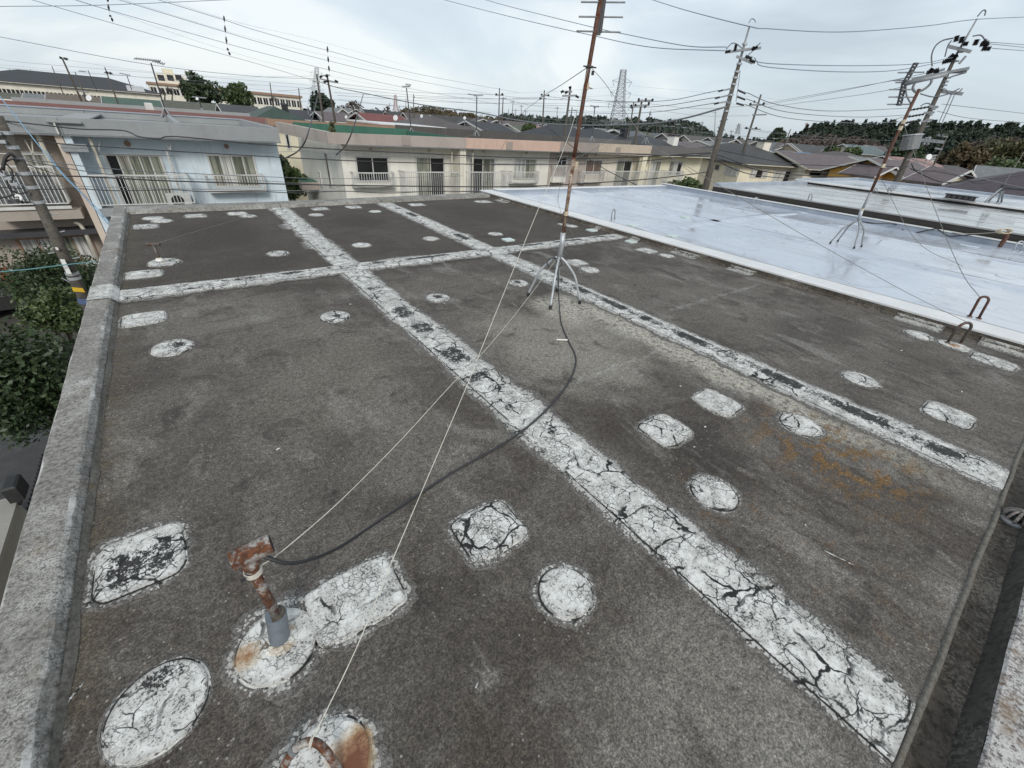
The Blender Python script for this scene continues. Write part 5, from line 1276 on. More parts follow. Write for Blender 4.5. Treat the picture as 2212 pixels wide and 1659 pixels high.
# side wall of the cream end house: windows, pipe, small lean-to roof
sx = XC0 - .012
def sidewin(xl, yt, xr, yb, panes):
    a = at_x(xl, yt, sx); b = at_x(xr, yb, sx); c = at_x(xl, yb, sx)
    y0_, y1_ = sorted((a[1], b[1])); z0_, z1_ = sorted((a[2], c[2]))
    window(ca, y0_, y1_, z0_, z1_, sx, panes, axis='x')
sidewin(700, 327, 717, 395, ['window_glass']); sidewin(687, 369, 696, 398, ['curtain'])
sd = at_x(630, 375, XC0 - .02); 
MB().box(XC0 - 1.0, XC0 - .02, YW + 5.6, YW + 8.2, -2.75, -2.3).build('lean_to', 'fascia_taupe', ca)
MB().box(XC0 - .94, XC0 - .03, YW + 5.7, YW + 8.1, -2.295, -2.25).build('lean_to_roof', 'roof_green_coat', ca)
# second row behind: red brown roof, brown roof, yellow house between
rb = thing('flat_roofed_house', 'flat roofed house with a dull red fascia behind the grey roofs', 'house', (0, 38, GZ), 'flat roofed houses across the street')
a0, a1 = at_y(-40, 226, 38)[0], at_y(583, 262, 38)[0]
zt3 = at_y(300, 236, 38)[2]; zb3 = at_y(300, 249, 38)[2] - .25
MB().box(a0, a1, 38.4, 46, GZ, zb3).build('wall', 'wall_tan', rb)
MB().box(a0, a1, 38.0, 38.38, zb3 + .002, zt3).build('fascia', 'fascia_rust', rb)
MB().box(a0, a1, 38.39, 46, zb3 + .004, zt3 - .3).build('roof_deck', 'fascia_rust', rb)
MB().box(a0, a1, 46.0, 46.3, zb3, at_y(300, 228.5, 46)[2]).build('parapet', 'fascia_grey', rb)
MB().bbox(at_y(318, 244, 40)[0], at_y(335, 244, 40)[0], 39.4, 40.6, zt3 - .2, zt3 + .35, .03).build('roof_hatch', 'white_metal', rb)
yb_ = thing('flat_roofed_house', 'yellow house with a rough brown stone fascia seen beyond the cream row', 'house', (10, 37, GZ), 'flat roofed houses across the street')
b0, b1 = at_y(586, 258, 37)[0], at_y(816, 275, 37)[0]
zt4 = at_y(700, 264, 37)[2]; zb4 = at_y(700, 273, 37)[2] - .15
MB().box(b0, b1, 37.5, 45, GZ, zb4).build('wall', 'wall_yellowpale', yb_)
MB().box(b0 - .3, b1, 36.9, 37.3, zb4 + .002, zt4).build('fascia', 'fascia_brown', yb_)
MB().box(b0 - .28, b1, 37.31, 45, zb4 + .004, zt4 - .2).build('roof_deck', 'roof_grey_coat', yb_)
window(yb_, at_y(616, 300, 37.5)[0], at_y(626, 300, 37.5)[0], -1.0, .0, 37.5, ['window_glass'])
wr = thing('flat_roofed_house', 'low flat roof with a white front edge behind the green lined roof', 'house', (18, 39, GZ), 'flat roofed houses across the street')
c0_, c1_ = at_y(818, 272, 38)[0], at_y(962, 278, 38)[0]; zt5 = at_y(900, 272.5, 38)[2]
MB().box(c0_, c1_, 38.3, 46, GZ, zt5 - .35).build('wall', 'wall_tan', wr)
MB().box(c0_, c1_, 38, 46, zt5 - .348, zt5 - .06).build('fascia', 'fascia_brown', wr)
MB().box(c0_, c1_ + .1, 37.95, 46.1, zt5 - .058, zt5 + .04).build('roof_edge', 'flashing_white', wr)

# neighbour at the lower left: pale wall with a black lamp box and fence
nw = thing('garden_wall', 'pale rendered wall end at the lower left beyond our parapet', 'wall', (-4.2, 8, GZ))
p0 = at_z(0, 1000, -5.0); p1 = at_z(58, 1105, -5.0); p2_ = at_z(40, 1180, -5.0)
MB().box(p1[0] - 3, p1[0], -6, p1[1], GZ, -4.7).build('wall', 'neighbour_wall', nw)
MB().box(p1[0] - 3.05, p1[0] + .05, -6, p1[1] + .05, -4.698, -4.62).build('wall_cap', 'neighbour_wall', nw)
lb = at_x(20, 1058, p1[0] + .03)
lm = thing('wall_lamp', 'black square wall lamp on the pale wall at lower left', 'lamp', lb)
MB().bbox(-.02, .16, -.2, .2, -.16, .16, .03).build('lamp_body', 'black_rubber', lm, world=False)
MB().box(.0, .05, -.12, .12, -.3, -.17).build('lamp_bracket', 'dark_metal', lm, world=False)
fn = thing('fence', 'low black slatted fence beside the pale wall at lower left', 'fence', (p1[0], p1[1], GZ))
for i in range(14):
    y = p1[1] + .12 + i * .13; MB().box(p1[0] - .03, p1[0] + .01, y, y + .05, GZ, -5.0).build('slat', 'black_rubber', fn)
MB().box(p1[0] - .05, p1[0] - .031, p1[1] + .05, p1[1] + 2.0, -5.2, -5.1).build('fence_rail', 'black_rubber', fn)
# orange timber trellis and a dark scooter by the clipped tree
tr_ = thing('timber_frame', 'orange brown timber frame at the left picture edge below the clipped tree', 'frame', at_z(20, 645, GZ + .2))
q0 = at_z(8, 650, -5.4); q1 = at_z(58, 650, -5.4)
for k in range(5):
    a = q0 + (q1 - q0) * k / 4; MB().beam(a, a + np.array((0, 0, 1.3)) + (q0 - q1) * .12, .10).build('timber_post', 'timber_orange', tr_)
for k in range(3):
    z = np.array((0, 0, .25 + .45 * k)); MB().beam(q0 + z - (q1 - q0) * .4, q1 + z, .09).build('timber_rail', 'timber_orange', tr_)
sc = at_z(70, 668, GZ)
cr_ = thing('parked_car', 'dark car with pale roof edge half hidden by bushes at left', 'car', sc)
MB().add([(-1.9, -.8, .35), (1.9, -.8, .35), (1.9, .8, .35), (-1.9, .8, .35), (-1.95, -.82, .85), (1.9, -.82, .85), (1.9, .82, .85), (-1.95, .82, .85), (-1.3, -.66, 1.42), (.7, -.66, 1.42), (.7, .66, 1.42), (-1.3, .66, 1.42), (1.2, -.78, .9), (1.2, .78, .9), (-1.8, -.78, .9), (-1.8, .78, .9)],
         [(0, 3, 2, 1), (0, 1, 5, 4), (1, 2, 6, 5), (2, 3, 7, 6), (3, 0, 4, 7), (4, 5, 12, 14), (7, 15, 13, 6), (5, 6, 13, 12), (4, 14, 15, 7), (8, 9, 10, 11), (14, 12, 9, 8), (13, 15, 11, 10), (12, 13, 10, 9), (15, 14, 8, 11)]).build('body', 'black_rubber', cr_, world=False)
MB().bbox(-1.25, .65, -.62, .62, 1.425, 1.46, .02).build('roof_panel', 'white_metal', cr_, world=False)
for x in (-1.2, 1.2):
    for y in (-.75, .75): MB().tube([(x, y - .09, .32), (x, y + .09, .32)], .32, 14).build('wheel', 'black_rubber', cr_, world=False)
# ------------------------------------------------------------------ utility poles
POLE = {}
def pole(key, label, pb, pt, dist, w0, w1, mat='pole_concrete', group='utility poles', steps=0, upper=None):
    Pb = at_d(pb[0], pb[1], dist); Pt = at_v(pt[0], pt[1], Pb)
    ax = Pt - Pb; base = np.array([Pb[0], Pb[1], GZ]); 
    if ax[2] > 0.5: base = Pb - ax * min(1.5, (Pb[2] - GZ) / ax[2]); base[2] = GZ
    c0, c1 = 1 / np.linalg.norm(ray(*pb)), 1 / np.linalg.norm(ray(*pt)); r0, r1 = w0 * dist / FPX / 2 * c0, w1 * fd(Pt) / FPX / 2 * c1
    t = thing('utility_pole', label, 'utility pole', base, group)
    if upper:
        U = at_v(upper[0], upper[1], Pb)
        MB().tube([base, Pb, U], [r0 * 1.08, r0, r1 * 1.25], 14).build('shaft', mat, t, smooth=True)
        MB().tube([U, Pt], [r1 * 0.95, r1 * 0.55], 10).build('shaft_extension', 'galvanised_dull', t, smooth=True)
    else:
        MB().tube([base, Pb, Pt], [r0 * 1.08, r0, r1], 12).build('shaft', mat, t, smooth=True)
    POLE[key] = (t, Pb); return t
def pv(key, x, y, off=0.0):
    return at_v(x, y, POLE[key][1]) - FW * off
def arm(key, a, b, r, mat='galvanised_dull', name='crossarm', off=0.12):
    t, P_ = POLE[key]; return MB().beam(pv(key, *a, off), pv(key, *b, off), r * (.68 if key in 'MR' else .8)).build(name, mat, t)
def insul(key, a, b, r, mat='insulator_black', off=0.14):
    """ribbed insulator between two points of the pole's plane"""
    t, P_ = POLE[key]; A_, B_ = Vector(pv(key, *a, off)), Vector(pv(key, *b, off)); n_ = 6
    pts = []; rs = []
    for i in range(n_):
        for f_, k in ((0.1, .55), (0.5, 1.0), (0.9, .6)): pts.append(A_ + (B_ - A_) * ((i + f_) / n_)); rs.append(r * k * (.62 if key in 'MR' else .85))
    return MB().tube(pts, rs, 8).build('insulator', mat, t)
def jumper(key, pts, r, mat='cable_grey', off=0.16):
    t, P_ = POLE[key]; return MB().tube(smooth_path([pv(key, *q, off) for q in pts], 5), r, 5).build('jumper', mat, t, smooth=True)
def bands(key, ys, pb, pt, w_, mat='galvanised'):
    t, P_ = POLE[key]
    for y in ys:
        f_ = (y - pb[1]) / (pt[1] - pb[1]); c = pv(key, pb[0] + (pt[0] - pb[0]) * f_, y); r = w_ * fd(c) / FPX / 2 / np.linalg.norm(ray(pb[0] + (pt[0] - pb[0]) * f_, y))
        MB().tube([c - np.array((0, 0, .03)), c + np.array((0, 0, .03))], r, 12).build('band', mat, t)

# near left pole
pole('L', 'weathered concrete utility pole beside the left parapet with a yellow label', (144, 565), (-4, 250), 9.0, 31, 27)
LB, LT = (144, 565), (-4, 250)
bands('L', [287, 318, 374, 404, 436, 590, 600], LB, LT, 34)
def lplate(x, y, w_, h_, mat, name):
    c = pv('L', x, y); up = Vector(pv('L', 77, 422) - pv('L', 144, 565)).normalized(); rt = Vector(RT) - up * Vector(RT).dot(up); rt.normalize(); fwd = rt.cross(up); fwd = fwd if fwd.dot(Vector(FW)) < 0 else -fwd
    c = Vector(c) + (Vector(EYE) - Vector(c)).normalized() * 0.17; m = MB()
    m.add([c - rt * w_ - up * h_, c + rt * w_ - up * h_, c + rt * w_ * .9 + up * h_ + fwd * .004, c - rt * w_ * .9 + up * h_ + fwd * .004], [(0, 1, 2, 3)])
    m.add([c - rt * w_ - up * h_ - fwd * .004, c + rt * w_ - up * h_ - fwd * .004, c + rt * w_ * .9 + up * h_, c - rt * w_ * .9 + up * h_], [(3, 2, 1, 0)])
    return m.build(name, mat, POLE['L'][0])
lplate(142, 576, .055, .16, 'label_white', 'number_plate'); lplate(169, 626, .13, .05, 'label_yellow', 'warning_label'); lplate(123, 537, .03, .03, 'label_white', 'stud_plate')
lplate(182, 652, .15, .07, 'label_blue', 'blue_label')
m = MB().tube(smooth_path([pv('L', 58, 435, .2), pv('L', 72, 434, .25), pv('L', 84, 442, .3), pv('L', 82, 446, .3), pv('L', 62, 441, .22)], 3), 0.025, 6); m.build('lamp_arm', 'label_white', POLE['L'][0], smooth=True)
MB().tube([pv('L', 62, 442, .25), pv('L', 70, 452, .27)], 0.09, 10).build('lamp_head', 'dark_metal', POLE['L'][0])
for (x0, y0_, x1, y1_) in ((88, 466, 126, 462), (108, 506, 140, 499), (118, 545, 104, 548), (150, 560, 172, 556), (133, 600, 160, 615)):
    MB().tube([pv('L', x0, y0_), pv('L', x1, y1_)], 0.012, 6).build('step_bolt', 'galvanised', POLE['L'][0])
for (x, y) in ((28, 387), (42, 395), (55, 407), (20, 300), (30, 318)):
    MB().box(-.05, .05, -.06, .05, -.025, .025).build('cable_clamp', 'galvanised', POLE['L'][0], world=False).location = tuple(pv('L', x, y, .18) - np.array(POLE['L'][0].location))
jumper('L', [(-5, 352), (25, 372), (45, 396), (52, 420), (58, 408), (60, 385), (50, 372), (45, 366), (55, 360), (65, 357)], 0.014, 'cable_black', .25)
MB().tube(smooth_path([pv('L', 44, 384, .28), pv('L', 49, 360, .28), pv('L', 60, 350, .28), pv('L', 68, 356, .28)], 4), 0.028, 7).build('cable_sleeve', 'black_rubber', POLE['L'][0], smooth=True)
for (x, y, x2, y2) in ((50, 420, 88, 425), (53, 430, 92, 447), (-5, 430, 60, 432)): jumper('L', [(x, y), ((x + x2) / 2, (y + y2) / 2 + 7), (x2, y2)], 0.016, 'cable_black', .22)

# pole behind the white roof
pole('M', 'tall concrete utility pole with two crossarms just behind the white roof', (1522, 412), (1619, 57), 18.0, 17, 9, upper=(1597, 136))
MB_, MT = (1522, 412), (1619, 57)
arm('M', (1573, 117), (1640, 109), .11); arm('M', (1587, 127), (1622, 142), .11)
for a, b in (((1574, 117), (1562, 119)), ((1583, 117), (1586, 102)), ((1623, 113), (1632, 107)), ((1605, 128), (1620, 133)), ((1614, 136), (1627, 141)), ((1625, 107), (1620, 116))): insul('M', a, b, .11)
arm('M', (1548, 202), (1577, 196), .07); arm('M', (1541, 217), (1573, 210), .07); arm('M', (1539, 229), (1570, 223), .07)
for a, b in (((1589, 200), (1607, 208)), ((1588, 214), (1606, 221)), ((1586, 228), (1603, 233)), ((1548, 203), (1558, 200)), ((1541, 218), (1551, 215)), ((1539, 230), (1549, 227))): insul('M', a, b, .07)
jumper('M', [(1564, 114), (1575, 102), (1585, 102), (1598, 112)], .018); jumper('M', [(1630, 108), (1637, 100), (1620, 118), (1610, 128), (1608, 138)], .018); jumper('M', [(1612, 58), (1618, 49), (1625, 52), (1626, 57)], .014)
jumper('M', [(1575, 198), (1568, 215), (1572, 226), (1565, 236), (1560, 250)], .014); jumper('M', [(1594, 160), (1590, 190), (1585, 225)], .012)
for (x, y) in ((1604, 95), (1593, 138), (1590, 155), (1586, 168), (1581, 182), (1575, 205), (1571, 222), (1566, 240)): bands('M', [y], MB_, MT, 15)
for k in range(6):
    y = 260 + 22 * k; x = 1522 + (412 - y) * .273; MB().tube([pv('M', x - 9, y + 2), pv('M', x + 9, y - 2)], .02, 6).build('step_bolt', 'galvanised_dull', POLE['M'][0])

# big right pole
pole('R', 'big leaning concrete utility pole with black insulators and a transformer at right', (1934, 398), (2111, 40), 24.0, 18, 9, upper=(2066, 118))
RB, RTp = (1934, 398), (2111, 40)
arm('R', (2042, 104), (2092, 116), .18); arm('R', (2036, 160), (2083, 159), .16); arm('R', (2013, 160), (2036, 153), .16); arm('R', (1957, 180), (2080, 157), .18, off=.3); arm('R', (2066, 142), (2081, 125), .15); arm('R', (2040, 188), (2094, 194), .2, off=-.3)
arm('R', (2048, 170), (2082, 160), .1)
for a, b in (((2053, 99), (2056, 86)), ((2063, 102), (2068, 88)), ((2068, 104), (2080, 103)), ((2093, 107), (2099, 94)), ((2104, 106), (2124, 102)), ((2108, 114), (2128, 114)), ((2112, 96), (2122, 108)), ((2050, 125), (2033, 140)), ((2046, 138), (2024, 143)), ((2058, 127), (2046, 135)), ((1990, 166), (2018, 158)), ((2005, 155), (1996, 164)), ((2018, 163), (2008, 165))):
    insul('R', a, b, .2, off=.25)
insul('R', (1958, 242), (2004, 234), .1); insul('R', (1950, 257), (1992, 250), .1); insul('R', (1945, 270), (1985, 263), .12); insul('R', (2008, 264), (2020, 264), .1)
arm('R', (2003, 233), (2022, 235), .16); arm('R', (1990, 247), (2014, 246), .14); arm('R', (1985, 266), (2010, 262), .14)
jumper('R', [(2052, 88), (2030, 93), (2014, 105), (2006, 125), (2007, 148)], .035); jumper('R', [(2048, 93), (2040, 105), (2034, 128)], .03); jumper('R', [(2093, 84), (2110, 82), (2118, 90), (2122, 100)], .03)
jumper('R', [(2103, 42), (2115, 29), (2121, 30), (2119, 40)], .03); jumper('R', [(1982, 234), (1990, 229), (2000, 228), (2006, 236)], .03); jumper('R', [(1981, 207), (2010, 214), (2040, 208), (2066, 196)], .03); jumper('R', [(2036, 198), (2046, 208), (2062, 205), (2072, 196)], .03)
for y in (112, 132, 155, 168, 176, 184, 192, 236, 248, 258, 300, 345): bands('R', [y], RB, RTp, 17, 'galvanised_dull')
MB().tube([pv('R', 1960, 301, .3), pv('R', 1952, 330, .3)], .42, 14).build('transformer', 'steel_grey', POLE['R'][0])
MB().tube([pv('R', 1961, 297, .3), pv('R', 1960, 300, .3)], .45, 14).build('transformer_lid', 'galvanised', POLE['R'][0])
for (x, y) in ((2068, 196), (2075, 197)):
    jumper('R', [(x, y), (x - 14, y + 32), (x - 27, y + 60)], .02, 'cable_grey', -.3)
for k in range(7):
    y = 275 + 17 * k; x = 1934 + (398 - y) * .494; MB().tube([pv('R', x - 12, y + 2), pv('R', x + 12, y - 2)], .03, 6).build('step_bolt', 'galvanised_dull', POLE['R'][0])

# farther poles
FAR = [
 ('p1', 'wooden brown utility pole carrying the string of black spacers above the brown fascia', (723, 257), (706, 160), 44, 6, 5, [((692, 172), (728, 180), .12), ((696, 166), (714, 164), .1)], [((692, 170), (697, 166)), ((704, 167), (710, 165)), ((724, 176), (732, 180)), ((700, 180), (712, 176))]),
 ('p2', 'pale concrete utility pole just left of the spacer pole', (698, 257), (684, 160), 46, 6, 5, [((676, 178), (690, 178), .1)], []),
 ('p3', 'slim utility pole with crossarms above the dark roofs left of the rusty mast', (1171, 287), (1176, 195), 60, 4.5, 3, [((1168, 209), (1184, 207), .14), ((1165, 215), (1180, 214), .12)], [((1165, 215), (1169, 214)), ((1170, 207), (1170, 204)), ((1183, 209), (1186, 206))]),
 ('p4', 'dark topped utility pole with a hooked crossarm close left of the rusty mast', (1219, 296), (1232, 191), 44, 6.5, 5, [((1214, 209), (1246, 208), .14), ((1212, 200), (1236, 200), .12)], [((1211, 202), (1217, 198)), ((1220, 204), (1226, 200)), ((1243, 209), (1250, 213)), ((1228, 192), (1234, 190))]),
 ('p5', 'utility pole with six upright insulators on two crossarms right of the steel pylon', (1372, 305), (1387, 215), 42, 7, 5, [((1376, 220), (1410, 219), .14), ((1361, 231), (1402, 229), .14)], [((1379, 222), (1379, 214)), ((1394, 222), (1394, 214)), ((1408, 222), (1409, 215)), ((1400, 229), (1401, 222)), ((1372, 232), (1372, 226)), ((1362, 233), (1364, 228)), ((1390, 235), (1395, 231))]),
 ('p6', 'thin pole standing just left of the six insulator pole', (1362, 268), (1369, 221), 50, 4, 3, [], [((1362, 236), (1366, 231))]),
 ('p7', 'utility pole with two crossarms between the tall concrete pole and the big right pole', (1614, 300), (1644, 204), 48, 6, 4.5, [((1617, 228), (1650, 228), .14), ((1623, 250), (1655, 249), .12), ((1607, 278), (1642, 281), .12)], [((1617, 228), (1622, 225)), ((1626, 223), (1630, 220)), ((1646, 228), (1650, 223)), ((1609, 279), (1613, 277)), ((1630, 279), (1634, 277))]),
 ('p8', 'grey pole among the pink roofs in front of the wooded hill', (1690, 326), (1708, 279), 90, 3.5, 2.5, [((1697, 289), (1704, 289), .12)], []),
 ('p9', 'slanting grey pole rising beside a round green tree', (1788, 334), (1806, 291), 80, 4, 3, [], []),
 ('p10', 'short grey pole between the two round green trees', (1831, 340), (1845, 309), 80, 3.5, 2.5, [], []),
 ('p11', 'utility pole with white insulators in front of the wooded hill right of the transformer', (2021, 348), (2047, 293), 60, 5, 4, [((1983, 303), (2038, 308), .35), ((2020, 293), (2046, 297), .15), ((2018, 321), (2034, 324), .2)], []),
 ('p12', 'thin utility pole behind the ridge of the dark mauve roof', (1077, 276), (1079, 190), 70, 3.5, 2.5, [((1070, 206), (1088, 206), .14)], [((1070, 206), (1074, 205)), ((1084, 206), (1087, 204))]),
 ('p13', 'thin paler pole right beside the pole behind the dark mauve roof', (1084, 267), (1087, 210), 78, 3, 2.5, [((1080, 214), (1094, 213), .12)], []),
 ('p14', 'thin pole above the low brown hill with a small lamp', (894, 252), (893, 203), 80, 3, 2, [((893, 211), (897, 211), .25)], []),
 ('p15', 'leaning brown utility pole in front of the long black roof', (171, 207), (135, 127), 46, 6, 5, [((131, 127), (150, 129), .14)], [((141, 128), (149, 131)), ((131, 126), (137, 128))]),
 ('p16', 'slim pole at the left part of the long black roof', (131, 189), (112, 143), 70, 3, 2.5, [], []),
 ('p17', 'brown pole in front of the right part of the long black roof', (250, 210), (226, 145), 60, 4.5, 3, [((226, 158), (246, 161), .14)], [((238, 158), (243, 161)), ((230, 156), (236, 160))]),
 ('p18', 'thin pole in front of the middle of the long black roof', (184, 206), (162, 156), 64, 4, 3, [], []),
 ('p19', 'short pole standing at the right end of the school', (589, 224), (583, 178), 90, 3, 2.5, [], []),
 ('p20', 'thin pole at the red edged end of the school block', (648, 220), (645, 190), 100, 3, 2.5, [], []),
 ('p21', 'thin pole in front of the dark forest close behind the rusty mast', (1229, 288), (1236, 232), 75, 3.5, 2.5, [((1228, 240), (1246, 239), .14)], []),
 ('p22', 'tiny pole above the low roofs left of the slim crossarm pole', (1008 / 1.8228 + 1, 300), (553, 300), 0, 0, 0, None, None),
]
for key, label, pb, pt, dd, w0, w1, arms, ins in FAR:
    if arms is None: continue
    pole(key, label, pb, pt, dd, w0, w1, 'pole_concrete' if key not in ('p1', 'p15') else 'bark')
    for a, b, r in arms: arm(key, a, b, r * 1.4)
    for a, b in ins: insul(key, a, b, .16 * dd / 44)
# transformer boxes on the white insulator pole
for a, b in (((1998, 305), (2000, 298)), ((2004, 305), (2006, 297)), ((1994, 309), (1995, 314)), ((2002, 309), (2003, 314)), ((2012, 307), (2012, 303)), ((2021, 307), (2021, 304)), ((2024, 294), (2024, 291)), ((2034, 295), (2034, 292))): insul('p11', a, b, .28, 'porcelain')
# many small far poles
def far_zone(x):
    for lim, z in ((110, 'before the long black roof at far left'), (470, 'near the cream school tower'), (700, 'behind the school wing'), (850, 'just right of the black spacer pole'), (900, 'above the dark red tiled roof'), (1000, 'above the left half of the dark mauve roof'), (1106, 'above the right half of the dark mauve roof'),
                   (1180, 'beside the slim crossarm pole'), (1270, 'close left of the rusty mast'), (1350, 'beneath the tall steel pylon'), (1420, 'around the six insulator pole'), (1480, 'above the charcoal hipped roof'), (1545, 'just left of the tall concrete pole'),
                   (1610, 'just right of the tall concrete pole'), (1690, 'above the yellow hipped house'), (1760, 'at the left foot of the wooded hill'), (1860, 'by the two round green trees')):
        if x < lim: return z
    return 'below the middle of the wooded hill'
rp_ = random.Random(5)
far_px = [(1003, 258, 237), (1040, 268, 243), (1098, 262, 236), (1112, 262, 235), (1126, 265, 226), (1136, 262, 238), (1150, 268, 246), (1202, 275, 230), (1265, 278, 246), (1300, 290, 258), (1308, 288, 262), (1418, 292, 258), (1425, 290, 262), (1437, 292, 268), (1452, 296, 270), (1463, 300, 265), (1478, 296, 272), (1492, 300, 275), (1500, 302, 277), (1515, 300, 262), (1543, 305, 240), (1552, 305, 272), (1580, 310, 281), (842, 248, 222), (860, 249, 228), (876, 250, 212), (960, 256, 238), (985, 260, 240), (1672, 322, 296), (1683, 322, 290), (1762, 326, 300), (1765, 320, 304), (620, 230, 205), (455, 212, 185), (66, 180, 150), (20, 172, 148), (1106, 250, 217), (1244, 286, 236), (1455, 292, 255), (1508, 298, 268)]
for i, (x, yb, yt) in enumerate(far_px):
    dd = rp_.uniform(120, 210); k = f'f{i}'
    pole(k, 'tiny distant utility pole ' + far_zone(x), (x, yb), (x + rp_.uniform(-1, 3), yt), dd, 1.7, 1.2, 'pole_concrete', 'tiny distant utility poles')
    if rp_.random() < .7:
        h = yt + 4; arm(k, (x - 4, h), (x + 5, h), .25)

# ------------------------------------------------------------------ steel pylons
def pylon(label, top, bl, br, dist, tw, mat, levels, armw):
    A_, B_ = at_d(*bl, dist), at_d(*br, dist); c = (A_ + B_) / 2; T = at_v(*top, c); hb = np.linalg.norm(B_ - A_) / 2; ht = tw * dist / FPX / 2
    t = thing('pylon', label, 'pylon', (c[0], c[1], A_[2]), None)
    z0, z1 = A_[2], T[2]; m = MB(); ax = np.array([T[0] - c[0], T[1] - c[1]])
    def cor(f, i):
        w_ = hb * (1 - f) ** 1.5 + ht; s = ((-1, -1), (1, -1), (1, 1), (-1, 1))[i]
        return np.array([c[0] + ax[0] * f + RT[0] * s[0] * w_ - RT[1] * s[1] * w_, c[1] + ax[1] * f + RT[1] * s[0] * w_ + RT[0] * s[1] * w_, z0 + (z1 - z0) * f])
    fs = [1 - (1 - k / 13) ** 1.25 for k in range(14)]; th = dist / FPX * (0.9 if dist < 400 else 0.4)
    for i in range(4):
        for f0, f1_ in zip(fs, fs[1:]):
            m.beam(cor(f0, i), cor(f1_, i), th)
            m.beam(cor(f0, i), cor(f1_, (i + 1) % 4), th * .6); m.beam(cor(f0, (i + 1) % 4), cor(f1_, i), th * .6)
            m.beam(cor(f1_, i), cor(f1_, (i + 1) % 4), th * .6)
    kind(m.build('lattice', mat, t), 'stuff')
    for f in levels:
        a = (cor(f, 0) + cor(f, 3)) / 2; b = (cor(f, 1) + cor(f, 2)) / 2; d_ = np.array([RT[0], RT[1], 0]); aw = armw * dist / FPX
        m = MB()
        for p, s in ((a, -1), (b, 1)):
            e_ = p + d_ * s * aw + np.array((0, 0, .8)); m.beam(p, e_, th); m.beam(p + np.array((0, 0, 2.5)), e_, th * .8); m.beam(e_, e_ - np.array((0, 0, 3)) - d_ * s * 1.5, th)
        m.build('pylon_arm', mat, t)
    return t
pylon('tall grey lattice steel pylon behind the wooded ridge in the middle', (1347, 151), (1322, 270), (1342, 276), 300, 10, 'pylon_steel', (.36, .58, .78), 14)
pylon('faint lattice pylon behind the spacer pole on the left', (684, 146), (672, 232), (692, 234), 420, 6, 'pylon_steel', (.45, .65, .85), 9)
pylon('small red and white lattice tower above the low brown hill', (854, 205), (851, 240), (858, 240), 600, 3, 'red_white_paint', (.6, .85), 3)
pylon('tiny faint pylon far away right of the tall concrete pole', (1597, 267), (1590, 290), (1596, 290), 700, 3, 'pylon_steel', (.5, .8), 4)
pylon('tiny reddish lattice tower above the left end of the right hill', (1743, 266), (1738, 292), (1746, 292), 700, 3, 'red_white_paint', (.6,), 3)

# ------------------------------------------------------------------ television aerials on the far roofs
def aerial(label, foot, top, dist, yagi, w_=2.5, dish=None, tripod=6, group='rooftop television aerials'):
    P_ = at_d(*foot, dist); T = at_v(*top, P_); t = thing('television_aerial', label, 'aerial', P_, group)
    r = w_ * dist / FPX / 2
    MB().tube([P_, T], r, 7).build('mast', 'dark_metal', t)
    if tripod:
        for k in range(4):
            a = k * 1.57 + .6; q = tripod * dist / FPX
            MB().tube([P_ + (T - P_) * min(.25, tripod * 1.6 / max(1, abs(foot[1] - top[1]))), P_ + np.array((q * math.cos(a), q * math.sin(a), -.05))], r * .8, 5).build('leg', 'galvanised_dull', t)
    for x0, y0_, x1, y1_, n_, el in yagi:
        a, b = at_v(x0, y0_, P_), at_v(x1, y1_, P_); MB().tube([a, b], r * .7, 6).build('aerial_boom', 'galvanised_dull', t)
        d_ = np.array([FW[0], FW[1], 0]); d_ = d_ / np.linalg.norm(d_) * el * dist / FPX
        m = MB()
        for i in range(n_):
            c = a + (b - a) * (i + .5) / n_; e_ = d_ * .8 + np.array((0, 0, el * .35 * dist / FPX)); m.beam(c - e_, c + e_, r * .8)
        kind(m.build('aerial_rods', 'galvanised_dull', t), 'stuff')
    if dish:
        x, y, rr = dish; c = at_v(x, y, P_) - FW * .2; rr = rr * dist / FPX; u = Vector((-.5, -.75, .45)).normalized()
        m = MB(); m.tube([Vector(c) - u * .06, Vector(c), Vector(c) + u * rr * .22], [rr * .3, rr * .75, rr], 18); m.build('dish', 'dish_white', t, smooth=False)
        MB().beam(Vector(c) - u * .05, at_v(x, y + 6, P_), r).build('dish_bracket', 'galvanised_dull', t)
    return t
aerial('tall television aerial with a long yagi on the grey roof of the blue house', (361, 253), (326, 136), 23, [(290, 126, 347, 132, 12, 5), (330, 131, 356, 139, 5, 6)], 2.6, None, 14)
aerial('short aerial with a white dish on the red edged roof', (438, 242), (427, 206), 36, [(415, 209, 446, 212, 9, 3)], 2.4, (430, 217, 3), 6)
aerial('thin aerial with a white dish on the white edged roof at left', (190, 234), (180, 200), 44, [(166, 196, 192, 200, 8, 3)], 1.8, (197, 215, 6), 4)
aerial('aerial on the green lined roof of the cream house', (889, 286), (878, 190), 30, [(868, 187, 886, 187, 6, 4), (876, 182, 888, 184, 4, 5)], 2.2, None, 7)
aerial('aerial on the dark roof beside the pink fascia', (1029, 292), (1030, 208), 32, [(1010, 203, 1030, 206, 8, 3), (1024, 207, 1044, 205, 5, 5)], 2.2, None, 7)
aerial('aerial with a wide comb on the roof just right of the rusty mast', (1278, 303), (1285, 231), 36, [(1275, 228, 1294, 231, 8, 3), (1282, 232, 1294, 229, 4, 4)], 2.0, None, 6)
aerial('white stick aerial on the corner of the charcoal roof', (1395, 309), (1405, 240), 34, [(1402, 246, 1408, 247, 3, 3)], 1.8, None, 8)
aerial('thin bare aerial above the far black roof', (210, 198), (190, 152), 70, [(170, 153, 186, 155, 6, 3)], 1.5, None, 0)
aerial('thin aerial with a comb at the right part of the black roof', (285, 195), (274, 163), 80, [(258, 158, 282, 163, 7, 3)], 1.5, None, 0)
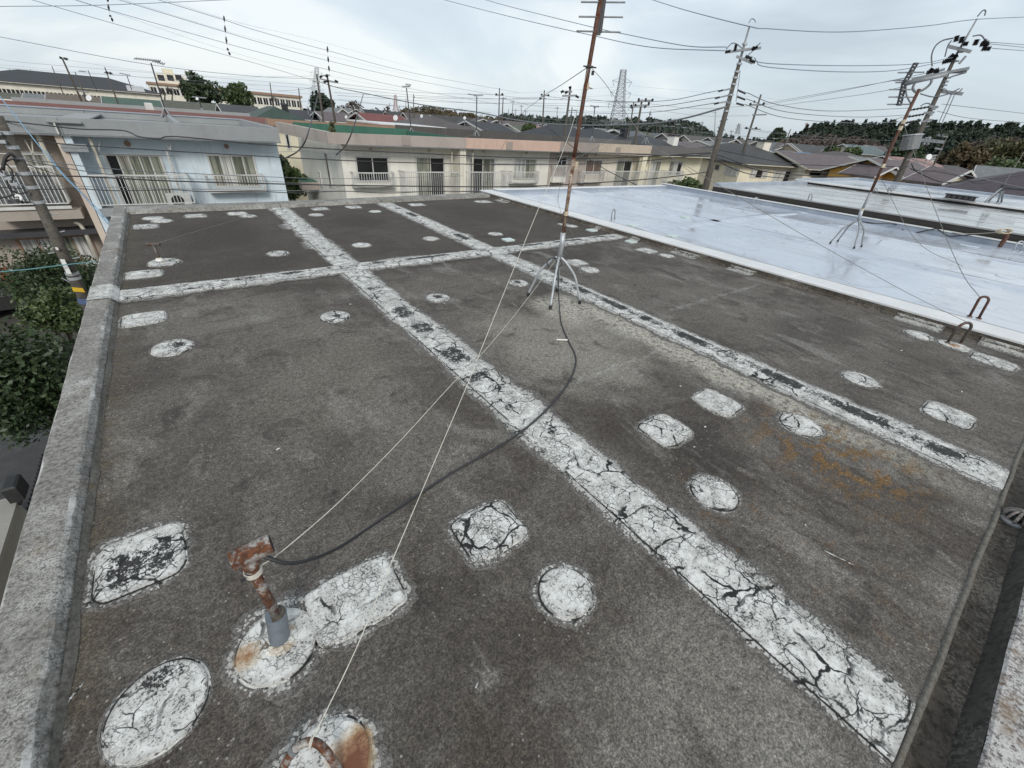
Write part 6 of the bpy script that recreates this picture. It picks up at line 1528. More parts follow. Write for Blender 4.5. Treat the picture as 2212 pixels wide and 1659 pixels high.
for x, y in ((663, 227), (748, 253), (855, 255), (911, 251), (1004, 255)):
    P_ = at_d(x, y, 52); t = thing('satellite_dish', {663: 'white satellite dish above the dark green hipped roof', 748: 'white satellite dish on the grey mauve gabled roof', 855: 'large white satellite dish before the dark red roof', 911: 'small white satellite dish left of the dark mauve roof', 1004: 'white satellite dish on the ridge of the dark mauve roof'}[x], 'satellite dish', P_, 'satellite dishes')
    u = Vector((-.75, -.6, .3)).normalized(); rr = (3.2 if x != 855 else 5.5) * 52 / FPX
    MB().tube([Vector(P_) - u * .05, Vector(P_), Vector(P_) + u * rr * .25], [rr * .3, rr * .75, rr], 16).build('dish', 'dish_white', t)
    MB().tube([P_ + np.array((0, 0, -1.0)), P_], .04, 6).build('dish_post', 'galvanised_dull', t)
P_ = at_d(2058 - 34 + 0, 340.5, 50); P_ = at_d(1288 / 4 + 1702, 340, 50)
t = thing('satellite_dish', 'white satellite dish in front of the right wooded hill', 'satellite dish', at_d(2004, 340, 52), 'satellite dishes'); P_ = at_d(2004, 340, 52)
MB().tube([Vector(P_), Vector(P_) + Vector((-.6, -.6, .3)) * .1, Vector(P_) + Vector((-.6, -.6, .3)) * .25], [.1, .25, .34], 14).build('dish', 'dish_white', t); MB().tube([P_ + np.array((0, 0, -1.5)), P_], .05, 6).build('dish_post', 'galvanised_dull', t)

# ------------------------------------------------------------------ wires
W1, W2 = 'high wires crossing the upper left sky', 'low wires crossing in front of the house row'
B_ = 'cable_bluegrey'; K_ = 'cable_black'; G_ = 'cable_grey'
hi = [([D(60, -3, 26), (246, 51), (499, 122), (553, 137), D(684, 176, 46)], 'lowest of four parallel wires crossing the upper left sky'),
      ([D(150, -4, 26), (236, 22), (490, 94), (553, 111), (710, 151), (878, 190), D(1079, 226, 70)], 'third wire from the top of the four in the upper left sky'),
      ([D(245, -4, 26), (486, 69), (553, 89), (708, 131), (903, 175), D(1080, 207, 70)], 'second wire from the top of the four in the upper left sky'),
      ([D(330, -4, 26), (484, 43), (553, 65.5), (707, 109), (903, 160), D(1120, 200, 75)], 'topmost of four parallel wires crossing the upper left sky')]
for pts, lab in hi: wire(lab, pts, .017, B_, W1)
for k, pts in enumerate([[D(160, -3, 34), (499, 112), (683, 158), D(900, 200, 90)], [D(255, -4, 34), (520, 76), (705, 120), D(903, 166, 90)], [D(345, -4, 34), (520, 50), (700, 92), D(900, 148, 90)]]):
    wire('thin pale wire close above the ' + ['third', 'second', 'topmost'][k] + ' of the four sky wires', pts, .008, 'cable_bluegrey', W1)
wire('nearly level wire along the top edge at left', [D(-20, 14, 24), (220, 11), D(500, -1, 30)], .018, B_, W1)
wire('single wire descending from the left edge above the black roof', [D(-20, 76, 28), (325, 140), (553, 165), D(684, 170, 46)], .02, B_, W1)
for a, pts in enumerate([[D(-20, 125, 40), (110, 140), D(700, 186, 46)], [D(-20, 145, 40), (150, 156), D(688, 192, 46)], [D(-20, 138, 60), (300, 166), D(560, 186, 90)], [D(146, 130, 46), (300, 152), (480, 166), D(690, 164, 46)], [D(-20, 155, 50), (240, 186), D(650, 206, 90)], [D(240, 160, 60), (420, 180), D(700, 206, 46)]]):
    wire('thin wire low in the left sky, ' + ['topmost before the black roof', 'second before the black roof', 'crossing just over the black roof ridge', 'from the leaning brown pole to the spacer pole', 'lowest over the school wing', 'from the brown pole past the dark round tree'][a], pts, .011 if a < 3 else .009, G_, 'thin wires before the school and black roof')
# spacer strings
def spacers(label, px, dist):
    t = thing('wire_spacer', label, 'spacer', at_d(px[0][0], px[0][1], dist), 'black spacers on the sky wires')
    pts = [at_d(x, y, dist) for x, y in px]
    MB().tube(pts, .012, 6).build('spacer_rod', 'porcelain', t)
    for i in range(len(px) - 1):
        a, b = pts[i], pts[i + 1]
        for f0, f1_ in ((.0, .62),):
            p0, p1 = a + (b - a) * f0, a + (b - a) * f1_; n_ = 5; q = []; rs = []
            for j in range(n_):
                for f, k in ((.1, .5), (.5, 1), (.9, .5)): q.append(p0 + (p1 - p0) * ((j + f) / n_)); rs.append(.055 * k * (1.2 - .5 * abs(j - 2) / 2) * dist / 25)
            MB().tube(q, rs, 7).build('insulator', 'insulator_black', t)
spacers('upper left string of black spacers nearest the top edge', [(232, -4), (233.5, 9), (237, 33), (241, 38), (245, 52)], 26)
spacers('middle string of black spacers hanging across four sky wires', [(483.5, 34), (485.5, 55), (488, 79), (491, 104), (494, 112), (499.5, 124)], 29)
spacers('string of black spacers ending on the brown spacer pole', [(707, 100), (708.5, 122), (710, 142), (712, 161)], 40)

wl = [
 ('thick black wire looping along the front of the blue house fascia', [D(-20, 258, 14), (0, 260), (90, 270), (175, 279), (265, 282), (300, 295), (342, 300), (380, 295), (553, 311), (678, 320), (878, 330), (1106, 340), (1290, 342), (1430, 336), D(1534, 330, 19)], .021, K_),
 ('second black wire below the blue fascia carrying the grey box', [D(-20, 292, 14), (145, 312), (210, 316), (270, 320), (400, 328), (553, 337), (753, 347), (906, 352), (1106, 356), (1306, 353), (1430, 344), D(1536, 332, 19)], .018, K_),
 ('thick black wire along the balcony rails of both house rows', [D(-20, 378, 11), (0, 379), (175, 381), (350, 390), (553, 396), (803, 401), (1106, 403), (1281, 395), (1420, 385), D(1526, 372, 19)], .020, K_),
 ('wavy black wire just below the balcony rails', [D(-20, 404, 11), (90, 409), (175, 408), (250, 412), (375, 410), (440, 414), (553, 413), (640, 417), (740, 413), (840, 417), (940, 413), (1040, 414), D(1110, 406, 16)], .013, K_),
 ('thin straight wire just above the wavy black one', [D(-20, 396, 11), (175, 403), (553, 411), (900, 414), D(1106, 411, 16)], .009, G_),
 ('thin grey wire from the near pole to the cream houses, upper', [pv('L', 66, 358, .3), (230, 364), (400, 374), (553, 381), (750, 386), D(1000, 380, 22)], .009, G_),
 ('thin grey wire from the near pole to the cream houses, lower', [pv('L', 66, 360, .3), (200, 372), (330, 384), (553, 390), (680, 398), D(740, 404, 23)], .009, G_),
 ('short sagging wire from the near pole towards the tan partition', [pv('L', 66, 362, .3), (130, 380), (172, 398), D(186, 420, 20)], .010, K_),
 ('spiral wound wire in front of the cream house windows', [D(553, 330, 17), (660, 327), (700, 332), (760, 329), (830, 337), (900, 334), (970, 341), (1050, 338), D(1106, 345, 18)], .008, G_),
 ('cable bundle sagging in the lower right before the yellow houses', [pv('M', 1543, 347, .2), (1660, 372), (1760, 380), (1900, 386), D(2000, 398, 30)], .022, K_),
 ('black wire from the tall concrete pole before the hipped house windows', [pv('M', 1540, 352, .2), (1620, 376), (1720, 386), D(1830, 388, 34)], .02, K_),
 ('black wire from the tall concrete pole along the yellow wall', [pv('M', 1544, 340, .2), (1640, 362), (1760, 372), D(1900, 378, 32)], .016, K_),
 ('thin wire crossing the brown gabled roof to the big right pole', [pv('M', 1548, 330, .2), (1700, 352), (1800, 358), pv('R', 1952, 366, .3)], .016, K_),
 ('loose black wire drooping over the orange house roof', [pv('R', 1954, 362, .4), (1980, 368), (2020, 370), (2070, 380), (2110, 396), D(2150, 390, 30)], .026, K_),
 ('black wire from the big right pole off the right edge above plum tiles', [pv('R', 1952, 372, .4), (2030, 392), (2090, 392), (2150, 386), D(2230, 374, 30)], .03, K_),
 ('grey messenger wire rising from the big right pole to the right', [pv('R', 1956, 352, .4), (2010, 356), (2060, 372), D(2230, 410, 30)], .02, G_),
]
for lab, pts, r, mt in wl: wire(lab, pts, r, mt, W2)
# coil of the spiral wire, as real loops
m = MB(); c0 = at_d(1106, 410, 20)
pts = []
for i in range(120):
    f = i / 119; x = 1112 + 78 * f; pts.append(at_d(x + 3.0 * math.cos(i * .9), 406 + 5 * math.sin(i * .9) + 3 * f, 20))
tag(m.tube(pts, .012, 5).build('coiled_wire', 'cable_black', None, smooth=True), 'coiled black spare wire loops in front of the mauve house', 'wire', W2)
wire('light blue rope slanting from the upper left corner to our left parapet', [D(-10, 196, 11), (70, 297), (135, 377), (172, 414), D(237, 488, 9.3)], .012, 'rope_blue', None, 'rope', 'rope')
wire('second strand of light blue rope beside the first', [D(100, 325, 10.6), (128, 366), (165, 404), (200, 440), D(236, 480, 9.3)], .009, 'rope_blue', None, 'rope', 'rope')
wire('thin teal rope passing the near pole in front of the clipped tree', [D(-10, 588, 8.4), (60, 582), (100, 577), (160, 570), D(210, 565, 9)], .012, 'rope_teal', None, 'rope', 'rope')
# drop cables of the messenger line
wire('long thick messenger cable swooping from the spacer pole to the tall concrete pole', [pv('p2', 688, 176), (728, 189), (785, 201), (910, 226), (1028, 242), (1106, 258), (1176, 267), (1281, 271), (1406, 267), (1481, 255), pv('M', 1563, 238, .2)], .035, G_, 'cables hanging from the messenger line')
wire('black drop cable curving from the messenger line down to the cream corner', [(785, 203, 36, 0), D(768, 262, 20.4), D(748, 312, 19.4), D(726, 335, 19.4)], .03, K_, 'cables hanging from the messenger line')
wire('black drop cable falling past the end of the taupe fascia', [(687, 205, 40, 0), D(670, 272, 19.5), D(650, 320, 18), D(617, 342, 18)], .03, K_, 'cables hanging from the messenger line')
wire('dark diagonal wire crossing the pink fascia and mauve wall', [D(1178, 270, 30), (1243, 322), (1306, 365), D(1380, 402, 22)], .02, K_, 'diagonal wires before the cream row')
wire('dark diagonal wire crossing the beige fascia the other way', [D(1345, 286, 30), (1256, 336), (1180, 352), D(1060, 354, 20)], .016, G_, 'diagonal wires before the cream row')
wire('grey diagonal wire from the charcoal fascia to our white roof', [D(1393, 300, 30), (1411, 318), (1456, 345), D(1500, 378, 20)], .010, G_, 'diagonal wires before the cream row')
wire('thin pale diagonal wire over the wide cream house windows', [D(1060, 275, 30), (880, 345), (760, 394), D(720, 408, 22)], .010, 'guy_grey', 'diagonal wires before the cream row')
UR = 'high wires crossing the right sky'
ur = [('upper of two wires crossing behind the rusty mast', [D(1040, -3, 30), (1106, 15.5), (1281, 59), (1356, 75), (1481, 99), pv('M', 1564, 111, .2)]),
      ('lower of two wires crossing behind the rusty mast', [D(945, -4, 30), (1106, 37), (1281, 77), (1406, 102), pv('M', 1562, 119, .2)]),
      ('top wire running over the tips of both tall poles', [D(1398, -4, 24), (1481, 22), pv('M', 1618, 57), (1659, 62), (1784, 69), (1884, 66), (2009, 55), pv('R', 2108, 42), D(2232, 36, 26)]),
      ('wire between the tall poles with black ends, upper', [pv('M', 1622, 134, .2), (1659, 137), (1834, 142), (1979, 138), pv('R', 2046, 134, .3)]),
      ('wire between the tall poles with black ends, lower', [pv('M', 1627, 141, .2), (1659, 145), (1809, 155), (1934, 152), pv('R', 2024, 143, .3)]),
      ('rising wire from the crossarm pole to the ladder aerial, upper', [pv('p7', 1640, 226), (1784, 200), pv('R', 1957, 176, .3)]),
      ('rising wire from the crossarm pole to the ladder aerial, lower', [pv('p7', 1645, 228), (1784, 203), pv('R', 1990, 167, .3)]),
      ('rising wire from the crossarm pole below the ladder aerial', [pv('p7', 1650, 232), (1784, 215), (1921, 194), pv('R', 2030, 168, .3)]),
      ('wire between the big right pole and the tall pole, third', [pv('M', 1607, 208, .2), (1680, 226), (1800, 240), pv('R', 1958, 241, .3)]),
      ('wire between the big right pole and the tall pole, fourth', [pv('M', 1606, 221, .2), (1700, 242), (1850, 253), pv('R', 1950, 256, .3)]),
      ('wire between the big right pole and the tall pole, fifth', [pv('M', 1603, 233, .2), (1700, 255), (1850, 266), pv('R', 1945, 270, .3)]),
      ('slanting wire from the far houses up to the big right pole', [D(1770, 318, 60), (1850, 283), pv('R', 1955, 256, .3)]),
      ('wire leaving the big right pole to the right edge, upper', [pv('R', 2022, 233, .3), D(2230, 247, 28)]),
      ('wire leaving the big right pole to the right edge, lower', [pv('R', 2012, 248, .3), (2100, 256), D(2230, 266, 28)]),
      ('top right wire leaving the black insulators', [pv('R', 2124, 102, .3), D(2230, 98, 27)]), ('middle right wire leaving the black insulators', [pv('R', 2126, 106, .3), D(2230, 104, 27)]), ('bottom right wire leaving the black insulators', [pv('R', 2128, 115, .3), D(2230, 111, 27)]),
      ('wire from the tall pole leftwards to the six insulator pole, upper', [pv('M', 1548, 203, .2), (1418, 219), (1269, 217), D(1106, 212, 60)]),
      ('wire from the tall pole leftwards to the six insulator pole, middle', [pv('M', 1541, 218, .2), (1406, 231), (1281, 230), D(1106, 226, 60)]),
      ('wire from the tall pole leftwards to the six insulator pole, lower', [pv('M', 1539, 230, .2), (1400, 243), (1270, 244), D(1106, 238, 60)])]
for i, (lab, pts) in enumerate(ur): wire(lab, pts, .016 if i < 5 else .013, B_ if i < 5 else G_, UR)
rw = random.Random(3)
far_names = ['from the spacer pole towards the thin pole, upper', 'from the spacer pole towards the thin pole, lower', 'from the spacer pole to the slim crossarm pole', 'from the spacer pole to the dark topped pole', 'sagging left of the dark mauve roof', 'over the dark red tiled roof', 'left of the pale concrete pole', 'between the thin pole and the slim crossarm pole', 'from the slim crossarm pole past the rusty mast', 'short, from the slim crossarm pole to the dark topped pole', 'from the dark topped pole to the six insulator pole', 'from the paler thin pole towards the rusty mast', 'behind the tall concrete pole, upper', 'behind the tall concrete pole, lower', 'in front of the steel pylon', 'from the lowest crossarm of the two crossarm pole to the pink roof', 'over the hipped house towards the transformer', 'over the dark mauve roof ridge', 'short, left of the pale concrete pole near the pine', 'over the orange tiled roofs', 'low before the middle ridge wood, right part', 'low before the middle ridge wood, left part']
for i, (xa_, ya, xb_, yb2, sg) in enumerate([(712, 178, 1078, 205, 8), (712, 186, 1086, 214, 6), (722, 200, 1170, 214, 5), (728, 206, 1231, 224, 6), (690, 212, 1000, 236, 4), (730, 214, 1060, 243, 4), (553, 205, 700, 222, 3), (1079, 206, 1172, 210, 3), (1184, 208, 1385, 222, 6), (1184, 214, 1232, 210, 3), (1246, 209, 1380, 221, 4), (1087, 213, 1228, 236, 5), (1400, 224, 1615, 229, 8), (1405, 236, 1620, 250, 7), (1240, 238, 1372, 238, 4), (1620, 280, 1700, 290, 2), (1642, 282, 1990, 305, 6), (900, 212, 1171, 222, 6), (600, 196, 690, 186, 3), (1500, 285, 1800, 302, 4), (1260, 255, 1500, 276, 4), (1106, 250, 1366, 262, 5)]):
    dd0, dd1 = rw.uniform(46, 60), rw.uniform(50, 75)
    wire('thin faraway wire ' + far_names[i], [D(xa_, ya, dd0), ((xa_ + xb_) / 2, (ya + yb2) / 2 + sg), D(xb_, yb2, dd1)], .017, G_, 'faraway wires above the roofs', k=5)
for pts in ([D(1330, 188, 300), (1200, 197), D(1020, 205, 420)], [D(1366, 186, 300), (1480, 196), D(1800, 225, 420)], [D(1366, 205, 300), (1500, 218), D(1800, 243, 420)], [D(1330, 206, 300), (1180, 212), D(1020, 218, 420)]):
    wire('hair thin high voltage line strung from the tall pylon', pts, .05, 'pylon_steel', 'high voltage lines of the tall pylon')
# ------------------------------------------------------------------ houses farther off
AB = {'B': np.array([1.0, 0, 0]), 'A': np.array([0, 1.0, 0])}
def along(P_, d, xr):
    v = P_ - EYE; k = (xr - CX) / FPX
    return (k * (v @ FW) - v @ RT) / (d @ RT - k * (d @ FW))
def roof_mesh(m, kind_, o, u, v, Lx, Ly, z, h, ov=.35):
    """roof over the rectangle from o along u (Lx) and v (Ly); ridge along u"""
    q = lambda a, b, c: tuple(o + u * a + v * b + np.array((0, 0, c)))
    th = .14
    if kind_ == 'gable':
        for s_ in (0, 1):
            e0 = -ov if s_ == 0 else Ly + ov
            dz = -ov * h / (Ly / 2)
            top = [q(-ov, e0, z + dz), q(Lx + ov, e0, z + dz), q(Lx + ov, Ly / 2, z + h), q(-ov, Ly / 2, z + h)]
            bot = [(a[0], a[1], a[2] - th) for a in top]
            f = [(0, 1, 2, 3), (7, 6, 5, 4), (0, 4, 5, 1), (1, 5, 6, 2), (3, 7, 4, 0)]
            if s_: f = [tuple(reversed(k)) for k in f]
            m.add(top + bot, f)
    else:
        ins = min(Lx, Ly) / 2 + ov; 
        a0, a1 = (ins - ov, Lx - ins + ov) if Lx >= Ly else (Lx / 2, Lx / 2)
        b0, b1 = (Ly / 2, Ly / 2) if Lx >= Ly else (ins - ov, Ly - ins + ov)
        e = [q(-ov, -ov, z), q(Lx + ov, -ov, z), q(Lx + ov, Ly + ov, z), q(-ov, Ly + ov, z)]
        lo = [(a[0], a[1], a[2] - th) for a in e]
        if Lx >= Ly: r_ = [q(a0, b0, z + h), q(max(a1, a0 + .02), b0, z + h)]; f = [(0, 1, 9, 8), (1, 2, 9), (2, 3, 8, 9), (3, 0, 8)]
        else: r_ = [q(a0, b0, z + h), q(a0, max(b1, b0 + .02), z + h)]; f = [(0, 1, 8), (1, 2, 9, 8), (2, 3, 9), (3, 0, 8, 9)]
        m.add(e + lo + r_, f + [(7, 6, 5, 4), (0, 4, 5, 1), (1, 5, 6, 2), (2, 6, 7, 3), (3, 7, 4, 0)])
def bg(label, xl, xr, ye, yr, dist, roof, wall, typ='gable', ax='B', dep=7.5, win=2, trim='white_metal', chim=None, group='houses beyond the near rows', gl=None, ridge_x=None):
    """house whose front eave runs from (xl, ye) to the column xr; built about its own corner and turned by its street's angle"""
    ang = {'B': 0.0, 'C': math.radians(-17), 'E': math.radians(-78)}[ax]
    d = np.array([math.cos(ang), math.sin(ang), 0]); n = np.array([-math.sin(ang), math.cos(ang), 0])
    Pl = at_d(xl, ye, dist); s_ = along(Pl, d, xr)
    mid = Pl + d * s_ / 2 + n * dep / 2
    zr = at_v(ridge_x or (xl + xr) / 2, yr, mid)[2]; h = max(.3, zr - Pl[2]); z = Pl[2] - GZ
    t = thing('house', label, 'house', (Pl[0], Pl[1], GZ), group); t.rotation_euler = (0, 0, ang)
    X, Y, o0 = np.array([1.0, 0, 0]), np.array([0, 1.0, 0]), np.zeros(3); ins = .4
    mw = MB().box(ins, s_ - ins, ins, dep - ins, 0, z - .15)
    if typ == 'front': ru, rv, lu, lv = Y, X, dep, s_
    else: ru, rv, lu, lv = X, Y, s_, dep
    if typ in ('gable', 'front'):
        for e_ in (ins, lu - ins):
            c0, c1, c2 = ru * e_ + rv * ins, ru * e_ + rv * (lv - ins), ru * e_ + rv * lv / 2
            mw.add([(*c0[:2], z - .15), (*c1[:2], z - .15), (*c1[:2], z - .14 + h * ins / (lv / 2)), (*c2[:2], z + h - .16), (*c0[:2], z - .14 + h * ins / (lv / 2))], [(0, 1, 2, 3, 4)])
    mw.build('wall', wall, t, world=False)
    mr = MB(); roof_mesh(mr, 'hip' if typ == 'hip' else 'gable', o0, ru, rv, lu, lv, z, h, .35); mr.build('roof', roof, t, world=False)
    dz = .35 * h / (dep / 2) if typ == 'gable' else 0
    if typ != 'front': MB().beam((-.3, -.42, z - dz - .1), (s_ + .3, -.42, z - dz - .1), .09).build('gutter', trim, t, world=False)
    if typ in ('gable', 'front'):
        for e_ in (-.38, lu + .38):
            for b_ in (-.35, lv + .35):
                p0, p1 = ru * e_ + rv * b_, ru * e_ + rv * lv / 2
                MB().beam((*p0[:2], z - .35 * h / (lv / 2) - .08), (*p1[:2], z + h - .08), .06, .16).build('barge_board', trim, t, world=False)
    for i in range(win):
        f = (i + .5) / win; c = ins + (s_ - 2 * ins) * f; wv = min(.85, (s_ - 1) / win * .35)
        lwin(t, c - wv, c + wv, z - 1.75, z - .65, ins, ['window_glass', 'curtain' if (i + len(label)) % 3 else 'window_glass'])
    if chim:
        c = at_v(chim[0], chim[1], mid) - Pl; u_, v_ = c @ d, c @ n; zc = c[2] + z; wc = chim[2] * dist / FPX / 2
        MB().box(u_ - wc, u_ + wc, v_ - wc, v_ + wc, zc - 1.6, zc).build('chimney', chim[3], t, world=False)
        MB().box(u_ - wc * 1.2, u_ + wc * 1.2, v_ - wc * 1.2, v_ + wc * 1.2, zc + .003, zc + .18).build('chimney_cap', 'dark_metal', t, world=False)
    return t, Pl, d, n, ins
def lwin(t, x0, x1, z0, z1, y, panes):
    f = MB(); fw = .05
    f.box(x0, x0 + fw, y - .05, y + .02, z0, z1).box(x1 - fw, x1, y - .05, y + .02, z0, z1).box(x0 + fw, x1 - fw, y - .05, y + .02, z1 - fw, z1).box(x0 + fw, x1 - fw, y - .05, y + .02, z0, z0 + fw)
    o = f.build('window', 'white_metal', t, world=False); n_ = len(panes)
    for i, mt in enumerate(panes):
        a = x0 + fw + (x1 - x0 - 2 * fw) * i / n_; b = x0 + fw + (x1 - x0 - 2 * fw) * (i + 1) / n_
        MB().box(a + .015, b - .015, y - .035 - .004 * (i % 2), y - .004, z0 + fw + .005, z1 - fw - .005).build('pane', mt, o, world=False)
    return o
def fwin(T, xl, yt, xr, yb, panes, off=0.0):
    """window on the front wall, given by its corners in the measuring grid"""
    t, Pl, d, n, ins = T; q = []
    P0 = Pl + n * (ins - .01 - off)
    for x, y in ((xl, yt), (xr, yb), (xl + (xr - xl) * .1, yb)):
        r_ = ray(x, y); P_ = EYE + r_ * (((P0 - EYE) @ n) / (r_ @ n)) - Pl; q.append((P_ @ d, P_[2] + Pl[2] - GZ))
    return lwin(t, q[0][0], q[1][0], min(q[1][1], q[2][1]), q[0][1], ins - .01 - off, panes)
# right side
hip = bg('yellow cream house with black hipped roof and cream chimney box right of the tall pole', 1604, 1748, 352, 313, 46, 'tile_dark', 'wall_yellow', 'hip', 'C', 13.5, 0, 'pvc_cream', (1652, 306, 22, 'wall_cream'), ridge_x=1640)
for q in ((1624, 366, 1655, 384, ['curtain_white', 'window_glass', 'curtain_white']), (1674, 368, 1702, 392, ['curtain_white', 'curtain_white', 'window_glass'])): fwin(hip, *q)
# its left flank faces us as well: window and shutter panel on that wall
def side_win(T, xl, yt, xr, yb, mt):
    t, Pl, d, n, ins = T; q = []; P0 = Pl + d * (ins - .02)
    for x, y in ((xl, yt), (xr, yb), (xl, yb)):
        r_ = ray(x, y); P_ = EYE + r_ * (((P0 - EYE) @ d) / (r_ @ d)) - Pl; q.append((P_ @ n, P_[2] + Pl[2] - GZ))
    y0_, y1_ = sorted((q[0][0], q[1][0])); z0_, z1_ = min(q[1][1], q[2][1]), q[0][1]
    f = MB().box(ins - .06, ins - .012, y0_, y1_, z0_, z1_).build('window', 'white_metal', t, world=False)
    MB().box(ins - .075, ins - .061, y0_ + .08, y1_ - .08, z0_ + .08, z1_ - .08).build('pane', mt, f, world=False)
side_win(hip, 1546, 354, 1553, 368, 'window_glass'); side_win(hip, 1568, 359, 1592, 378, 'curtain_white')
h2 = bg('cream house with mauve brown gabled roof and three dark windows right of the hipped house', 1744, 1890, 361, 337, 47, 'tile_mauve', 'wall_cream', 'gable', 'C', 9, 0, 'pvc_cream')
for q in ((1751, 367, 1770, 381), (1793, 369, 1813, 382), (1833, 370, 1852, 383)): fwin(h2, *q, ['window_glass', 'window_glass'])
bg('small gabled roof with white barge boards behind the cream house', 1708, 1744, 350, 336, 56, 'tile_dark', 'wall_cream', 'front', 'C', 8, 0)
bg('grey hipped roof behind the mauve brown gable', 1836, 1908, 350, 332, 62, 'tile_brown', 'wall_tan', 'hip', 'C', 10, 0)
oh = bg('orange house with mauve tiled roof and white edged gables in front of the wooded hill', 1966, 2060, 387, 354, 40, 'tile_mauve', 'wall_orange', 'gable', 'C', 9, 2, ridge_x=2030)
bg('orange gable wing with white boards left of the mauve tiled roof', 1888, 1948, 378, 357, 41, 'tile_mauve', 'wall_orange', 'front', 'C', 3, 1)
bg('pale green gable wing with white boards at the right of the orange house', 2032, 2110, 393, 366, 37, 'tile_mauve', 'wall_yellowpale', 'front', 'C', 2.6, 0, ridge_x=2088)
bg('big dark plum tiled roof near the right edge beyond the wet roofs', 2010, 2560, 414, 374, 34, 'tile_plum', 'wall_tan', 'hip', 'E', 10, 0, 'dark_metal', ridge_x=2260)
bg('pale grey panelled roof at the right edge above the plum tiles', 2106, 2300, 386, 364, 58, 'tile_grey', 'wall_grey', 'gable', 'E', 9, 0)
bg('dark grey roof between the orange house and the pale grey panels', 2060, 2160, 382, 362, 62, 'tile_dark', 'wall_grey', 'hip', 'C', 9, 0)
bg('faded pink roof behind the orange house', 1962, 2048, 358, 344, 62, 'tile_pink', 'wall_tan', 'gable', 'C', 8, 0)
bg('pale grey roofed house left of the big right pole', 1890, 1950, 358, 344, 60, 'tile_grey', 'wall_grey', 'gable', 'C', 8, 0)
bg('teal grey roofed house with a cream gable below the wooded hill', 1856, 1918, 330, 316, 86, 'tile_teal', 'wall_cream', 'gable', 'C', 8, 2)
bg('dark brown roof just right of the teal grey roof', 1906, 1940, 330, 317, 92, 'tile_brown', 'wall_tan', 'gable', 'C', 8, 0)
bg('salmon pink roof at the left foot of the right hill', 1676, 1714, 340, 326, 92, 'tile_pink', 'wall_tan', 'hip', 'B', 8, 0)
bg('bright orange tiled roof at the left foot of the right hill', 1715, 1756, 328, 314, 110, 'tile_orange', 'wall_white', 'hip', 'B', 9, 0)
bg('orange red tiled roof with a small gable beside the green tree', 1750, 1782, 334, 318, 104, 'tile_orange', 'wall_white', 'gable', 'B', 8, 0)
bg('small bright blue roof between the orange tiles and green tree', 1744, 1772, 336, 331, 80, 'tile_blue', 'wall_white', 'gable', 'B', 5, 0)
bg('dark gabled roof in front of the salmon pink roof', 1700, 1748, 340, 328, 78, 'tile_slate', 'wall_grey', 'gable', 'B', 8, 0)
# middle
bg('black hipped roof with a black chimney just right of the rusty mast', 1228, 1296, 298, 275, 46, 'tile_black', 'wall_tan', 'hip', 'B', 9, 0, 'dark_metal', (1271, 272, 13, 'tile_black'))
bg('black hipped roof with a tall black chimney left of the six insulator pole', 1290, 1386, 306, 282, 44, 'tile_black', 'wall_tan', 'hip', 'B', 9, 0, 'dark_metal', (1349, 280, 13, 'tile_black'))
bg('white gable peeping between the two black hipped roofs', 1286, 1316, 296, 282, 58, 'tile_grey', 'wall_white', 'front', 'B', 7, 0)
bg('slate grey roof behind the six insulator pole', 1376, 1420, 302, 285, 56, 'tile_slate', 'wall_grey', 'gable', 'B', 8, 0)
bg('charcoal hipped roof with a cream chimney above the charcoal fascia', 1394, 1496, 318, 297, 50, 'tile_black', 'wall_cream', 'hip', 'B', 9, 0, 'dark_metal', (1456, 294, 18, 'wall_white'))
bg('faded pinkish grey roof left of the tall concrete pole', 1484, 1550, 326, 309, 58, 'tile_mauve', 'wall_tan', 'gable', 'B', 8, 0)
bg('pale mint roof edge beside the tall concrete pole', 1550, 1620, 318, 309, 72, 'tile_grey', 'wall_white', 'gable', 'B', 8, 0)
bg('dark mauve hipped roof in front of the low brown hill', 888, 1062, 283, 254, 46, 'tile_brown', 'wall_tan', 'hip', 'B', 12, 0, 'dark_metal')
bg('black roof with a white gable end right of the dark mauve roof', 1044, 1110, 280, 266, 54, 'tile_black', 'wall_white', 'gable', 'B', 8, 0)
bg('small green brown roof beside the shrub near the slim poles', 1128, 1160, 284, 270, 62, 'tile_olive', 'wall_cream', 'gable', 'B', 7, 0)
bg('pinkish roof behind the shrub near the dark topped pole', 1160, 1215, 288, 274, 66, 'tile_pink', 'wall_tan', 'hip', 'B', 8, 0)
bg('dark red tiled roof with white gable ends beyond the green lining', 799, 888, 262, 248, 52, 'tile_red', 'wall_white', 'gable', 'B', 8, 0)
bg('grey mauve gabled roof with a white end behind the brown fascia', 706, 792, 259, 245, 54, 'tile_mauve', 'wall_white', 'gable', 'B', 8, 0)
bg('pale green corrugated gable behind the spacer pole', 722, 758, 246, 234, 76, 'tile_grey', 'wall_white', 'front', 'B', 8, 0)
bg('dark green hipped roof with a black chimney left of the spacer pole', 552, 664, 257, 231, 48, 'tile_darkgreen', 'wall_yellowpale', 'hip', 'B', 10, 0, 'dark_metal', (614, 227, 12, 'tile_black'))
bg('black gabled roof between the dark green roof and the spacer pole', 634, 700, 254, 239, 56, 'tile_black', 'wall_yellowpale', 'gable', 'B', 8, 0)
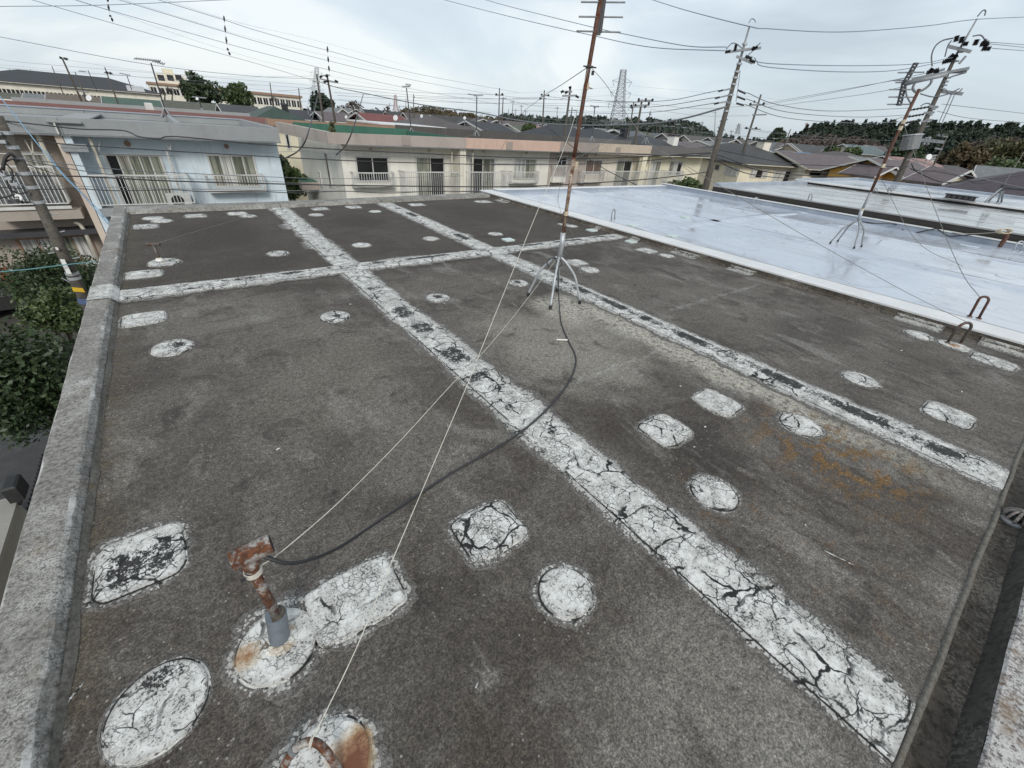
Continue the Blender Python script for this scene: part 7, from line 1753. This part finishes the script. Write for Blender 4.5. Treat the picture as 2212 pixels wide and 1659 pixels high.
# left
bg('green gabled roof with a cream gable end beyond the red fascia', 228, 352, 228, 213, 60, 'tile_green', 'wall_cream', 'gable', 'B', 9, 0)
bg('brown roofed house before the long black roof', 104, 234, 221, 206, 66, 'tile_tan', 'wall_cream', 'gable', 'B', 9, 0)
bg('olive roofed house with a white end before the dark tree', 362, 488, 238, 221, 60, 'tile_olive', 'wall_white', 'gable', 'B', 9, 0)
bg('black roofed house with pale windows beneath the green tree', 488, 566, 246, 228, 56, 'tile_dark', 'wall_white', 'gable', 'B', 9, 2)
bg('moss green low roof at the far left under the long windows', -30, 60, 212, 200, 72, 'tile_olive', 'wall_cream', 'gable', 'B', 9, 0)
bg('pale cream roof between the moss green and brown roofs', 52, 112, 216, 203, 68, 'tile_grey', 'wall_white', 'gable', 'B', 9, 0)
def flat(label, xl, xr, yt, h, dist, mat, dep=8, rim=None):
    a = at_d(xl, yt, dist); s_ = along(a, AB['B'], xr); t = thing('house', label, 'house', (a[0] + s_ / 2, a[1] + dep / 2, GZ), 'houses beyond the near rows')
    MB().box(a[0] + .2, a[0] + s_ - .2, a[1] + .2, a[1] + dep, GZ, a[2] - h).build('wall', 'wall_cream', t)
    MB().box(a[0], a[0] + s_, a[1], a[1] + dep + .2, a[2] - h + .002, a[2]).build('fascia', mat, t)
    if rim: MB().box(a[0] - .05, a[0] + s_ + .05, a[1] - .05, a[1] + .2, a[2] + .002, a[2] + .12).build('roof_edge', rim, t)
    return t
flat('orange walled flat topped house at the far left', -40, 74, 213, 1.4, 52, 'wall_orange', 8, 'flashing_white')
flat('long white parapet wall of a flat roof beyond the red fascia', 84, 290, 219, 1.0, 48, 'wall_white')
flat('pale grey flat roof with a white step behind the olive roof', 290, 470, 231, .7, 50, 'fascia_beige')
# long black hipped hall at left
hall = bg('long hall with black hipped roof and a dark window strip at far left', -120, 352, 165, 157, 92, 'tile_black', 'wall_cream', 'hip', 'B', 22, 0, 'wall_cream')
hall = hall[0]; Pl = at_d(-120, 165, 92); hyy = Pl[1] + .39; hz = Pl[2]
xa_, xb_ = at_y(-60, 180, hyy)[0], at_y(215, 200, hyy)[0]
for i in range(30):
    a = xa_ + (xb_ - xa_) * i / 30; b = xa_ + (xb_ - xa_) * (i + .72) / 30
    f = MB().box(a, b, hyy - .06, hyy - .02, hz - 3.0, hz - 1.5).build('window', 'window_glass', hall)
c = at_d(291, 186, 92); MB().beam(c + np.array((-1.5, -2.5, -.5)), c + np.array((1.5, -2.5, -.5)), .1, 1.0).build('dormer_vent', 'porcelain', hall)
MB().box(at_y(215, 200, hyy)[0], at_y(250, 206, hyy)[0], hyy - .3, hyy - .05, hz - 3.4, hz - 1.6).build('entrance_panel', 'fascia_rust', hall)
# school blocks
def block(label, xl, xr, yt, dist, hgt, dep, wall, bands_, rows, ncol, top='fascia_brown'):
    a = at_d(xl, yt, dist); s_ = along(a, AB['B'], xr); z = a[2]
    t = thing('school_building', label, 'building', (a[0] + s_ / 2, a[1] + dep / 2, GZ))
    MB().box(a[0], a[0] + s_, a[1], a[1] + dep, GZ, z - .6).build('wall', wall, t)
    MB().box(a[0] - .4, a[0] + s_ + .4, a[1] - .5, a[1] + dep + .4, z - .598, z).build('roof_band', top, t)
    for r_ in range(rows):
        zt_ = z - 1.4 - r_ * 3.4
        for i in range(ncol):
            x = a[0] + s_ * (i + .14) / ncol; x2 = a[0] + s_ * (i + .86) / ncol
            f = MB().box(x, x2, a[1] - .05, a[1] - .01, zt_ - 1.7, zt_).build('window', 'window_glass', t)
            MB().box((x + x2) / 2 - .06, (x + x2) / 2 + .06, a[1] - .09, a[1] - .052, zt_ - 1.7, zt_).build('mullion', 'white_metal', f)
            MB().box(x2 + .05, a[0] + s_ * (i + 1.1) / ncol, a[1] - .12, a[1] - .004, zt_ - 1.9, zt_ + .3).build('pier', 'wall_white', t)
    return t
block('cream school wing with a red roof band and window rows at left', 470, 649, 190, 118, 10, 12, 'wall_cream', 0, 3, 14)
blk = block('cream multi storey building with a red band and a roof tower at left', 318, 400, 176, 135, 12, 14, 'wall_cream', 0, 2, 5)
a = at_d(334, 158, 137); s_ = along(a, AB['B'], 400)
MB().box(a[0], a[0] + s_, a[1], a[1] + 8, at_d(330, 178, 135)[2] + .005, a[2]).build('roof_tower', 'wall_cream', blk)
a2_ = at_d(349, 147, 137); MB().box(a2_[0], a2_[0] + 3.0, a[1] + 1, a[1] + 4, a[2] + .004, a2_[2]).build('roof_tank', 'wall_yellowpale', blk)
for x in (348, 368, 386):
    p = at_y(x, 168, a[1]); MB().box(p[0] - .9, p[0] + .9, a[1] - .06, a[1] - .01, p[2] - .8, p[2] + .8).build('window', 'window_glass', blk)
# scatter of distant roofs
rh = random.Random(21)
tiles = ['tile_dark', 'tile_brown', 'tile_slate', 'tile_mauve', 'tile_grey', 'tile_black', 'tile_dark', 'tile_olive', 'tile_brown']
wn = {'tile_dark': 'dark grey', 'tile_brown': 'brown', 'tile_slate': 'slate blue', 'tile_mauve': 'mauve', 'tile_grey': 'pale grey', 'tile_black': 'black', 'tile_pink': 'pinkish', 'tile_olive': 'olive', 'tile_tan': 'tan'}
for i in range(150):
    x = rh.uniform(720, 1980); hz_ = 200 + .0796 * (x - 305)
    y = hz_ + rh.uniform(5, 26) ; dd = 7.3 / max(.001, (y - hz_)) * FPX * .31
    dd = min(240, max(95, dd)); wd = rh.uniform(9, 13) * FPX / dd * .8; rf = rh.choice(tiles)
    ty = rh.choice(['gable', 'hip', 'front'])
    ye = hz_ + (2.4 / dd) * FPX * .85; 
    bg(f'tiny distant {wn[rf]} ' + {'gable': 'gabled', 'hip': 'hipped', 'front': 'front gabled'}[ty] + ' roof ' + far_zone(x), x, x + wd, ye, ye - 2.2 * FPX / dd * .85, dd, rf, rh.choice(['wall_cream', 'wall_white', 'wall_tan', 'wall_grey']), ty, 'B', 8, 0, group='tiny distant houses')

# ------------------------------------------------------------------ trees
def leaf_obj(name, C, size, mat, tint, parent=None, asp=.55, droop=None, seed=0):
    r = np.random.default_rng(seed); n = len(C)
    a = r.normal(size=(n, 3)); a /= np.linalg.norm(a, axis=1)[:, None]
    if droop is not None: a = a * .55 + droop; a /= np.linalg.norm(a, axis=1)[:, None]
    b = np.cross(a, r.normal(size=(n, 3))); b /= np.linalg.norm(b, axis=1)[:, None]
    s = size * r.uniform(.6, 1.3, n)[:, None]
    A_ = a * s; B2 = b * s * asp
    V = np.stack([C - A_, C + B2 * .9 - A_ * .1, C + A_, C - B2 * .9 - A_ * .1], 1).reshape(-1, 3)
    off = np.array(parent.location) if parent is not None else np.zeros(3)
    me = bpy.data.meshes.new(name); me.vertices.add(4 * n); me.vertices.foreach_set('co', (V - off).ravel().astype(np.float32))
    me.loops.add(4 * n); me.loops.foreach_set('vertex_index', np.arange(4 * n, dtype=np.int32))
    me.polygons.add(n); me.polygons.foreach_set('loop_start', np.arange(0, 4 * n, 4, dtype=np.int32)); me.polygons.foreach_set('loop_total', np.full(n, 4, dtype=np.int32))
    at = me.attributes.new('tint', 'FLOAT', 'POINT'); at.data.foreach_set('value', np.repeat(np.clip(tint, 0, 1), 4).astype(np.float32))
    me.materials.append(MATS[mat]); me.update(calc_edges=True); me.validate()
    o = bpy.data.objects.new(name, me); COL.objects.link(o)
    if parent is not None: o.parent = parent
    return o
def crown(c, rad, n, clumps, seed, fill=.35):
    r = np.random.default_rng(seed); rad = np.array(rad)
    d = r.normal(size=(clumps, 3)); d /= np.linalg.norm(d, axis=1)[:, None]; d *= r.uniform(.35, .95, clumps)[:, None]
    cc_ = np.array(c) + d * rad; cr = rad.mean() * r.uniform(.22, .42, clumps); tn = r.uniform(.1, .9, clumps)
    k = r.integers(0, clumps, n); q = r.normal(size=(n, 3)); q /= np.linalg.norm(q, axis=1)[:, None]
    P_ = cc_[k] + q * (cr[k] * r.uniform(.55, 1.05, n))[:, None]
    return P_, np.clip(tn[k] * .6 + r.uniform(0, .4, n), 0, 1)
def tree(label, c, rad, mat, n, size, seed, name='tree', cat='tree', clumps=60, group=None, trunk=True, zb=GZ):
    c = np.array(c); t = thing(name, label, cat, (c[0], c[1], zb), group)
    P_, tn = crown(c, rad, n, clumps, seed)
    P_ = P_[P_[:, 2] > zb + .1] if True else P_
    leaf_obj('crown', P_, size, mat, tn[:len(P_)], t, seed=seed)
    if trunk:
        rt_ = max(.06, np.mean(rad) * .07); m = MB(); r = random.Random(seed); b = np.array((c[0], c[1], zb))
        m.tube([b, (b + c) / 2 + np.array((r.uniform(-.1, .1), r.uniform(-.1, .1), 0)), c + np.array((0, 0, rad[2] * .5))], [rt_, rt_ * .8, rt_ * .25], 8)
        for i in range(7):
            a = r.uniform(0, 6.28); s0 = b + (c - b) * r.uniform(.45, 1.0); e_ = c + np.array((math.cos(a) * rad[0] * .75, math.sin(a) * rad[1] * .75, rad[2] * r.uniform(-.2, .6)))
            m.tube([s0, (s0 + e_) / 2 + np.array((0, 0, rad[2] * .12)), e_], [rt_ * .5, rt_ * .35, rt_ * .1], 5)
        m.build('trunk', 'bark', t)
    return t
def tree_px(label, x0, x1, y0_, y1_, dist, mat, n, size, seed, **kw):
    c = at_d((x0 + x1) / 2, (y0_ + y1_) / 2, dist); rx = (x1 - x0) / 2 * dist / FPX; rz = (y1_ - y0_) / 2 * dist / FPX
    return tree(label, c, (rx * .9, rx * .9, rz * 1.0), mat, n, size, seed, **kw)
tree_px('dense dark clipped tree with flat layers behind the near left pole', 10, 210, 535, 662, 15.5, 'leaf_dark', 11000, .06, 1, clumps=90)
tree_px('large leafy dark green tree at the left edge beyond our parapet', -70, 166, 690, 965, 8.6, 'leaf_dark', 11000, .062, 2, clumps=110)
tree_px('lighter green shrub top beside the foot of the near left pole', 62, 182, 622, 725, 10.2, 'leaf_mid', 4200, .055, 3, name='shrub', cat='shrub', clumps=50)
tree_px('dark hedge between the blue house and the cream corner', 594, 664, 366, 425, 26.5, 'leaf_mid', 3000, .13, 4, name='shrub', cat='shrub', clumps=40)
tree_px('green bushes in the gap below the yellow house wall', 590, 636, 338, 380, 29, 'leaf_dark', 2000, .16, 5, name='shrub', cat='shrub', clumps=30)
tree_px('green shrubs behind the corner of the white roof', 1452, 1520, 390, 420, 30, 'leaf_mid', 2600, .12, 6, name='shrub', cat='shrub', clumps=36)
tree_px('dark broad tree with a round crown in front of the school', 396, 476, 168, 226, 95, 'leaf_dark', 4200, .42, 7, clumps=60)
tree_px('rounded mid green tree before the school wing', 480, 546, 187, 230, 88, 'leaf_mid', 3600, .38, 8, clumps=50)
tree_px('dark pine with layered branches behind the spacer pole', 664, 722, 206, 244, 100, 'needle', 2600, .5, 9, clumps=40)
tree_px('round green tree left of the two beneath the right hill', 1778, 1816, 315, 341, 80, 'leaf_mid', 2200, .3, 10, clumps=30)
tree_px('round green tree right of the two beneath the right hill', 1822, 1862, 320, 344, 80, 'leaf_mid', 2200, .3, 11, clumps=30)
tree_px('dense green shrub among the roofs near the slim poles', 1124, 1160, 270, 288, 58, 'leaf_mid', 1600, .24, 12, name='shrub', cat='shrub', clumps=24)
tree_px('brown green leafy mass at the right edge below the hill', 2120, 2260, 308, 372, 95, 'leaf_olive', 5200, .5, 13, clumps=70)
tree_px('olive brown tree crown left of the white insulator pole', 2034, 2130, 318, 372, 92, 'leaf_brown', 4200, .5, 14, clumps=60)
tree_px('bright green bushes at the right edge above the grey roof', 2128, 2240, 352, 378, 70, 'leaf_mid', 3000, .3, 15, name='shrub', cat='shrub', clumps=40)
tree_px('green trees around the big right pole foot', 1922, 2000, 316, 352, 84, 'leaf_dark', 3600, .42, 16, clumps=50)
tree_px('small dark tree at the left end of the right hill', 1655, 1700, 282, 314, 150, 'leaf_dark', 2600, .6, 17, clumps=40)
# weed on the taupe fascia
q = at_y(717, 277, YFS + .1); P_, tn = crown(q, (.2, .15, .28), 260, 14, 30)
tag(leaf_obj('weed', P_, .05, 'leaf_olive', tn, seed=30), 'small yellowish weed growing on the taupe fascia edge', 'plant')

# ------------------------------------------------------------------ wooded hills
def hill(name, label, poly, dist0, dist1, base_y, hz0):
    """low ridge: a mesh running under the trees"""
    m = MB()
    for x, y in poly:
        a = at_d(x, base_y(x), dist0); b = at_d(x, y + 8, dist1); e_ = b + (b - a) * 1.0; a[2] = GZ - .2; e_[2] = GZ
        m.v += [tuple(a), tuple(b), tuple(e_)]
    for i in range(len(poly) - 1):
        o = i * 3; m.f += [(o, o + 3, o + 4, o + 1), (o + 1, o + 4, o + 5, o + 2)]
    return kind(m.build(name, 'hill_scrub', None, smooth=True), 'structure', label)
def forest(name, label, poly, dist0, dist1, base_y, n, mat, hgt, wd, leafn, leafs, seed, conifer=True, jag=4):
    r = np.random.default_rng(seed); xs = np.array([p[0] for p in poly]); ys = np.array([p[1] for p in poly])
    Cs, Ts, Dr = [], [], []
    for i in range(n):
        x = r.uniform(xs[0], xs[-1]); f = r.random() ** .8; top = np.interp(x, xs, ys)
        dd = dist0 + (dist1 - dist0) * f; yt = base_y(x) + (top - base_y(x)) * (.22 + .78 * f) + r.uniform(-jag * .6, jag)
        T = at_d(x, yt, dd); h = hgt * r.uniform(.75, 1.15); tn = r.uniform(.15, .85)
        k = r.random(leafn)
        if conifer: rad = wd * (1 - k) ** .75 * r.uniform(.75, 1.25) * (0.75 + .35 * np.sin(k * 40)); zz = T[2] - h * (1 - k) 
        else: rad = wd * np.sqrt(np.clip(1 - (2 * k - 1) ** 2, 0, 1)) * r.uniform(.8, 1.2); zz = T[2] - h * (1 - k)
        an = r.uniform(0, 6.283, leafn); rr_ = rad * r.uniform(.55, 1.0, leafn)
        Cs.append(np.stack([T[0] + np.cos(an) * rr_, T[1] + np.sin(an) * rr_, zz], 1)); Ts.append(np.clip(tn * .6 + r.uniform(0, .4, leafn), 0, 1))
        Dr.append(np.stack([np.cos(an) * .6, np.sin(an) * .6, np.full(leafn, -.35 if conifer else .1)], 1))
    o = leaf_obj(name, np.concatenate(Cs), leafs, mat, np.concatenate(Ts), None, .5, np.concatenate(Dr), seed)
    o['label'] = label
    return kind(o, 'stuff')
RH = [(1690, 312), (1716, 282), (1748, 266), (1800, 262), (1860, 258), (1920, 258), (1990, 258), (2060, 260), (2120, 262), (2180, 264), (2260, 268)]
rbase = lambda x: 330 + (x - 1700) * .055
hill('hill', 'low hill under the conifer wood at right', [(x, y + 6) for x, y in RH], 125, 232, rbase, 0)
forest('conifer_wood', 'dark conifer wood covering the hill at right', RH, 140, 230, lambda x: rbase(x) - 4, 470, 'needle', 13, 4.4, 170, 1.35, 1, True, 2)
forest('bare_wood', 'greyish brown leafless trees along the left foot of the hill', [(1706, 296), (1740, 288), (1790, 286), (1850, 292), (1900, 304), (1960, 316)], 112, 138, lambda x: 330 + (x - 1700) * .06, 120, 'autumn_twig', 8, 4.2, 170, .55, 2, False)
forest('bare_wood', 'reddish brown leafless trees at the right end of the hill', [(2080, 318), (2110, 302), (2160, 290), (2220, 288), (2280, 290)], 110, 150, lambda x: 352, 70, 'autumn_twig', 9, 4.2, 190, .6, 3, False)
MH = [(1080, 246), (1106, 243), (1160, 250), (1230, 252), (1260, 249), (1330, 252), (1400, 254), (1450, 256), (1490, 260), (1515, 268), (1540, 284)]
mb_ = lambda x: 282 + (x - 1080) * .05
hill('hill', 'low wooded ridge in the middle distance', [(x, y + 6) for x, y in MH], 250, 420, mb_, 0)
forest('conifer_wood', 'dark wood along the middle ridge behind the pylon', MH, 280, 420, mb_, 520, 'needle_far', 15, 4.6, 90, 2.2, 4, False, 2.5)
LH = [(800, 238), (840, 236), (890, 232), (905, 226), (940, 228), (980, 236), (1030, 246), (1080, 252)]
lb_ = lambda x: 262 + (x - 800) * .06
hill('hill', 'low brown hill behind the dark mauve roof', [(x, y + 5) for x, y in LH], 170, 300, lb_, 0)
forest('bare_wood', 'mixed brown and green trees on the low hill behind the mauve roof', LH, 180, 300, lb_, 240, 'leaf_brown', 11, 4.0, 90, 1.1, 5, False, 3)
forest('bare_wood', 'bare trees between the spacer pole and the low hill', [(715, 226), (745, 222), (765, 216), (790, 228), (830, 238)], 120, 160, lambda x: 252, 26, 'autumn_twig', 8, 3.4, 120, .5, 6, False, 3)
forest('conifer_wood', 'far dark trees right of the tall concrete pole', [(1540, 292), (1580, 290), (1620, 296), (1660, 300), (1700, 304)], 260, 360, lambda x: 312 + (x - 1540) * .06, 90, 'needle_far', 14, 3.5, 90, 1.5, 7, True, 2)
forest('far_treeline', 'thin far line of trees along the horizon', [(-100, 188), (200, 206), (600, 238), (800, 252), (1100, 272), (1500, 302), (1900, 332), (2300, 366)], 600, 800, lambda x: 205 + .0796 * (x - 305), 420, 'needle_far', 16, 6, 40, 4.0, 8, False, 3)
# leafless garden trees drawn as twigs
def bare_tree(label, x, yb, yt, dist, seed):
    r = random.Random(seed); b = at_d(x, yb, dist); T = at_v(x, yt, b); h = T[2] - b[2]; t = thing('bare_tree', label, 'tree', b, 'leafless trees')
    m = MB(); tw = MB()
    m.tube([b, b + (T - b) * .45], [.14, .09], 6)
    def br(p, d_, l, rr, lev):
        e_ = p + d_ * l; (m if lev < 2 else tw).tube([p, (p + e_) / 2 + np.array((0, 0, l * .05)), e_], [rr, rr * .8, rr * .5], 4, caps=False)
        if lev < 3:
            for i in range(4):
                v = d_ + np.array([r.uniform(-.8, .8), r.uniform(-.8, .8), r.uniform(-.1, .5)]); v /= np.linalg.norm(v); br(p + d_ * l * r.uniform(.4, 1), v, l * .62, rr * .6, lev + 1)
    for i in range(5):
        v = np.array([r.uniform(-.8, .8), r.uniform(-.8, .8), 1.0]); v /= np.linalg.norm(v); br(b + (T - b) * r.uniform(.25, .45), v, h * .3, .07, 0)
    m.build('trunk', 'bark', t); kind(tw.build('twigs', 'bare_twig', t), 'stuff'); return t
bare_tree('grey leafless tree before the red banded building', 372, 218, 186, 84, 1); bare_tree('grey leafless tree in front of the dark round tree', 356, 216, 190, 80, 2)
bare_tree('leafless tree before the left part of the school wing', 590, 232, 206, 86, 3); bare_tree('tall leafless tree right of the spacer pole', 764, 246, 214, 86, 4); bare_tree('leafless tree beside the low brown hill', 836, 252, 226, 84, 5)
